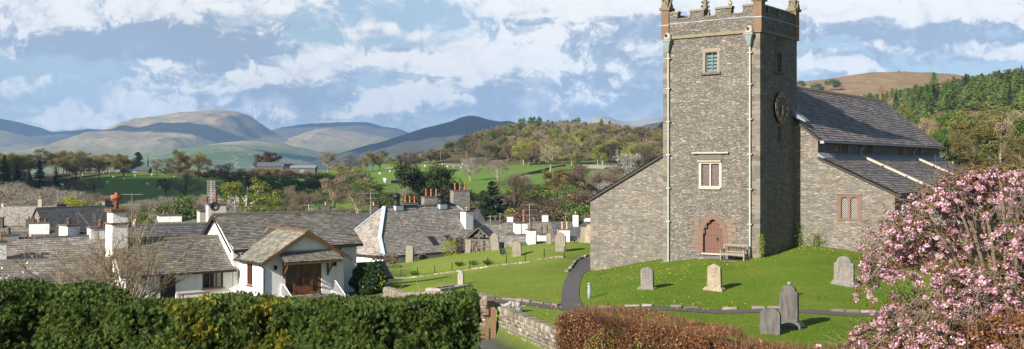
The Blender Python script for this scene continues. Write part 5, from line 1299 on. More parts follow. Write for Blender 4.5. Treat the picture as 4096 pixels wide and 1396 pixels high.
# ------------------------------------------------------------------ aerials and dishes
def aerial(label,u,d,vtop,vbot,bars=8,blen=.9,az=20,vert=False,pole='aerial_metal',arms=1,group=None):
    zt,zb=Z(vtop,d),Z(vbot,d); t=thing('tv_aerial',label,'aerial',(X(u,d),d,zb),math.radians(az),group); h=zt-zb
    p=MB(); p.tube([(0,0,-.6),(0,0,h)],.03,6); p.build('pole',M[pole],t)
    for k in range(arms):
        q=MB(); z=h-.1-k*.75; q.tube([(-blen*.75,0,z),(blen*.75,0,z)],.016,5)
        for i in range(bars):
            x=-blen*.7+i*blen*1.4/(bars-1); l=.14+.10*i/bars
            if vert: q.tube([(x,0,z-l*1.6),(x,0,z+l*1.6)],.010,4)
            else: q.tube([(x,-l*2,z),(x,l*2,z)],.010,4)
        q.build('array',M['aerial_metal'],t)
def ladder_aerial(label,u,d,vtop,vbot):
    zt,zb=Z(vtop,d),Z(vbot,d); h=zt-zb; t=thing('tv_aerial',label,'aerial',(X(u,d),d,zb),math.radians(-8))
    p=MB(); p.tube([(0,0,-.8),(0,0,h)],.03,6); p.build('pole',M['aerial_metal'],t)
    q=MB()
    for k in range(9): z=h-.05-k*.13; q.tube([(-.32,0,z),(.32,0,z)],.018,5)
    q.tube([(-.25,-.03,h-1.1),(-.25,-.03,h)],.012,4); q.tube([(.25,-.03,h-1.1),(.25,-.03,h)],.012,4); q.build('array',M['aerial_metal'],t)
ladder_aerial('tall ladder-shaped aerial on the gable of the white house',845,74,722,905)
aerial('aerial with two crossed arrays on a rusty pole by the tall white chimney',528,74,772,900,9,1.0,5,pole='rust_pole',arms=2)
aerial('crossbar aerial standing above the ridge of the white house',1235,86,816,850,5,.7,8)
aerial('tall aerial with a wide crossbar in the gap left of the hall',1483,148,770,860,8,1.5,10,arms=2)
aerial('fanned white aerial at the right end of the hall roof',1962,140,862,905,7,.7,50)
aerial('single post aerial right of the fanned one',2000,142,852,900,3,.3,0)
aerial('tall grey aerial with stacked arrays over the twin drum chimney',2118,150,816,950,9,1.5,4,arms=3)
aerial('short crossbar aerial left of a white chimney beyond the lawn',2136,152,870,905,4,.7,4)
aerial('small aerial on the stack of two buff pots',2262,150,850,875,5,.5,30)
aerial('thin aerial with side arms at the left edge of the village',12,150,812,905,4,.6,10)
aerial('tall thin mast behind the school roof',232,190,762,830,3,.6,0)
def dish(label,u,v,d,m='dark_gutter',r=.4,az=30):
    t=thing('satellite_dish',label,'satellite dish',at(u,v,d),math.radians(az))
    q=MB(); q.lathe([(.02,.0),(r*.5,.04),(r*.85,.11),(r,.16),(r*.97,.17),(r*.5,.06),(.02,.02)],(0,0,0),16); o=q.build('reflector',M[m],t,True); o.rotation_euler=(math.radians(72),0,0)
    q=MB(); q.tube([(0,0,-.1),(0,.12,-.5)],.03,6); q.tube([(0,-.05,-.3),(0,-.5,-.05)],.015,5); q.box(-.06,.06,-.56,-.46,-.1,.02); q.build('arm',M['aerial_metal'],t)
dish('dark round satellite dish beside the ladder-shaped aerial',858,828,74,'dark_gutter',.36,25)
dish('pale satellite dish on the tall white chimney',545,893,73,'grey_render',.3,-60)
# ------------------------------------------------------------------ churchyard furniture
def hit(u,v,d0=36.,d1=125.):
    """distance along the sight line (u,v) where it meets the ground"""
    ds=np.linspace(d0,d1,260); z=height((u-CU)/FOC*ds,ds); r=(CV-v)/FOC*ds
    k=np.where(z>=r)[0]
    return float(ds[k[0]]) if len(k) else d1
def gpos(u,v,d0=36.,d1=125.):
    d=hit(u,v,d0,d1); return G(u,d),d
def top_profile(shape,w,h,n=10):
    hw=w/2
    if shape=='round': 
        r=hw; return [(-hw,0),(hw,0)]+[(r*math.cos(math.pi*i/n),h-r*.62+r*.62*math.sin(math.pi*i/n)) for i in range(n+1)]
    if shape=='shoulder':
        r=hw*.74; s=h-r*.9; return [(-hw,0),(hw,0),(hw,s),(hw*.80,s+.03)]+[(r*math.cos(math.pi*i/n),s+.05+r*.85*math.sin(math.pi*i/n)) for i in range(n+1)]+[(-hw*.80,s+.03),(-hw,s)]
    if shape=='pointed': return [(-hw,0),(hw,0),(hw*.93,h*.86),(0,h),(-hw*.93,h*.86)]
    if shape=='gothic':
        p=pointed(0,0,h*.62,h,hw,6); return p
    if shape=='ogee': return [(-hw,0),(hw,0),(hw,h*.84),(hw*.72,h*.86),(hw*.55,h*.93),(hw*.2,h*.985),(0,h),(-hw*.2,h*.985),(-hw*.55,h*.93),(-hw*.72,h*.86),(-hw,h*.84)]
    return [(-hw,0),(hw,0),(hw*.97,h*.97),(hw*.3,h),(-hw*.6,h*.98),(-hw,h*.94)]
def gravestone(label,u,v,w,h,th,shape,m,base=None,tilt=0,lean=0,rz=None,d0=36.,d1=125.,sink=.12):
    p,d=gpos(u,v,d0,d1); t=thing('gravestone',label,'gravestone',p,CA if rz is None else rz,'gravestones on the churchyard lawn')
    z0=-sink
    if base:
        bw,bd,bh=base; b=MB(); b.taper(0,0,-.2,bh*.45,bd/2,bw/2,bd/2,bw/2); b.taper(0,0,bh*.45,bh,bd/2-.01,bw/2-.02,bd/2-.07,bw/2-.09); b.build('plinth',M[m],t); z0=bh
    s=MB(); pr=top_profile(shape,w,h-z0); s.prism([(-th/2,y,z) for y,z in pr],(th,0,0))
    o=s.build('slab',M[m],t); o.location=(0,0,z0); o.rotation_euler=(math.radians(lean),math.radians(tilt),0)
    if base or shape in('gothic','shoulder'):
        ins=MB(); f=.82; zz=h-z0; pr2=[(y*f,.12+(z)*.86) for y,z in pr]; ins.prism([(-th/2-.012,y,z) for y,z in pr2],(.011,0,0)); q=ins.build('inscribed_panel',M[m],o)
        L=MB(); rd=random.Random(int(u))
        for k in range(7):
            z=.32+zz*.45-k*.075+.1; hwid=w*.28*rd.uniform(.6,1); x=-hwid
            while x<hwid: l=rd.uniform(.03,.09); L.box(-th/2-.016,-th/2-.0125,x,min(hwid,x+l),z,z+.022); x+=l+.025
        L.build('lettering',M['stone_dark'],q)
    return t
gravestone('dark round-topped gravestone half hidden behind the russet hedge',3082,1338,.80,.98,.13,'round','stone_dark')
gravestone('tall dark gravestone with orange lichen on its shouldered top, standing on a plinth',3156,1312,.74,1.62,.16,'shoulder','stone_dark',(1.12,.5,.22))
gravestone('large grey rounded gravestone on a block plinth below the aisle wall',3377,1141,.98,1.42,.2,'shoulder','stone_mid',(1.2,.55,.26))
gravestone('grey round-topped gravestone with a sloping foot, left on the mound',2590,1157,.68,1.08,.14,'round','stone_mid',(.92,.42,.12),tilt=-2)
gravestone('pale tan pointed gravestone with shoulders in the middle of the mound',2858,1165,.74,1.30,.17,'pointed','stone_tan',(1.04,.46,.16))
gravestone('pale slim pointed gravestone at the head of the kerbed grave',1844,1138,.44,.90,.12,'gothic','stone_new',None,d0=50,d1=80)
gravestone('squat lichened slab gravestone standing alone left of the railing',1639,1048,1.05,1.75,.2,'flat','stone_old',None,tilt=1,d0=95)
gravestone('grey ogee-topped gravestone beside the floodlight',2069,1026,.98,1.42,.12,'ogee','stone_old',None,tilt=-3,lean=-1,d0=85)
gravestone('broad leaning gravestone right of the lych gate',1983,1001,1.02,1.75,.12,'ogee','stone_old',None,tilt=-3,lean=-4,d0=92)
gravestone('tall ragged-topped gravestone by the end of the railing',2243,1006,1.08,1.72,.13,'ogee','stone_old',None,tilt=-2,lean=1,d0=88)
gravestone('narrow round-headed gravestone far behind the railing',2197,976,.62,1.05,.1,'round','stone_old',None,tilt=-2,d0=92)
gravestone('weathered slab leaning to the left beside the lych gate posts',1871,1011,.74,1.42,.1,'flat','stone_old',None,tilt=-2,lean=7,d0=95)
gravestone('tan gravestone close to the north corner of the church',2358,972,.9,1.75,.15,'shoulder','stone_tan',None,d0=90,d1=110)
gravestone('grey slanting slab just left of the tan gravestone at the church corner',2333,971,.8,1.5,.12,'flat','stone_old',None,lean=6,d0=90,d1=112)
def obelisk():
    p,d=gpos(3535,1112,45,64); t=thing('obelisk_gravestone','pointed grey obelisk gravestone partly veiled by pink blossom','gravestone',p,CA)
    b=MB(); b.box(-.4,.4,-.4,.4,-.2,.16); b.box(-.3,.3,-.3,.3,.16,.3); b.build('plinth',M['stone_mid'],t)
    s=MB(); s.taper(0,0,.3,1.28,.22,.22,.15,.15); s.taper(0,0,1.28,1.5,.15,.15,.01,.01); s.build('shaft',M['stone_mid'],t)
obelisk()
def kerbed_grave():
    p,d=gpos(1790,1168,48,80); t=thing('kerbed_grave','pale stone kerbed grave with a raised front corner on the left lawn','grave',p,CA)
    k=MB(); L,W=2.6,1.15
    k.box(-L/2,L/2,-W/2,-W/2+.18,-.35,.34); k.box(-L/2,L/2,W/2-.18,W/2,-.3,.30); k.box(-L/2,-L/2+.22,-W/2+.18,W/2-.18,-.5,.345); k.box(L/2-.2,L/2,-W/2+.18,W/2-.18,-.2,.26)
    k.build('kerb_frame',M['stone_new'],t)
    f=MB(); f.box(-L/2+.22,L/2-.2,-W/2+.18,W/2-.18,-.2,.12); f.build('bed',M['gravel'],t)
kerbed_grave()
# bollards
for u,v,hh,lab in ((2357,1193,.74,'grey path-light bollard on the grass beside the path bend'),(3157,1190,.72,'grey path-light bollard behind the tall lichened gravestone')):
    p,d=gpos(u,v,44,56); t=thing('bollard',lab,'bollard',p,0,'path-light bollards')
    b=MB(); b.lathe([(.085,-.2),(.085,hh-.22)],(0,0,0),14); b.build('post',M['bollard_grey'],t,True)
    b=MB(); b.lathe([(.078,hh-.22),(.078,hh-.12)],(0,0,0),14); b.build('lens',M['pale_sandstone'],t,True)
    b=MB(); b.lathe([(.088,hh-.12),(.088,hh-.01),(.07,hh)],(0,0,0),14); b.build('cap',M['bollard_grey'],t,True)
for u,v,lab in ((2012,1022,'black floodlight in the grass beside the ogee-topped gravestone'),(2297,969,'black floodlight on the crest of the lawn near the church corner')):
    p,d=gpos(u,v,80,118); t=thing('floodlight',lab,'floodlight',p,math.radians(25))
    b=MB(); b.box(-.24,.24,-.09,.09,.16,.5); b.box(-.27,.27,-.12,-.09,.13,.53); o=b.build('housing',M['black_iron'],t); o.rotation_euler=(math.radians(-18),0,0)
    b=MB(); b.box(-.2,.2,-.13,-.121,.2,.46); q=b.build('lens',M['sky_glass'],o)
    b=MB(); b.box(-.04,.04,-.04,.04,-.1,.2); b.box(-.2,.2,-.06,.06,-.02,.03); b.build('bracket',M['black_iron'],t)
# iron railing along the upper path
RAILP=[(1540,1122),(1604,1114),(1670,1105),(1739,1097),(1808,1088),(1879,1079),(1951,1068),(2026,1060),(2101,1051),(2177,1041),(2257,1030)]
RP=[]
for u,v in RAILP:
    d=97-(u-1604)/653*13; RP.append(G(u,d))
t=thing('iron_railing','black iron handrail on posts running up across the left lawn','railing',RP[0])
for p in RP: b=MB(); b.box(-.035,.035,-.035,.035,-.2,.86); o=b.build('post',M['black_iron'],t); o.location=p-RP[0]
b=MB(); 
for a,c in zip(RP,RP[1:]): b.beam(a-RP[0]+Vector((0,0,.88)),c-RP[0]+Vector((0,0,.88)),.05,.04)
b.build('rail',M['old_oak'],t)

def stone_blob(mb,c,sx,sy,sz,rot,rd,m=0):
    """a rough field stone: eight jittered corners with chamfered ends"""
    ca,sa=math.cos(rot),math.sin(rot); V=[]
    for (a,b,e) in [(-1,-1,-1),(1,-1,-1),(1,1,-1),(-1,1,-1),(-1,-1,1),(1,-1,1),(1,1,1),(-1,1,1)]:
        x=a*sx/2*rd.uniform(.74,1.05); y=b*sy/2*rd.uniform(.8,1.05); z=e*sz/2*rd.uniform(.72,1.05)
        V.append((c[0]+x*ca-y*sa,c[1]+x*sa+y*ca,c[2]+z))
    f=(c[0]+sa*sy*.62,c[1]-ca*sy*.62,c[2])
    g=(c[0]-sa*sy*.62,c[1]+ca*sy*.62,c[2])
    V+= [f,g]
    mb.add(V,[(3,2,1,0),(4,5,6,7),(0,1,8),(1,5,8),(5,4,8),(4,0,8),(1,2,6,5),(2,3,9),(3,7,9),(7,6,9),(6,2,9),(3,0,4,7)],m)
def dry_wall(name,label,line,top,bot,row=.15,th=.42,seed=3,cope=True,cat='wall',mt='dry_stones'):
    """courses of separate rough stones along a line, with upright coping"""
    rd=random.Random(seed); P=resample([Vector((p.x,p.y,0)) for p in line],.25)
    S=[0]; 
    for a,b in zip(P,P[1:]): S.append(S[-1]+(b-a).length)
    xs=np.array([p.x for p in P]); ys=np.array([p.y for p in P]); S=np.array(S); L=S[-1]
    def pos(s): return np.interp(s,S,xs),np.interp(s,S,ys)
    o0=Vector((xs[0],ys[0],bot(xs[0],ys[0]))); mb=MB(); core=MB(); cp_=MB()
    def tang(s):
        a=pos(max(0,s-.3)); b=pos(min(L,s+.3)); return math.atan2(b[1]-a[1],b[0]-a[0])
    zt=lambda s:top(*pos(s)); zb=lambda s:bot(*pos(s))
    n=int(L/.5)+1
    for i in range(n):
        s0,s1=L*i/n,L*(i+1)/n; a=pos(s0); b=pos(s1); an=tang((s0+s1)/2); nx,ny=-math.sin(an)*th*.36,math.cos(an)*th*.36
        q=[(a[0]+nx,a[1]+ny),(a[0]-nx,a[1]-ny),(b[0]-nx,b[1]-ny),(b[0]+nx,b[1]+ny)]
        lo=min(zb(s0),zb(s1))-.4; h0,h1=zt(s0)-.08,zt(s1)-.08
        core.add([(q[0][0],q[0][1],lo),(q[1][0],q[1][1],lo),(q[2][0],q[2][1],lo),(q[3][0],q[3][1],lo),(q[0][0],q[0][1],h0),(q[1][0],q[1][1],h0),(q[2][0],q[2][1],h1),(q[3][0],q[3][1],h1)],[(0,1,2,3),(7,6,5,4),(0,4,5,1),(2,6,7,3),(1,5,6,2),(3,7,4,0)])
    H_=max(zt(s)-zb(s) for s in np.linspace(0,L,12)); k=0; 
    nr=int(H_/row)+1
    for r in range(nr):
        for side in (-1,1):
            s=rd.random()*.2
            while s<L:
                l=rd.uniform(.14,.42); z=zb(s)-.1+r*row+rd.uniform(-.02,.02)
                if z<zt(s)-row*.4:
                    x,y=pos(s+l/2); an=tang(s); off=side*(th*.5-.09+rd.uniform(-.025,.025))*(1.06-.1*r/nr)
                    stone_blob(mb,(x-math.sin(an)*off,y+math.cos(an)*off,z+row/2),l*.99,.2,row*rd.uniform(.8,1.12),an,rd)
                s+=l
    t=thing(name,label,cat,o0)
    if cope:
        s=0
        while s<L:
            l=rd.uniform(.10,.22); x,y=pos(s); an=tang(s); z=zt(s); stone_blob(cp_,(x,y,z+.06),l,th*.98,rd.uniform(.24,.36),an+rd.uniform(-.15,.15),rd); s+=l*.97
    for b,nm in ((mb,'stone_courses'),(cp_,'coping'),(core,'hearting')):
        if not b.v: continue
        b.v=[(x-o0.x,y-o0.y,z-o0.z) for x,y,z in b.v]; b.build(nm,M[mt if nm!='hearting' else 'beech_core'],t)
lawn=lambda x,y: float(tps([x],[y])[0])
lane_z=lambda x,y: H(x-.75,y)
dry_wall('dry_stone_wall','dry-stone wall running from the timber gate down to the russet hedge',[Vector((2.95,33.6)),Vector((2.75,35.5)),Vector((1.4,39.2)),Vector((-.42,44.3))],lambda x,y:lawn(x,y)+.16,lane_z,seed=3)
dry_wall('dry_stone_wall','dry-stone wall left of the gate with white flowers, climbing to the ivy bush',[Vector((-.95,46.0)),Vector((-3.2,52)),Vector((-6.2,61)),Vector((-8.4,69.5))],lambda x,y:lawn(x,y)+.45,lambda x,y:H(x-.75,y),seed=4)
# low retaining kerb wall under the railing, and the edging stones of the path
dry_wall('retaining_wall','low stone retaining wall beneath the iron handrail',[Vector((p.x,p.y-.12)) for p in RP],lambda x,y:H(x,y)+.10,lambda x,y:H(x,y)-.25,row=.16,th=.3,seed=8,cope=False)
def edging(pts,seed,side,hgt=.13,skip=0):
    rd=random.Random(seed); P=resample(pts,.12); mb=MB(); i=2
    while i<len(P)-8:
        n=rd.choice([3,4,5,6,8]); n=min(n,len(P)-i-2)
        a,b=P[i],P[i+n]; d=(b-a); l=d.length; c=(a+b)/2; an=math.atan2(d.y,d.x); nx=Vector((-math.sin(an),math.cos(an)))*side
        if rd.random()>skip: stone_blob(mb,(c.x+nx.x,c.y+nx.y,H(c.x+nx.x,c.y+nx.y)+hgt*.3),l*.96,.24,hgt*rd.uniform(.7,1.7),an,rd)
        i+=n
    return mb
mb=edging([p for p in PATH1 if p.x<2.2],11,.66); e2=edging([p for p in PATH1 if p.x>3.2],12,.66,.12,.25); mb.add(e2.v,e2.f)
e3=edging([p for p in PATH2 if p.y>70],13,.85,.12,.1); mb.add(e3.v,e3.f)
o=mb.build('kerb',M['dry_stones']); tag(o,kind='structure')
# field gate with its post
def gate():
    post=G(1973,44.0); post.z=lane_z(post.x,post.y)+.05
    t=thing('field_gate','weathered five-bar timber gate closing the lane beside the dry-stone wall','gate',post,math.radians(4))
    b=MB(); b.box(-.11,.11,-.11,.11,-.4,1.32); b.taper(0,0,1.32,1.37,.11,.11,.05,.05); b.build('gate_post',M['gate_wood'],t)
    g=MB()
    for z,h in ((.12,.1),(.30,.09),(.52,.09),(.76,.09),(1.02,.11)): g.box(-3.0,-.2,-.035,.035,z-h/2,z+h/2)
    g.build('bars',M['gate_wood'],t)
    s=MB(); s.box(-.34,-.2,-.05,.05,.02,1.3); s.build('hanging_stile',M['gate_wood'],t)
    s=MB(); s.box(-3.05,-2.93,-.05,.05,.02,1.15); s.build('shutting_stile',M['gate_wood'],t)
    s=MB(); s.beam((-.3,-.05,.12),(-1.6,-.05,.98),.09,.03); s.beam((-.34,-.05,.98),(-1.5,-.05,.16),.09,.03); s.build('brace',M['gate_wood'],t)
    s=MB(); s.box(-.42,.02,-.075,-.055,.98,1.05); s.build('hinge',M['black_iron'],t)
    b=MB(); b.box(-3.32,-3.1,-.11,.11,-.4,1.3); b.build('gate_post',M['gate_wood'],t)
gate()
def bench():
    p=cw(-.75,1.33,0); p.z=H(p.x,p.y)+.02; t=thing('bench','weathered slatted wooden bench beside the west door of the church','bench',p,CA)
    L=1.5
    for s in (-1,1):
        q=MB(); q.box(-.26,-.19,s*L/2-.04,s*L/2+.04,-.1,.62); q.build('leg',M['silver_wood'],t)
        q=MB(); q.beam((.22,s*L/2,-.1),(.22,s*L/2,.42),.07); q.beam((.22,s*L/2,.42),(.30,s*L/2,.92),.07); q.build('leg',M['silver_wood'],t)
        q=MB(); q.box(-.30,.26,s*L/2-.045,s*L/2+.045,.62,.66); q.build('armrest',M['silver_wood'],t)
    q=MB()
    for k in range(5): x=-.24+k*.1; q.box(x,x+.075,-L/2,L/2,.40,.43)
    q.box(-.25,-.21,-L/2,L/2,.31,.40); q.build('seat',M['silver_wood'],t)
    q=MB(); q.beam((.31,-L/2,.90),(.31,L/2,.90),.05,.09); q.beam((.25,-L/2,.5),(.25,L/2,.5),.05,.07)
    for k in range(13): y=-L/2+.1+k*(L-.2)/12; q.beam((.255,y,.52),(.305,y,.88),.05,.02,up=(0,1,0))
    q.build('backrest',M['silver_wood'],t)
    pl=MB(); pl.box(-.55,.5,-1.0,1.0,-.3,-.06); o=pl.build('bench_slab',M['slate_stone']); o.location=p+Vector((0,0,.05)); o.rotation_euler=(0,0,CA); tag(o,'flat stone slab under the wooden bench','paving slab')
bench()
# two people in the lane, seen over the ivy bush
def person(label,u,v,d,coat,yaw):
    top=at(u,v,d); hgt=1.68; base=top-Vector((0,0,hgt))
    me=bpy.data.meshes.new('person'); bm=bmesh.new(); lay=bm.verts.layers.skin.verify()
    J={}
    def j(n,p,r,par=None):
        w=bm.verts.new(p); w[lay].radius=(r,r); J[n]=w
        if par: bm.edges.new((J[par],w))
    j('pel',(0,0,.92),.14); j('sp',(0,0,1.15),.14,'pel'); j('ch',(0,0,1.34),.15,'sp'); j('nk',(0,0,1.46),.055,'ch'); j('hd',(0,.01,1.53),.075,'nk'); j('hd2',(0,.015,1.62),.078,'hd')
    for s,n in ((-1,'l'),(1,'r')):
        j(n+'sh',(s*.19,0,1.38),.06,'ch'); j(n+'el',(s*.25,.02,1.12),.045,n+'sh'); j(n+'wr',(s*.24,.12,.90),.032,n+'el'); j(n+'hd',(s*.23,.16,.82),.035,n+'wr')
        j(n+'hp',(s*.09,0,.86),.10,'pel'); j(n+'kn',(s*.10,.03*s,.48),.062,n+'hp'); j(n+'an',(s*.10,-.02*s,.09),.042,n+'kn'); j(n+'ft',(s*.11,.14,.03),.035,n+'an')
    bm.to_mesh(me); bm.free()
    me.skin_vertices[0].data[0].use_root=True
    o=bpy.data.objects.new('person',me); COL.objects.link(o)
    o.modifiers.new('Skin','SKIN'); sd=o.modifiers.new('Sub','SUBSURF'); sd.levels=2; sd.render_levels=2
    o.location=base; o.rotation_euler=(0,0,yaw); me.materials.append(M['skin']); tag(o,label,'person')
    c=MB(); c.lathe([(.16,.78),(.19,.95),(.18,1.15),(.2,1.33),(.13,1.43),(.06,1.46)],(0,0,0),14); 
    for s in (-1,1): c.tube([(s*.17,0,1.38),(s*.25,.02,1.12),(s*.24,.11,.92)],[.08,.06,.045],8)
    c.build('coat',M[coat],o,True)
    t=MB()
    for s in (-1,1): t.tube([(s*.09,0,.88),(s*.10,.03*s,.48),(s*.10,-.02*s,.08)],[.115,.078,.065],8)
    t.build('trousers',M['trouser'],o,True)
    h=MB(); h.lathe([(.085,1.55),(.092,1.62),(.08,1.69),(.03,1.715)],(0,-.02,0),12); h.build('hair',M['dark_hair'],o,True)
    f=MB(); f.lathe([(.012,-.02),(.006,.02)],(0,.1,1.585),6); f.box(-.045,-.02,.082,.092,1.60,1.612); f.box(.02,.045,.082,.092,1.60,1.612); f.box(-.025,.025,.085,.093,1.535,1.545); f.build('face_features',M['dark_hair'],o)
person('person in a dark coat whose head shows over the ivy bush, the left of two',1484,1050,80,'grey_coat',math.radians(170))
person('person in a red coat whose head shows over the ivy bush, the right of two',1512,1046,81,'red_coat',math.radians(150))
# ------------------------------------------------------------------ foreground hedges
def nz(p,s,o=0.): return noise.noise(Vector((p[0]*s+o,p[1]*s,p[2]*s)))
def conifer_hedge():
    """clipped evergreen hedge: a bumpy dark body covered with drooping feathery sprays"""
    y0=28.0
    rng=np.random.default_rng(5)
    def face(x):     # front face and top of the hedge at x
        return 27.2+.5*math.sin(x*.35)+.3*math.sin(x*1.1+2)
    def topz(x):
        u=CU+x/28*FOC
        return Z(5+np.interp(u,[-600,0,120,180,330,430,520,700,800,900,1150,1450,1700,1830,1900],[1120,1125,1140,1158,1130,1175,1200,1190,1178,1168,1188,1176,1174,1164,1182]),28.6)-.06+.03*math.sin(x*2.3)+.03*math.sin(x*5.1+1)
    xa,xb=-20.0,-1.25; P=[];D=[]
    base=-7.4
    N=30000
    i=0
    while len(P)<N:
        x=rng.uniform(xa,xb+.35); r=rng.random(); zt=topz(x)
        if r<.62:    # front
            z=zt+.10-(zt+5.6)*rng.random()**1.05; y=face(x)-.10; n=(0,-1,.25)
        elif r<.9:   # top
            y=face(x)+rng.uniform(0,1.5); z=zt; n=(0,-.35,1)
        else:        # right end
            x=xb+.05; z=zt-(zt-base)*rng.random(); y=face(x)+rng.uniform(0,1.4); n=(1,-.3,.2)
        b=nz((x,y,z),1.1)*.30+nz((x,y,z),3.0,9)*.19
        if r>=.62 and r<.9: b*=.35
        n=Vector(n); p=Vector((x,y,z))+n.normalized()*b
        if b<-.11 and rng.random()<.85: continue
        P.append(p); D.append(n.normalized())
    P=np.array(P); D=np.array(D)
    # each spray: a fan of seven slim leaflets that droops at the tip
    V=[];Fc=[]; gold=[]
    size=rng.uniform(.085,.17,len(P))
    side=rng.normal(size=(len(P),3)); side[:,2]*=.35
    ax=D*.75+side*.55; ax[:,2]-=.30-.75*(D[:,2]>.6); ax/=np.linalg.norm(ax,axis=1)[:,None]
    sd=np.cross(ax,D+rng.normal(size=D.shape)*.35); sd/=np.linalg.norm(sd,axis=1)[:,None]+1e-9
    nn=np.cross(sd,ax)
    allV=[]; 
    for k,a in enumerate((-62,-42,-22,0,22,42,62)):
        ca,sa=math.cos(math.radians(a)),math.sin(math.radians(a)); L=size*(1-.006*abs(a))
        st=P+ax*(size*.12*(3-abs(k-3)))[:,None]
        d=ax*ca+sd*sa; w=np.cross(nn,d)
        tip=st+d*L[:,None]-np.array([0,0,1])*(L*.22)[:,None]; mid=st+d*(L*.5)[:,None]+nn*(L*.05)[:,None]
        hw=(L*.11)[:,None]
        allV.append(np.stack([st,mid+w*hw,tip,mid-w*hw],1))
    allV=np.stack(allV,1)    # (N,7,4,3)
    gx=np.array([[-8.15,.75],[-6.1,.75],[-7.2,.35]])
    gm=np.zeros(len(P))
    for i,p in enumerate(P):
        g=.8*max(math.exp(-((p[0]+8.35)/.95)**2),math.exp(-((p[0]+6.35)/.75)**2))+nz(p,1.6,4)*.7+nz(p,5,2)*.4
        gm[i]=g
    gi=(gm+rng.normal(0,.16,len(P)))>.74
    root=thing('conifer_hedge','long clipped dark green conifer hedge along the bottom left','hedge',(-10,28,base))
    def mk(name,sel,m,par,off):
        A=allV[sel].reshape(-1,3)-off; F=np.arange(len(A)).reshape(-1,4); me=raw_mesh(name,A,F); return link(name,me,M[m],par)
    off=np.array([-10,28,base])
    mk('foliage',~gi,'conifer_green',root,off)
    cm=MB()     # solid core, shade between the branches put into its dark colour
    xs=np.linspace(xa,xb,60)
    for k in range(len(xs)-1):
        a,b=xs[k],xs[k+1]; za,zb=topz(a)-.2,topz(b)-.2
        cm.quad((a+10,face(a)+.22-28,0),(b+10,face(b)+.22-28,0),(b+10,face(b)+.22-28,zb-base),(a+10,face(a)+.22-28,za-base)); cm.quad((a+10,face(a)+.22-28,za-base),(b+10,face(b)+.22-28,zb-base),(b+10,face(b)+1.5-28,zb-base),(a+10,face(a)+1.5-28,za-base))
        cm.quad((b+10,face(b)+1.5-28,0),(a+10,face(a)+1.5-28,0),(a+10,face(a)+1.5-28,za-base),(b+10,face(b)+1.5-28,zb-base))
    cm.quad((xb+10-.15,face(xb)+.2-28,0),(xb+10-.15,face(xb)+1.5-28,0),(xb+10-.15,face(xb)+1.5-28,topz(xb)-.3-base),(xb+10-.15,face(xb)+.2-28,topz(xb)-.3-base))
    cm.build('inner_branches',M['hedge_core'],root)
    for c,lab in ((-8.35,'golden-yellow conifer grown into the dark hedge, the left of the two'),(-6.35,'golden-yellow conifer grown into the dark hedge, the right of the two')):
        sel=gi&(np.abs(P[:,0]-c)<=np.abs(P[:,0]-(-14.7-c)))
        t=thing('golden_conifer',lab,'conifer',(c,28,base)); mk('foliage',sel,'conifer_gold',t,np.array([c,28,base]))
        q=MB(); q.tube([(0,.4,-.3),(.05,.4,1.5),(0,.4,3.0)],[.09,.07,.02],7); q.build('trunk',M['bark'],t)
    # a few long bare shoots that have escaped the shears
    rd=random.Random(3)
    for x in (-1.9,-1.75,-2.1,-3.2,-2.6,-5.0): q=MB(); z=topz(x)-base; q.tube([(x+10,.5,z-.3),(x+10+rd.uniform(-.1,.1),.5,z+.15),(x+10+rd.uniform(-.25,.25),.45,z+rd.uniform(.3,.55))],[.012,.009,.004],4); q.build('bare_shoot',M['bark_pale'],root)
conifer_hedge()

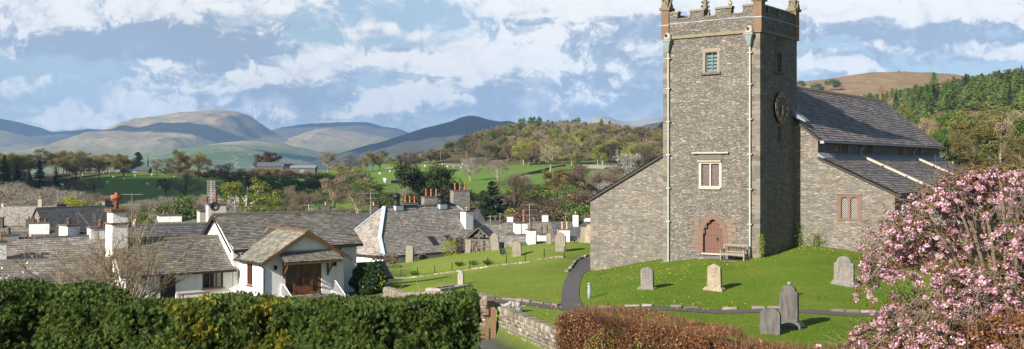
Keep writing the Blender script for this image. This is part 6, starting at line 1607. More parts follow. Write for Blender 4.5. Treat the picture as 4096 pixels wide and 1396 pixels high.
def beech_hedge(name,label,line,width,top,base,n_leaf,n_twig,seed,bare=0.0):
    rng=np.random.default_rng(seed); L=[Vector(p) for p in line]; seg=[(b-a).length for a,b in zip(L,L[1:])]; tot=sum(seg)
    def pos(s):
        for (a,b),l in zip(zip(L,L[1:]),seg):
            if s<=l: return a.lerp(b,s/l),(b-a).normalized()
            s-=l
        return L[-1],(L[-1]-L[-2]).normalized()
    o=Vector((L[0].x,L[0].y,base)); t=thing(name,label,'hedge',o); P=[];D=[];W=[]
    while len(P)<n_leaf+n_twig:
        s=rng.random()*tot; p,d=pos(s); nx=Vector((-d.y,d.x)); zt=top(s/tot); r=rng.random()
        if r<.48: a=-1; z=zt-(zt-base)*rng.random()**1.5*.85; n=Vector((-nx.x,-nx.y,.3)); q=p-nx*width*.5
        elif r<.9: z=zt; a=rng.uniform(-.5,.5); q=p+nx*width*a; n=Vector((0,0,1))
        else: 
            zt=top(0); z=zt-(zt-base)*rng.random()*.9; n=Vector((-d.x,-d.y,.2)); q=L[0]+nx*width*rng.uniform(-.5,.5)
        p3=Vector((q.x,q.y,z)); b=nz(p3,1.3,seed)*.22+nz(p3,4,seed+3)*.13; p3+=n.normalized()*(b-rng.random()**2*.18)
        if r<.48 and (zt-z)>.25: p3+=n*.03
        P.append(p3); D.append(n.normalized()); W.append((s/tot,zt-z,r))
    P=np.array(P); D=np.array(D); W=np.array(W); P0=P-np.array(o)
    idx=rng.permutation(len(P)); li=idx[:n_leaf]; ti=idx[n_leaf:]
    # leaves cling thicker on the sides than at the top
    cl=np.array([nz(P[i],.8,seed+8) for i in li]); keep=(W[li,2]<.48)*1.0*(cl>-.35)+(W[li,2]>=.48)*(cl>-.02); li=li[keep>0]
    DD=D[li]*.5+np.array([0,0,.2]); V,F=leaves(P0[li],rng.uniform(.045,.085,len(li)),rng.uniform(.03,.05,len(li)),DD,.9,rng)
    link('dead_leaves',raw_mesh('dead_leaves',V,F),M['beech_leaf'],t)
    DD=D[ti]*.8+np.array([0,0,.55]); V,F=leaves(P0[ti],rng.uniform(.16,.42,len(ti)),np.full(len(ti),.011),DD,.42,rng)
    link('twigs',raw_mesh('twigs',V,F),M['beech_twig'],t)
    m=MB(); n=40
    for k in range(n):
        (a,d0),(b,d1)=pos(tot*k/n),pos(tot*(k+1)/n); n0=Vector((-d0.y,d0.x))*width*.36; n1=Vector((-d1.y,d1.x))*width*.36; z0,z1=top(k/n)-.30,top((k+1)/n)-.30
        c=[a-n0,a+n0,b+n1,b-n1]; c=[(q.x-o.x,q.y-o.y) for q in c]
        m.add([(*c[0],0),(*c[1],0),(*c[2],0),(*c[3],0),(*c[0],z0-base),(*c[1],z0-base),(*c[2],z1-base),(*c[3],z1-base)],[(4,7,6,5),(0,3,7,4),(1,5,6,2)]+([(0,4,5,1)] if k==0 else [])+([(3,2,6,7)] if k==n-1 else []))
    m.build('inner_branches',M['beech_core'],t)  # solid core; the shade among the twigs is put into its colour
    return t
RL=[(1.95,33.6),(3.6,32.3),(6.2,29.8),(8.6,27.9),(10.8,26.6)]
def russet_top(s):
    L=[Vector(p) for p in RL]; seg=[(b-a).length for a,b in zip(L,L[1:])]; q=s*sum(seg)
    for (a,b),l in zip(zip(L,L[1:]),seg):
        if q<=l+1e-6: p=a.lerp(b,q/l); break
        q-=l
    else: p=L[-1]
    u=CU+p.x/p.y*FOC; v=np.interp(u,[2250,2330,2450,2600,2750,2900,3013,3132,3300,3700],[1232,1214,1216,1246,1276,1303,1338,1364,1392,1440]); return Z(v,p.y+.6)-.12
beech_hedge('beech_hedge','russet-brown clipped beech hedge crossing the bottom centre',[(1.95,33.6),(3.6,32.3),(6.2,29.8),(8.6,27.9),(10.8,26.6)],1.9,russet_top,-6.7,26000,20000,2)
beech_hedge('beech_hedge','brown beech hedge rising to the bottom right corner under the cherry tree',[(7.4,23.0),(8.9,20.2),(9.6,17.8),(10.3,14.8)],1.6,lambda s: np.interp(s,[0,.2,.5,1],[-3.95,-3.55,-2.75,-2.0]),-6.3,26000,13000,6)
def leafy(name,label,cat,c,pts_fn,n,L,W,m,seed,group=None,stems=0,stem_m='bark',stemh=.5):
    rng=np.random.default_rng(seed); P=pts_fn(rng,n); t=thing(name,label,cat,c,0,group)
    V,F=leaves(P,rng.uniform(L*.7,L*1.3,len(P)),rng.uniform(W*.7,W*1.3,len(P)),None,1,rng); link('leaves',raw_mesh('leaves',V,F),M[m],t)
    if stems:
        q=MB(); rd=random.Random(seed)
        for k in range(stems): a=rd.uniform(0,6.3); r=rd.uniform(.05,.3)*stemh; q.tube([(0,0,-.2),(math.cos(a)*r*.4,math.sin(a)*r*.4,stemh*.5),(math.cos(a)*r,math.sin(a)*r,stemh)],[.02,.014,.006],5)
        q.build('stems',M[stem_m],t)
    return t
def ell(rx,ry,rz,zc,shell=.55,lump=.25,fs=1.5,sd=0):
    def f(rng,n):
        v=rng.normal(size=(n,3)); v/=np.linalg.norm(v,axis=1)[:,None]; r=shell+(1-shell)*rng.random(n)**.4
        k=np.array([1+lump*noise.noise(Vector(p*fs)+Vector((sd,0,0))) for p in v]); p=v*(r*k)[:,None]*np.array([rx,ry,rz]); p[:,2]+=zc; return p
    return f
# weeds and ivy under the russet hedge's end, bramble leaves
leafy('bramble','bright yellow-green bramble leaves at the foot of the russet hedge','bramble',(2.75,31.6,-5.35),ell(.55,.3,.55,0,.2),260,.07,.05,'spring_leaf',31,stems=5)
leafy('fern_plant','grey-green leafy weed low in the russet hedge','weed',(3.9,30.9,-5.45),ell(.5,.3,.3,0,.2),180,.09,.05,'crown_green',32,stems=4,stemh=.3)
# round ivy-clad bush at the corner of the white house
p=G(1472,73)
t=leafy('ivy_bush','big rounded dark ivy-clad bush at the corner of the white house','bush',p,ell(1.22,1.15,1.15,1.05,.86,.22,2.2,3),5200,.15,.12,'ivy_leaf',41,stems=4,stemh=1.6)
rng=np.random.default_rng(4); b=np.array([[.85,-.55,.95]])+rng.normal(size=(150,3))*np.array([.22,.22,.36]); V,F=leaves(b,.12,.09,None,1,rng); link('golden_leaves',raw_mesh('golden_leaves',V,F),M['ivy_gold'],t)
q=MB(); q.lathe([(.2,-.3),(.95,.2),(1.02,1.0),(.8,1.65),(.2,1.95)],(0,0,0),14); q.build('inner_branches',M['hedge_core'],t)  # solid core, its dark colour standing for the shade behind the leaves
# white rock cress on the wall
for k,(u,d,v,rx,lab) in enumerate(((2048,45.0,1236,.42,'cushion of white flowers spilling over the wall beside the gate post'),(1898,47.2,1238,.40,'white flowers on the wall left of the gate, half behind the conifer hedge'))):
    c=at(u,v,d); leafy('rock_cress',lab,'flowers',c,ell(rx*1.15,.32,.28,.04,.5,.4,2,k),1100,.06,.055,'blossom_white',50+k,'white flowers on the dry-stone wall',stems=3,stemh=.12)
    rng=np.random.default_rng(60+k); P=ell(rx*.95,.26,.2,-.05,.2)(rng,220)+np.array(c); V,F=leaves(P-np.array(c),.06,.03,None,1,rng); o=link('leaves',raw_mesh('leaves',V,F),M['crown_green'],bpy.data.objects['rock_cress' if k==0 else 'rock_cress.001'])
# daffodil clumps by the handrail, and growth at the foot of the church wall
for k,(u,v,lab) in enumerate(((1836,1066,'daffodil clump without flowers, farthest left above the handrail'),(1894,1063,'daffodil clump with one yellow flower beside a handrail post'),(1951,1060,'daffodil clump right of the handrail post on the upper lawn'),(1655,1102,'dark leafy clump below the left end of the handrail'))):
    c,d=gpos(u,v,60,110); rng=np.random.default_rng(70+k); t=thing('daffodil_clump',lab,'plant',c,0,'daffodil clumps near the handrail')
    n=140; P=np.stack([rng.normal(0,.2,n),rng.normal(0,.2,n),np.full(n,.24)],1); D=np.stack([P[:,0]*1.6,P[:,1]*1.6,np.full(n,.9)],1); V,F=leaves(P,.55,.035,D,.12,rng); link('leaves',raw_mesh('leaves',V,F),M['crown_green'],t)
    if k in(1,2):
        q=MB(); 
        for j in range(3): q.lathe([(.01,0),(.07,.03),(.03,.06)],(rng.normal(0,.15),rng.normal(0,.15),.55),7)
        q.build('flowers',M['ivy_gold'],t)
leafy('creeper','yellow-flowered climber on the south-west corner of the tower','climber',cw(-.12,-.12,H(*cw(-.12,-.12,0).xy)),lambda r,n: np.stack([r.normal(0,.10,n),r.normal(0,.12,n),r.random(n)*1.45],1),330,.09,.06,'ivy_gold',81,stems=3,stemh=1.3)
p=cw(WE-.35,-1.5,0); p.z=H(p.x,p.y)
leafy('wall_shrub','fresh green shrub at the foot of the sunlit aisle wall','shrub',p,lambda r,n: np.stack([r.normal(0,.5,n),r.normal(0,.15,n),np.abs(r.normal(0,.42,n))+.1],1),420,.11,.05,'spring_leaf',82,stems=8,stemh=.9)
p=cw(WE-.25,-.35,0); p.z=H(p.x,p.y)
leafy('wall_shrub','dark climbing shrub in the shaded angle of tower and aisle','shrub',p,lambda r,n: np.stack([r.normal(0,.16,n),r.normal(0,.12,n),r.random(n)**1.4*1.5],1),300,.10,.06,'crown_green',83,stems=4,stemh=1.2)
# shrubs on the crest of the lawn against the hall
for k,(u,v,rx,rz,m,lab) in enumerate(((1520,1052,1.0,.8,'crown_purple','reddish shrub against the hall wall left of the lone gravestone'),(1568,1043,.8,.7,'crown_tan','brown twiggy shrub between the reddish shrub and the lone gravestone'),(1805,1012,1.0,1.1,'ivy_gold','yellow-green shrub on the lawn crest left of the lych gate'),(1838,1008,.6,1.2,'crown_purple','bronze shrub touching the lych gate'),(1690,1034,.5,.35,'crown_tan','dry grass tuft on the crest right of the lone gravestone'))):
    d=113; c=at(u,v,d); c.z=min(c.z,H(c.x,c.y)); leafy('shrub',lab,'shrub',c,ell(rx,.7,rz,rz*.75,.3,.4,2,k),620,.17,.10,m,90+k,stems=6,stemh=rz)
c,d=gpos(1580,1072,80,112); leafy('shrub','low green mound of leaves on the upper lawn above the handrail','shrub',c,ell(.9,.5,.3,.1,.3),400,.12,.07,'crown_green',99,stems=3,stemh=.2)

# ------------------------------------------------------------------ grass blades and dandelions on the churchyard lawn
def lawn_grass():
    rng=np.random.default_rng(21); n=75000
    d=36+(106-36)*rng.random(n)**1.35; u=rng.uniform(1450,4150,n); x=(u-CU)/FOC*d; s=wall_side(x,d); ok=(s>.35)&((u>2330)|(rng.random(n)<.4))
    lo=np.array([[p.x,p.y] for p in PATH1]+[[p.x,p.y] for p in PATH2]); 
    for i in range(0,len(lo),2): ok&=((x-lo[i,0])**2+(d-lo[i,1])**2)>.36
    rel=np.stack([x-CX,d-CYY],1); e=rel@np.array([CE.x,CE.y]); nn=rel@np.array([CN.x,CN.y])
    ok&=~((e>-.05)&(nn>-.05)&(nn<6.6)) & ~((e>5.2)&(nn>-6.3)&(nn<15.6))
    x,d=x[ok],d[ok]; z=height(x,d); P=np.stack([x,d,z+.02],1)
    V,F=leaves(P,rng.uniform(.05,.12,len(P)),rng.uniform(.012,.03,len(P)),np.tile([0,0,1.],(len(P),1)),.55,rng)
    o=link('grass',raw_mesh('grass',V,F),M['lawn_blade']); tag(o,kind='stuff')
    m=MB(); k=0
    cl=[(X(2700,58),58),(X(2620,56),56),(X(2900,60),60),(X(3300,63),63),(X(2480,66),66),(X(2560,60),60),(X(3500,62),62),(X(2100,47.5),47.5),(X(2300,46.6),46.6),(X(2750,46.3),46.3),(X(3250,63.3),63.3)]
    rd=random.Random(8)
    while k<170:
        c=rd.choice(cl); xx,yy=c[0]+rd.gauss(0,1.5),c[1]+rd.gauss(0,1.2)
        r=Vector((xx-CX,yy-CYY,0)); 
        if r.dot(CE)>-.1 and r.dot(CN)>-.2 : continue
        if r.dot(CE)>5.1: continue
        z=H(xx,yy); m.lathe([(.005,.04),(.022,.05),(.026,.06),(.015,.068)],(xx,yy,z),6); k+=1
    o=m.build('dandelion_flowers',M['dandelion']); tag(o,kind='stuff')
plain('dandelion',(.75,.55,.02),.8,.1)
leafmat('lawn_blade',[(0,(0.065,0.115,0.011)),(.5,(0.108,0.162,0.018)),(1,(0.173,0.194,0.036))],0.25,.0,.0)
lawn_grass()

# ------------------------------------------------------------------ pink cherry
def cherry():
    rng=np.random.default_rng(12); rd=random.Random(12); d0=20.5; base=Vector((X(4060,d0),d0,-5.9)); t=thing('cherry_tree','spreading cherry tree covered in pink double blossom at the right','tree',base)
    br=MB(); tips=[]; tw=MB()
    br.tube([(0,0,-.4),(.05,0,.7),(-.05,.05,1.5)],[.2,.17,.16],10)
    fork=Vector((-.05,.05,1.5))
    def limb(a,rise,reach,droop,r0,seed):
        pts=[]; n=9; a2=a
        for i in range(n+1):
            s=i/n; rr=reach*s; z=1.5+rise*1.62*math.sin(min(1,s*1.15)*math.pi*.62)*(1.25-.12*reach)-droop*1.35*s**2.2
            a2=a+.25*math.sin(s*3+seed); pts.append(fork*(1-s)+Vector((math.cos(a2)*rr,math.sin(a2)*rr,z))*1.0-Vector((0,0,1.5))*(1-s) if i else fork)
        pts[0]=fork
        br.tube(pts,[r0*(1-.85*i/n) for i in range(n+1)],7); return pts
    RZ=lambda z: float(np.interp(z,[.9,1.8,2.64,3.48,4.27,5.0,5.5,5.95,6.1],[3.3,3.85,3.9,3.4,2.9,2.35,1.7,.7,.15]))
    ends=[]
    for k in range(40):
        z=rd.choice([rd.uniform(1.0,3.2),rd.uniform(2.2,4.6),rd.uniform(3.8,5.9)]); a=math.pi*rd.choice([rd.uniform(.72,1.55),rd.uniform(.8,1.35),rd.uniform(0,2)])
        ends.append((a,z,RZ(z)*rd.uniform(.72,1.0)))
    for a,z,r in ends:
        e=Vector((math.cos(a)*r,math.sin(a)*r,z)); rm=r*rd.uniform(.45,.62); zm=min(max(z+rd.uniform(.3,1.2),3.0),float(np.interp(rm,[.3,1.2,2.2,3.0],[5.6,5.3,4.7,4.0])))
        a2=a+rd.uniform(-.3,.3); m=Vector((math.cos(a2)*rm,math.sin(a2)*rm,zm)); lo_=fork.lerp(m,.45)+Vector((0,0,.25))
        pts=catmull([fork,lo_,m,m.lerp(e,.55)+Vector((0,0,.18)),e],3); n=len(pts)-1
        br.tube(pts,[.062*(1-.88*i/n) for i in range(n+1)],6)
        for i in range(3,len(pts)):
            for j in range(2):
                p=pts[i]; aa=rd.uniform(0,6.3); el=rd.uniform(-.2,.75); L=rd.uniform(.3,.75)*(1.1-.4*(i/len(pts)))
                e=Vector((math.cos(aa)*math.cos(el),math.sin(aa)*math.cos(el),math.sin(el))); q1=p+e*L*.5; q2=q1+e*L*.4-Vector((0,0,rd.uniform(.05,.3))); q3=q2+e*L*.15-Vector((0,0,rd.uniform(.05,.35)))
                tw.tube([p,q1,q2,q3],[.011,.008,.006,.003],4,cap=False)
                tips+= [q2,q3] if rd.random()<.75 else [q3]
                if rd.random()<.55: tips.append(q1)
                for kk in range(2):
                    ww=Vector((rd.gauss(0,.25),rd.gauss(0,.25),rd.gauss(-.02,.2))); tw.tube([q1,q1+ww*.6,q1+ww],[.007,.005,.003],3,cap=False); 
                    if rd.random()<.8: tips.append(q1+ww)
    br.build('trunk',M['bark'],t,True); tw.build('twigs',M['bark'],t)
    # hanging pompoms: many petals round each tip
    P=[];S=[];B=[]; tips=[q for q in tips if math.hypot(q[0],q[1])<RZ(q[2])*1.06 and q[2]>.8 and nz(q,1.15,3)+.5*nz(q,2.6,7)+rd.gauss(0,.13)>-.07]
    for tp in tips:
        c=np.array(tp)-np.array([0,0,.05]); R=rd.uniform(.042,.085); n=int(16+R*210)
        v=rng.normal(size=(n,3)); v/=np.linalg.norm(v,axis=1)[:,None]; P.append(c+v*R*np.array([1.15,1.15,.8])*(rng.random((n,1))**.33)); S.append(np.full(n,R)); 
        nb=rd.randint(4,9); B.append(np.array(tp)+rng.normal(size=(nb,3))*.08+np.array([0,0,.06]))
    P=np.concatenate(P); B=np.concatenate(B)
    V,F=leaves(P,rng.uniform(.035,.06,len(P)),rng.uniform(.03,.05,len(P)),None,1,rng); link('blossom',raw_mesh('blossom',V,F),M['cherry_pink'],t)
    V,F=leaves(B,rng.uniform(.06,.11,len(B)),rng.uniform(.025,.04,len(B)),None,1,rng); link('young_leaves',raw_mesh('young_leaves',V,F),M['cherry_bronze'],t)
cherry()

# ------------------------------------------------------------------ bare budding shrub left
def bare_shrub(name,label,c,stems,h,spread,m,buds,bud_m,seed,cat='shrub',thick=.035,budL=.05,lean=(0,0)):
    rd=random.Random(seed); rng=np.random.default_rng(seed); t=thing(name,label,cat,c); b=MB(); tips=[]
    def grow(p,d,L,r,depth):
        n=4; pts=[p]; q=p; dd=d.copy()
        for i in range(n): dd=(dd+Vector((rd.gauss(0,.10),rd.gauss(0,.10),rd.gauss(.03,.06)))).normalized(); q=q+dd*L/n; pts.append(q)
        b.tube(pts,[r*(1-.55*i/n) for i in range(n+1)],5 if depth<2 else 3,cap=False)
        for i in range(1,n+1): 
            if depth>=1: tips.append(pts[i])
        if depth<3:
            for k in range(4 if depth<2 else 3):
                i=rd.randint(1,n); a=rd.uniform(0,6.3); s=rd.uniform(.35,.75); e=(dd+Vector((math.cos(a)*s,math.sin(a)*s,rd.uniform(-.1,.3)))).normalized(); grow(pts[i],e,L*rd.uniform(.45,.7),r*.5,depth+1)
    for k in range(stems):
        a=rd.uniform(0,6.3); s=rd.uniform(.1,1)*spread; d=Vector((math.cos(a)*s+lean[0],math.sin(a)*s+lean[1],1)).normalized(); grow(Vector((math.cos(a)*.25,math.sin(a)*.25,-.1)),d,h*rd.uniform(.5,.72),thick*rd.uniform(.7,1.1),0)
    b.build('stems',M[m],t)
    T=np.array([tuple(p) for p in tips]); k=rng.integers(0,len(T),buds); P=T[k]+rng.normal(size=(buds,3))*.06
    V,F=leaves(P,rng.uniform(budL*.6,budL*1.3,buds),rng.uniform(budL*.4,budL*.8,buds),None,1,rng); link('buds',raw_mesh('buds',V,F),M[bud_m],t)
    return t
p=Vector((X(430,39),39,0)); p.z=H(p.x,p.y)+.2
bare_shrub('bare_shrub','tall many-stemmed bare shrub with brown buds behind the conifer hedge',p,24,4.5,.85,'bark_shrub',5600,'bud_brown',5,thick=.05,budL=.06)
p=Vector((X(20,42),42,0)); p.z=H(p.x,p.y)
bare_shrub('magnolia','pale pink flowering magnolia at the left edge','tree',7,3.4,.5,'bark',0,'blossom_white',9) if False else None
def magnolia():
    p=Vector((X(15,43),43,0)); p.z=H(p.x,p.y); t=bare_shrub('magnolia','pale pink flowering magnolia behind the hedge at the left edge',p,7,3.9,.45,'bark',520,'blossom_white',9,'tree',.05,.13)
magnolia()

# ------------------------------------------------------------------ trees
PROTO={}
def tree_proto(key,crown_m,trunk_m,H_,R,cb,n,leaf,seed,kind='broad',sliver=0.0,gap=.0):
    """trunk with limbs, and a crown of thousands of small leaves gathered into clumps (the kind sets the outline)"""
    rd=random.Random(seed); rng=np.random.default_rng(seed); tr=MB(); clumps=[]
    if kind in('broad','bare'):
        tr.tube([(0,0,-1.2),(rd.gauss(0,.1),rd.gauss(0,.1),H_*.25),(rd.gauss(0,.25),rd.gauss(0,.25),H_*.55),(rd.gauss(0,.3),rd.gauss(0,.3),H_*.85)],[H_*.03,H_*.022,H_*.014,H_*.004],7)
        nl=15
        for k in range(nl):
            z0=H_*rd.uniform(max(.16,cb*.75),.62); a=k*2.4+rd.uniform(-.4,.4); el=rd.uniform(.1,1.1); 
            zt=H_*(cb+(1-cb)*rd.uniform(.18,.97)); f=(zt/H_-cb)/(1-cb); rr=R*rd.uniform(.55,.98)*math.sqrt(max(.05,1-(2*f-.85)**2*.72))
            e=Vector((math.cos(a)*rr,math.sin(a)*rr,zt)); s=Vector((0,0,min(z0,zt*.8))); m=s.lerp(e,.5)+Vector((0,0,H_*.03))
            tr.tube([s,m,e],[H_*.011,H_*.006,H_*.002],5,cap=False); clumps+= [(e,R*rd.uniform(.2,.34)),(m,R*rd.uniform(.15,.28))]
            for j in range(3):
                a2=a+rd.gauss(0,.7); w=m.lerp(e,rd.uniform(.2,.9)); e2=w+Vector((math.cos(a2),math.sin(a2),rd.uniform(-.1,.8)))*R*rd.uniform(.2,.42)
                tr.tube([w,e2],[H_*.004,H_*.0012],3,cap=False); clumps.append((e2,R*rd.uniform(.13,.25)))
        for k in range(4): clumps.append((Vector((rd.gauss(0,R*.2),rd.gauss(0,R*.2),H_*rd.uniform(.82,.96))),R*rd.uniform(.18,.28)))
        P=[];D=[]
        w=np.array([c[1]**2 for c in clumps]); w/=w.sum(); cnt=rng.multinomial(n,w)
        for (c,r),q in zip(clumps,cnt):
            v=rng.normal(size=(q,3)); v/=np.linalg.norm(v,axis=1)[:,None]+1e-9; v*=(rng.random((q,1))**.45)*r*np.array([1.05,1.05,.8]); P.append(np.array(c)+v); D.append(np.array([v[:,0]*.6/r+c.x*.4/R,v[:,1]*.6/r+c.y*.4/R,np.full(q,.75)]).T)
        P=np.concatenate(P); D=np.concatenate(D)
        if kind=='bare': V,F=leaves(P,rng.uniform(leaf*1.6,leaf*3.4,len(P)),np.full(len(P),leaf*.16),D,.35,rng)
        else:
            V,F=leaves(P,rng.uniform(leaf*.6,leaf*1.3,len(P)),rng.uniform(leaf*.45,leaf,len(P)),None,1,rng)
            if sliver:
                k=int(len(P)*sliver); V2,F2=leaves(P[:k],rng.uniform(leaf*1.5,leaf*3,k),np.full(k,leaf*.16),D[:k],.35,rng); F=np.concatenate([F[k:]-4*k,F2+4*(len(P)-k)]); V=np.concatenate([V[4*k:],V2])
    elif kind in('spruce','pine','column'):
        tr.tube([(0,0,-1),(0,0,H_*.5),(0,0,H_*.97)],[H_*.018,H_*.011,H_*.002],7)
        P=[];D=[]; tiers=int(H_*1.6)
        for k in range(tiers):
            f=(k+rd.random()*.7)/tiers; z=H_*(cb+(1-cb)*f)
            prof={'spruce':(1-f)**.85,'pine':math.sqrt(max(0,1-f**1.7))*(.55+.45*min(1,f*5)),'column':min(1,(1-f)*2.4)*(.72+.28*math.sin(min(1,f*2)*1.57))}[kind]
            rr=R*prof*rd.uniform(.72,1.12)
            nb=9 if kind!='pine' else 7
            for j in range(nb):
                a=rd.uniform(0,6.283); L=rr*rd.uniform(.6,1.1); q=max(3,int(n/(tiers*nb))); s=rng.random(q)**.55
                dr={'spruce':-.28,'pine':.12,'column':.45}[kind]
                c=np.stack([np.cos(a)*L*s,np.sin(a)*L*s,z+dr*L*s-.10*L*s*s],1)+rng.normal(size=(q,3))*np.array([.14,.14,.11])*(L*.5+.3); P.append(c)
                D.append(np.stack([np.full(q,math.cos(a)),np.full(q,math.sin(a)),np.full(q,-.15 if kind=='spruce' else .4)],1))
                if j%3==0 and L>.3: tr.tube([(0,0,z-.1*L),(math.cos(a)*L*.8,math.sin(a)*L*.8,z+dr*L*.8)],[H_*.003,.01],3,cap=False)
        P=np.concatenate(P); D=np.concatenate(D); V,F=leaves(P,rng.uniform(leaf*.8,leaf*1.6,len(P)),rng.uniform(leaf*.3,leaf*.55,len(P)),D,.55,rng)
    cr=raw_mesh('crown',V,F); cr.materials.append(M[crown_m]); tm=tr.mesh('trunk'); tm.materials.append(M[trunk_m])
    PROTO[key]=(tm,cr,H_)
for k,s in enumerate((1,2,3)):
    tree_proto(f'olive{k}','crown_olive','bark',14,5.6,.22,6500,.42,10+s,'broad',.35); tree_proto(f'brown{k}','crown_brown','bark_dark',13,5.4,.2,6500,.34,20+s,'broad',.65)
    tree_proto(f'tan{k}','crown_tan','bark_pale',13,5.2,.2,6000,.36,30+s,'broad',.7); tree_proto(f'grey{k}','crown_grey','bark_pale',10,4.4,.12,6000,.25,40+s,'bare')
    tree_proto(f'pine{k}','crown_pine','bark',14,3.3,.10,3200,.62,50+s,'pine'); tree_proto(f'spruce{k}','crown_spruce','bark_dark',15,3.2,.06,3400,.6,60+s,'spruce')
for k,s in enumerate((1,2)):
    tree_proto(f'spring{k}','crown_spring','bark_pale',13,5.0,.2,6000,.38,70+s,'broad',.2); tree_proto(f'green{k}','crown_green','bark',10,4.6,.08,6000,.36,75+s,'broad'); tree_proto(f'larch{k}','crown_larch','bark_pale',14,3.0,.15,2600,.55,80+s,'pine')
    tree_proto(f'bare{k}','crown_brown','bark_dark',12,5.0,.2,6000,.28,85+s,'bare'); tree_proto(f'purple{k}','crown_purple','bark_dark',12,5.6,.18,4600,.5,90+s,'broad',.1)
    tree_proto(f'bush{k}','crown_olive','bark',4,2.6,.0,3200,.24,95+s,'broad',.3); tree_proto(f'gbush{k}','crown_green','bark',4,2.6,.0,3200,.24,97+s,'broad'); tree_proto(f'bbush{k}','crown_brown','bark_dark',4,2.6,.0,3200,.24,99+s,'broad',.6)
tree_proto('dark0','crown_dark','bark_dark',13,6.2,.06,12000,.38,101,'broad'); tree_proto('birch0','crown_spring','bark_birch',12,3.6,.12,7500,.24,102,'broad',.1); tree_proto('cypress0','crown_spruce','bark_dark',12,2.6,.02,5200,.5,103,'column'); tree_proto('white0','crown_white','bark',6,3.2,.1,3200,.2,104,'broad',.2); tree_proto('cedar0','crown_spruce','bark_dark',13,4.8,.2,4200,.6,105,'pine')
TRD=random.Random(77)
def tree(key,u,d,h=None,label='',cat='tree',group=None,name='tree',wide=1.0,vtop=None,sink=0.):
    if key not in PROTO:
        ks=[k for k in PROTO if k.rstrip('0123456789')==key]; key=TRD.choice(ks)
    tm,cr,hh=PROTO[key]; p=G(u,d); p.z-=sink
    if vtop is not None: h=Z(vtop,d)-p.z
    s=h/hh*TRD.uniform(.97,1.03); w=s*wide
    t=thing(name,label,cat,p,TRD.uniform(0,6.28),group); t.scale=(w,w,s)
    for nm,me in (('trunk',tm),('crown',cr)): o=bpy.data.objects.new(nm,me); COL.objects.link(o); o.parent=t
    return t
# ------------------------------------------------------------------ single trees one can point to (photo column, distance, row of the top)
S=lambda key,u,d,vt,lab,w=1.0,name='tree': tree(key,u,d,vtop=vt,label=lab,wide=w,name=name)
S('dark0',1694,235,672,'big dark rounded evergreen yew behind the hall chimneys',1.12,'yew_tree')
S('cypress0',1968,205,716,'dark tapering cypress right of the hall',1.15,'cypress_tree'); S('cypress0',1932,210,752,'shorter dark cypress leaning on the tall one right of the hall',1.0,'cypress_tree')
S('birch0',985,215,708,'yellow-green birch with white stems above the white house roof',1.5,'birch_tree')
S('purple1',1068,640,606,'dark purple copper beech above the stone farmhouse',1.15,'copper_beech')
S('brown0',862,300,795,'blossoming low tree just over the main slate ridge') if False else None
S('olive0',712,560,600,'tall dark broadleaf at the left end of the ridge clump',1.0); S('olive1',795,575,612,'broad open-crowned tree in the ridge clump, the rightmost',1.1); S('brown0',752,590,618,'slim dim tree in the middle of the ridge clump',.8)
S('brown1',910,455,655,'great dark brown thicket tree below the ridge, left of the purple beech',1.7); S('brown2',985,470,690,'lower brown thicket tree beside the great one',1.3)
S('green0',550,640,606,'layered dark pine standing behind the barn',.9,'pine_tree') if False else S('cedar0',552,640,606,'layered dark pine standing behind the barn',1.0,'pine_tree')
S('spruce0',592,640,622,'thin spire-like spruce right of the layered pine',.5,'spruce_tree')
S('bare0',628,600,634,'bare round-headed tree right of the barn',1.1); S('bare1',377,440,706,'dark bare oak alone in the left pasture',1.2); S('brown0',662,410,712,'dense round brown tree in the left pasture under the ridge',1.0)
S('bare0',742,385,690,'pale leafless tree between the round brown tree and the thicket',1.3)
S('tan0',1312,620,608,'tall thin-leaved tree on the skyline right of the long farm shed',.95); S('tan1',1345,640,640,'smaller tree leaning to the skyline tree',.8); S('bare1',1402,650,612,'bare spreading tree alone on the middle skyline',1.0); S('olive2',1470,650,603,'flat-topped tree in the middle skyline clump, left one',.8); S('olive0',1520,655,600,'big round tree in the middle skyline clump, right one',1.0); S('brown2',1492,660,612,'dark tree between the two of the middle skyline clump',.8)
S('bare0',1437,640,640,'faint bare tree behind the hedgerow of the middle skyline',.8)
S('tan2',1333,300,712,'olive-brown tree standing over the gap left of the hall',1.25); S('tan1',1430,250,770,'bushy tan tree with pale stems in front of the hall gap',1.4); S('green1',1455,400,738,'round mid-green tree at the foot of the shrubby hedgerow',1.0) 
S('bare1',1140,255,742,'bare upright tree over the right part of the white house ridge',.9); S('bare0',1215,250,765,'gaunt bare tree close to the crossbar aerial',.9); S('bare1',1185,262,780,'thin bare tree between the two gaunt ones',.6)
S('green0',1172,330,745,'small round green tree in the lower field',.8)
S('tan0',2202,560,580,'lone pale oak standing at the top of the bright field',1.15,'oak_tree'); S('olive1',2300,575,604,'small golden tree right of the lone pale oak',.9)
S('white0',2515,420,612,'white-blossomed wild cherry at the edge of the wood beside the church',1.05,'wild_cherry'); S('white0',2420,300,735,'small white-flowering tree low behind the village right of the cypress',.8) 
S('spring0',2215,430,690,'fresh green tree in the dip left of the church, the leftmost',1.1) if False else None
S('olive2',2240,300,672,'spreading budding tree in the dip left of the church',1.2); S('brown1',2330,310,662,'dense olive tree nearest the church gable',1.3); S('bare1',2435,290,745,'bare grey tree close to the church eaves',.9)
S('brown0',1800,240,735,'reddish-brown leafless tree behind the right chimney stack of the hall',1.3); S('bare0',2060,250,700,'bare tree with forked trunk right of the cypress',1.1); S('grey0',1640,300,742,'pale twiggy tree at the left foot of the yew',1.1); S('green1',1520,205,800,'low green tree behind the first black ventilator',1.0)
S('grey1',1990,480,640,'silvery leafless tree on the slope above the cypress',1.1); S('grey2',1880,500,630,'silvery leafless tree left of its twin on the slope',1.1)
S('white0',885,100,797,'creamy white flowering shrub over the ridge of the white house',.55,'flowering_shrub')
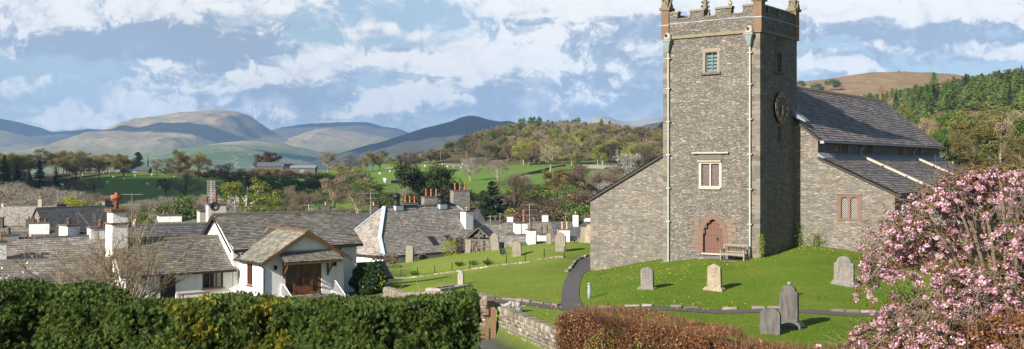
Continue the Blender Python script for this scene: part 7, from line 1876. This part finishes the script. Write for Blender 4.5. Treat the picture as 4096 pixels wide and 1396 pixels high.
S('spring1',320,215,786,'yellow-green bush behind the schoolhouse chimneys',1.6); S('green0',730,200,790,'round grey-green willow behind the village, left of the ladder-shaped aerial',1.5)
S('pine0',3310,1500,302,'single dark bush high on the bracken hill',1.6,'bush') if False else None
# ------------------------------------------------------------------ masses of look-alike trees
R8=random.Random(88)
def mass(spec,label,group,name='tree',cat=None):
    for (key,u,d,h,w) in spec: tree(key,u,d,h,label,group=group,name=name,wide=w,cat=cat or ('bush' if name=='bush' else 'tree'))
# dark treeline across the left fields
L=[]
for k in range(40):
    u=R8.uniform(-260,500); d=R8.uniform(560,720); vt=np.interp(u,[-260,0,60,150,210,300,400,500],[600,605,612,598,600,612,606,618])+R8.uniform(-4,24); key=R8.choice(['olive','olive','olive','tan','spring','brown'])
    L.append((key,u,d,Z(vt,d)-G(u,d).z,R8.uniform(1.0,1.45)))
mass(L,'olive-brown budding tree in the dark belt across the left fields','trees of the dark belt left of the barn')
for k,(u,d,vt,w) in enumerate(((158,400,642,1.5),(70,420,655,1.4),(225,420,668,1.1),(20,430,618,1.2),(-60,420,640,1.3),(120,440,690,1.3))): tree('spruce',u,d,vtop=vt,label='tall sombre spruce in the group at the left edge',group='spruces at the left edge',name='spruce_tree',wide=w)
mass([('brown',u,R8.uniform(360,480),R8.uniform(7,12),1.2) for u in (-150,-20,60,110,200,270,300)],'dark brown tree around the spruces at the left edge','brown trees below the spruces','tree')
# pale bare trees along the foot of the fields, just beyond the village
L=[]
for k in range(40):
    u=R8.uniform(-200,1010); d=R8.uniform(225,300); vt=np.interp(u,[-200,100,300,600,1010],[735,742,770,782,800])+R8.uniform(-14,26); L.append((R8.choice(['grey','grey','bare','tan','grey']),u,d,Z(vt,d)-G(u,d).z,R8.uniform(.9,1.35)))
mass(L,'pale leafless tree in the belt just beyond the village roofs','bare trees between the village and the fields','bare_tree','bare tree')
L=[(R8.choice(['bbush','bush','gbush','grey']),R8.uniform(-200,1500),R8.uniform(215,290),R8.uniform(2.4,4.6),R8.uniform(1.1,1.8)) for k in range(46)]
mass(L,'scrubby bush at the foot of the fields behind the village','scrub behind the village','bush')
L=[(R8.choice(['bbush','bush','gbush','bare','brown']),R8.uniform(1850,2480),R8.uniform(200,290),R8.uniform(5,9.5),R8.uniform(1,1.5)) for k in range(42)]
mass(L,'tangled dark tree behind the chimneys right of the hall','thicket behind the village right of the hall')
L=[(R8.choice(['olive','brown','bare','grey']),R8.uniform(2060,2480),R8.uniform(330,430),R8.uniform(7,11),R8.uniform(1,1.3)) for k in range(14)]
mass(L,'budding tree on the lower slope below the bright fields','trees on the lower slope left of the church')
# hedgerows crossing the fields
def hedgerow(pts,label,n,keys,h0,h1):
    P=[Vector((X(u,d),d)) for u,d in pts]; seg=[(b-a).length for a,b in zip(P,P[1:])]; T=sum(seg)
    for k in range(n):
        s=T*(k+R8.random()*.8)/n
        for (a,b),l in zip(zip(P,P[1:]),seg):
            if s<=l: q=a.lerp(b,s/l); break
            s-=l
        else: q=P[-1]
        tree(R8.choice(keys),CU+q.x/q.y*FOC,q.y,R8.uniform(h0,h1),label,'bush',label.replace('bush','bushes'),'bush',R8.uniform(1.0,1.5))
hedgerow([(1000,470),(1130,455),(1270,470),(1330,490)],'hedgerow bush on the bank between the middle fields',18,['bbush','bush','gbush','grey'],4,7.5)
hedgerow([(1360,640),(1440,560),(1480,545)],'hedgerow bush climbing to the middle skyline',12,['gbush','bush','gbush'],3.5,5.5)
hedgerow([(1395,500),(1420,430),(1450,380),(1470,340)],'hedgerow bush running down beside the bright field',12,['gbush','bush','grey','tan'],5,9)
hedgerow([(660,600),(760,585),(860,570),(960,590)],'low scrub bush along the left skyline under the clump',14,['bbush','bush'],3,5)
hedgerow([(1490,395),(1560,390),(1640,385)],'trimmed bush along the lower edge of the bright field',10,['bush','bbush'],1.8,2.8)
hedgerow([(1010,595),(1075,598),(1160,600)],'bush around the stone farmhouse',12,['bbush','bush'],4,6.5)
hedgerow([(1150,604),(1210,606),(1290,612)],'low bush in front of the farm sheds',11,['bbush','bush','gbush'],2.6,4.2)
hedgerow([(1560,690),(1640,680),(1720,690),(1790,720)],'bush and small tree on the upper skyline left of the wood',11,['brown','bbush','olive'],5,9)
# the wood on the hill
W1=[]; W2=[]; W3=[]
while len(W1)+len(W2)<262:
    u=R8.uniform(1770,2760); d=R8.uniform(585,930)
    low=np.interp(u,[1770,1900,2000,2080,2150,2230,2330,2760],[790,735,690,650,630,640,612,600])
    if d<low: continue
    g=G(u,d); hgt=R8.uniform(10.5,15)
    vt=CV-(g.z+hgt)/d*FOC
    cap=np.interp(u,[1770,1820,1900,2000,2100,2250,2400,2600,2760],[585,560,530,500,482,478,492,510,505])
    if vt<cap: hgt=max(6.5,(CV-cap)/FOC*d-g.z+R8.uniform(-1.5,.5))
    if hgt<6.6 and vt<cap-25: continue
    lit=u>2030 or d<700
    if lit: W1.append((R8.choice(['olive','tan','spring','tan','olive','brown','spring']),u,d,hgt,R8.uniform(.9,1.25)))
    else: W2.append((R8.choice(['brown','olive','olive','green']),u,d,hgt,R8.uniform(.9,1.25)))  # darker crown kinds: shade on this end is put into the colour
mass(W1,'golden-brown budding tree in the sunlit wood left of the church','trees of the sunlit wood','woodland_tree','woodland tree'); mass(W2,'dark brown tree on the shaded end of the hill wood','trees on the shaded end of the hill wood','woodland_tree','woodland tree')
for k in range(26):
    u=R8.choice([R8.uniform(2060,2210),R8.uniform(2230,2560)]); d=R8.uniform(880,960); vt=np.interp(u,[2060,2150,2200,2290,2400,2500,2600],[470,466,478,463,476,495,502])+R8.uniform(-2,14)
    W3.append(('pine',u,d,max(7,Z(vt,d)-G(u,d).z),R8.uniform(1.0,1.4)))
mass(W3,'dark green pine on the crest of the hill wood','pines on the crest of the wood','pine_tree','conifer')
# conifers and broadleaves on the right-hand hill
C1=[];C2=[]; tries=0
while (len(C1)<280 or len(C2)<120) and tries<14000:
    tries+=1
    d=R8.uniform(200,800); u=R8.uniform(3330,4330)
    lo=np.interp(u,[3330,3450,3600,3700,3800,4100,4330],[560,440,340,250,215,205,205])
    if d<lo: continue
    g=G(u,d); v=CV-g.z/d*FOC
    if ((u-3950)/120)**2+((v-495)/48)**2<1: continue            # the bracken clearing
    if u>3960 and 430<v<500 and R8.random()<.6: continue
    hgt=R8.uniform(9.5,14.5); cap=np.interp(u,[3330,3380,3440,3500,3560,3620,3700,3800,3900,4000,4096,4330],[395,388,382,374,360,352,338,312,296,284,268,240])
    if CV-(g.z+hgt)/d*FOC<cap: hgt=(CV-cap)/FOC*d-g.z+R8.uniform(-2.0,1.2)
    if hgt<5: continue
    if v>575 or (v>520 and R8.random()<.4): C2.append((R8.choice(['olive','tan','olive','green','larch','tan','green']),u,d,hgt*.78,R8.uniform(.85,1.2)))
    elif len(C1)<280: C1.append((R8.choice(['pine','pine','pine','larch','spruce','pine']),u,d,hgt,R8.uniform(1.15,1.75)))
mass(C1,'green conifer in the plantation on the right-hand hill','conifers on the right-hand hill','conifer_tree','conifer'); mass(C2,'budding broadleaf tree at the foot of the right-hand hill','broadleaf trees at the foot of the right-hand hill','broadleaf_tree','broadleaf tree')
S('pine0',3735,720,287,'tall dark pine standing clear on the edge of the plantation',1.5,'pine_tree'); S('birch0',4035,420,420,'pale slender birch alone in the bracken clearing',1.0,'birch_tree'); S('gbush0',4085,430,505,'dark round bush at the right edge of the bracken clearing',1.4,'bush')
def hillbush(u,v,d,h,lab):
    tm,cr,hh=PROTO['gbush0']; t=thing('bush',lab,'bush',at(u,v,d)); t.scale=(h/hh*1.5,h/hh*1.5,h/hh)
    for nm,me in (('trunk',tm),('crown',cr)): o=bpy.data.objects.new(nm,me); COL.objects.link(o); o.parent=t
def ridge_at(u,v0,d0=1300,d1=1895): 
    return at(u,v0,1760)
hillbush(3333,352,1700,14,'dark round bush alone on the bracken hill beyond the nave'); hillbush(3352,341,1740,7,'smaller bush just above the dark one on the bracken hill'); hillbush(3205,346,1700,9,'little bush beside the tower on the bracken hill'); hillbush(3273,365,1690,12,'green tree peeping over the nave ridge')
p=at(3596,288,1880); t=thing('hill_cairn','small stone monument on the summit of the bracken hill','monument',p); m=MB(); m.taper(0,0,-3,1.2,2.2,2.2,1.6,1.6); m.taper(0,0,1.2,4.6,.9,.9,.5,.5); m.build('cairn_stones',M['sooty_stone'],t)

# ------------------------------------------------------------------ farms, field walls, sheep
def farm(name,label,u,d,vr,ang,L,W,rise,wallh,wm,rm):
    a=math.radians(90-ang); g=G(u,d); zr=Z(vr,d)-g.z; ze=zr-rise; t=thing(name,label,'farm building',g,a)
    w=MB(); w.quad((-L/2,-W/2,-3),(L/2,-W/2,-3),(L/2,-W/2,ze),(-L/2,-W/2,ze)); w.quad((L/2,W/2,-3),(-L/2,W/2,-3),(-L/2,W/2,ze),(L/2,W/2,ze))
    for s in (-1,1): w.poly([(s*L/2,-W/2,-3),(s*L/2,W/2,-3),(s*L/2,W/2,ze),(s*L/2,0,zr),(s*L/2,-W/2,ze)])
    w.build('wall',M[wm],t)
    r=MB()
    for s in (-1,1): r.prism([(-L/2-.4,s*(W/2+.4),ze-.2),(L/2+.4,s*(W/2+.4),ze-.2),(L/2+.4,0,zr),(-L/2-.4,0,zr)],(0,0,.2))
    r.build('roof',M[rm],t)
    d_=MB(); d_.box(-L*.1,L*.06,-W/2-.06,-W/2-.002,-1,ze*.75); d_.build('door',M['blue_grey_pipe'],t)
    return t
farm('barn','long low dark barn with a turquoise door below the layered pine',548,618,668,86,15,7,2.0,3,'barn_wall','barn_roof'); farm('barn','taller gabled dark barn joined to the left end of the low one',497,622,662,40,9,7,2.4,4,'barn_wall','barn_roof')
farm('farmhouse','grey stone farmhouse under the copper beech',1085,612,650,84,15,7,2.2,4.0,'sooty_stone','barn_roof'); farm('farm_shed','long farm shed with a pale blue-grey roof edge right of the farmhouse',1215,630,662,88,15,8,1.2,2.4,'sooty_stone','shed_roof'); farm('farm_shed','dark gabled shed behind the pale-roofed one',1200,650,656,86,18,8,2.0,3.0,'sooty_stone','barn_roof')
for u,d,vt,lab in ((215,520,676,'wooden power pole left of the farm track'),(323,600,662,'wooden power pole nearer the barn'),(1634,700,611,'wooden power pole on the upper skyline by the dark trees'),(1762,690,592,'wooden power pole at the left edge of the wood'),(1868,660,585,'wooden power pole in front of the wood')):
    g=G(u,d); h=Z(vt,d)-g.z; m=MB(); m.tube([(0,0,-1),(0,0,h)],[.16,.12],6); m.box(-.7,.7,-.07,.07,h-.5,h-.35); o=m.build('power_pole',M['silver_wood']); o.location=g; tag(o,lab,'power pole')
def field_wall(label,pts,h=1.2,m='slate_stone'):
    P=resample([Vector((X(u,d),d,0)) for u,d in pts],3.0); g0=G(*pts[0]); t=MB()
    for a,b in zip(P,P[1:]):
        za,zb=H(a.x,a.y),H(b.x,b.y); d=(b-a).normalized(); n=Vector((-d.y,d.x,0))*.35
        t.add([tuple(q) for q in ((a.x-n.x-g0.x,a.y-n.y-g0.y,za-.5-g0.z),(a.x+n.x-g0.x,a.y+n.y-g0.y,za-.5-g0.z),(b.x+n.x-g0.x,b.y+n.y-g0.y,zb-.5-g0.z),(b.x-n.x-g0.x,b.y-n.y-g0.y,zb-.5-g0.z),(a.x-n.x-g0.x,a.y-n.y-g0.y,za+h-g0.z),(a.x+n.x-g0.x,a.y+n.y-g0.y,za+h-g0.z),(b.x+n.x-g0.x,b.y+n.y-g0.y,zb+h-g0.z),(b.x-n.x-g0.x,b.y-n.y-g0.y,zb+h-g0.z))],[(0,3,7,4),(1,5,6,2),(4,7,6,5),(0,4,5,1),(3,2,6,7)])
    o=t.build('field_wall',M[m]); o.location=g0; tag(o,label,'field wall')
field_wall('dark field wall across the bright field left of the yew',[(1560,500),(1600,508),(1650,515),(1700,512)]); field_wall('field wall with rushes at the top of the bright field',[(1745,585),(1800,590),(1840,596)],1.5)
field_wall('grey field wall along the upper skyline field',[(1540,680),(1640,670),(1780,668),(1900,660)],1.0); field_wall('pale wall under the sunlit wood beside the church',[(2330,600),(2420,605),(2470,608)],1.8,'pale_sandstone'); field_wall('tumbled wall climbing the slope to the sunlit wood',[(2060,520),(2150,560),(2220,600),(2260,615)],1.2)
field_wall('dark field wall along the farm track at the left',[(215,560),(300,585),(400,600),(480,612)],1.1)
def fence(label,pts,n):
    a=G(*pts[0]); b=G(*pts[1]); t=thing('post_fence',label,'fence',a)
    for k in range(n): u=pts[0][0]+(pts[1][0]-pts[0][0])*k/(n-1); d=pts[0][1]+(pts[1][1]-pts[0][1])*k/(n-1); g=G(u,d)-a; m=MB(); m.box(-.07,.07,-.07,.07,-.3,1.2); o=m.build('post',M['silver_wood'],t); o.location=g
    m=MB(); 
    for z in (.5,1.0): m.tube([(0,0,z),tuple(b-a+Vector((0,0,z)))],.02,4)
    m.build('wire',M['aerial_metal'],t)
fence('post and wire fence across the lower middle field',[(1195,330),(1300,330)],14)
def sheep_proto():
    m=MB(); m.tube([(-.55,0,.62),(-.4,0,.68),(0,0,.70),(.4,0,.68),(.52,0,.66)],[.16,.30,.33,.29,.14],9); b=m
    b.tube([(.5,0,.74),(.66,0,.86),(.82,0,.76)],[.12,.12,.07],7)
    for sx in (-.35,.35):
        for sy in (-.14,.14): b.tube([(sx,sy,.5),(sx+.02,sy,.25),(sx,sy,0)],[.07,.045,.035],6)
    for s in (-1,1): b.box(.66,.72,s*.1-.05,s*.1+.05,.86,.9)
    return b.mesh('sheep')
SHM=sheep_proto(); SHM.materials.append(M['wool'])
sp=[(352,790),(430,735),(497,720),(330,708),(300,712),(540,708),(590,742),(640,758),(660,762),(455,715),(610,705),(1068,712),(1215,692),(1260,690),(1300,694),(1560,690),(1600,678),(1640,682),(1700,668),(1470,712),(1455,716),(1478,735),(1485,742),(1540,725),(1540,733),(1500,765),(1413,782),(1815,672),(1845,675),(1790,672),(1640,700),(1520,700),(1370,690),(1190,800),(1085,745),(980,800),(1010,795),(1245,795),(2330,695),(2290,697),(2345,693),(1850,660),(1770,662),(700,715),(250,745)]
for i,(u,v) in enumerate(sp):
    d=hit(u,v,285,900); g=G(u,d); o=bpy.data.objects.new('sheep',SHM); COL.objects.link(o); o.location=g; o.rotation_euler=(0,0,R8.uniform(0,6.28)); k=R8.uniform(1.1,1.5); o.scale=(k,k,k)
    tag(o,'white sheep grazing in the far green pastures','sheep','sheep in the far pastures')
# ------------------------------------------------------------------ the air of the valley: one closed box of thin even haze
def haze():
    mb=MB(); mb.box(-9000,9000,-60,13200,-62,820)
    m=bpy.data.materials.new('haze_air'); m.use_nodes=True; m.node_tree.nodes.clear(); t=NT(m.node_tree)
    v=t.n('ShaderNodeVolumePrincipled',{'Color':(.33,.58,1.0,1),'Density':HAZE})
    v.inputs['Anisotropy'].default_value=.0
    o=t.n('ShaderNodeOutputMaterial'); t.nt.links.new(v.outputs[0],o.inputs['Volume'])
    ob=mb.build('haze',m); tag(ob,kind='stuff')
HAZE=6.8e-5
def shade_cloud(name,P,dx,dy,alt=1700.,seed=0,th=180):
    """a real cloud high over the valley, between the sun and the slopes it shades"""
    k=(alt-P[2])/SUNV.z; c=Vector(P)+SUNV*k
    bm=bmesh.new(); bmesh.ops.create_icosphere(bm,subdivisions=5,radius=1)
    for v in bm.verts:
        n=noise.fractal(v.co*2.2+Vector((seed*3.1,0,0)),1.0,2.0,5)
        p=v.co*(1+.42*n); 
        if p.z<0: p.z*=.35
        v.co=Vector((p.x*dx,p.y*dy,p.z*th))
    me=bpy.data.meshes.new(name); bm.to_mesh(me); bm.free()
    o=link(name,me,M['cloud_white'],smooth=True); o.location=c; tag(o,kind='structure')
plain('cloud_white',(.85,.85,.86),1,.03,.01)
haze()

def ground_pt(u,d,z): return (X(u,d),d,z)
# clouds added out of view to cast shade on fells and left field
shade_cloud('cloud',ground_pt(-40,9300,150),1150,800,1900,1,200); shade_cloud('cloud',ground_pt(1770,5000,120),720,620,1700,2,160)
shade_cloud('cloud',ground_pt(1330,10400,470),800,420,2000,3,160); shade_cloud('cloud',ground_pt(960,6450,190),800,230,1700,4,120)
shade_cloud('cloud',(-300,430,0),190,85,950,5,60)
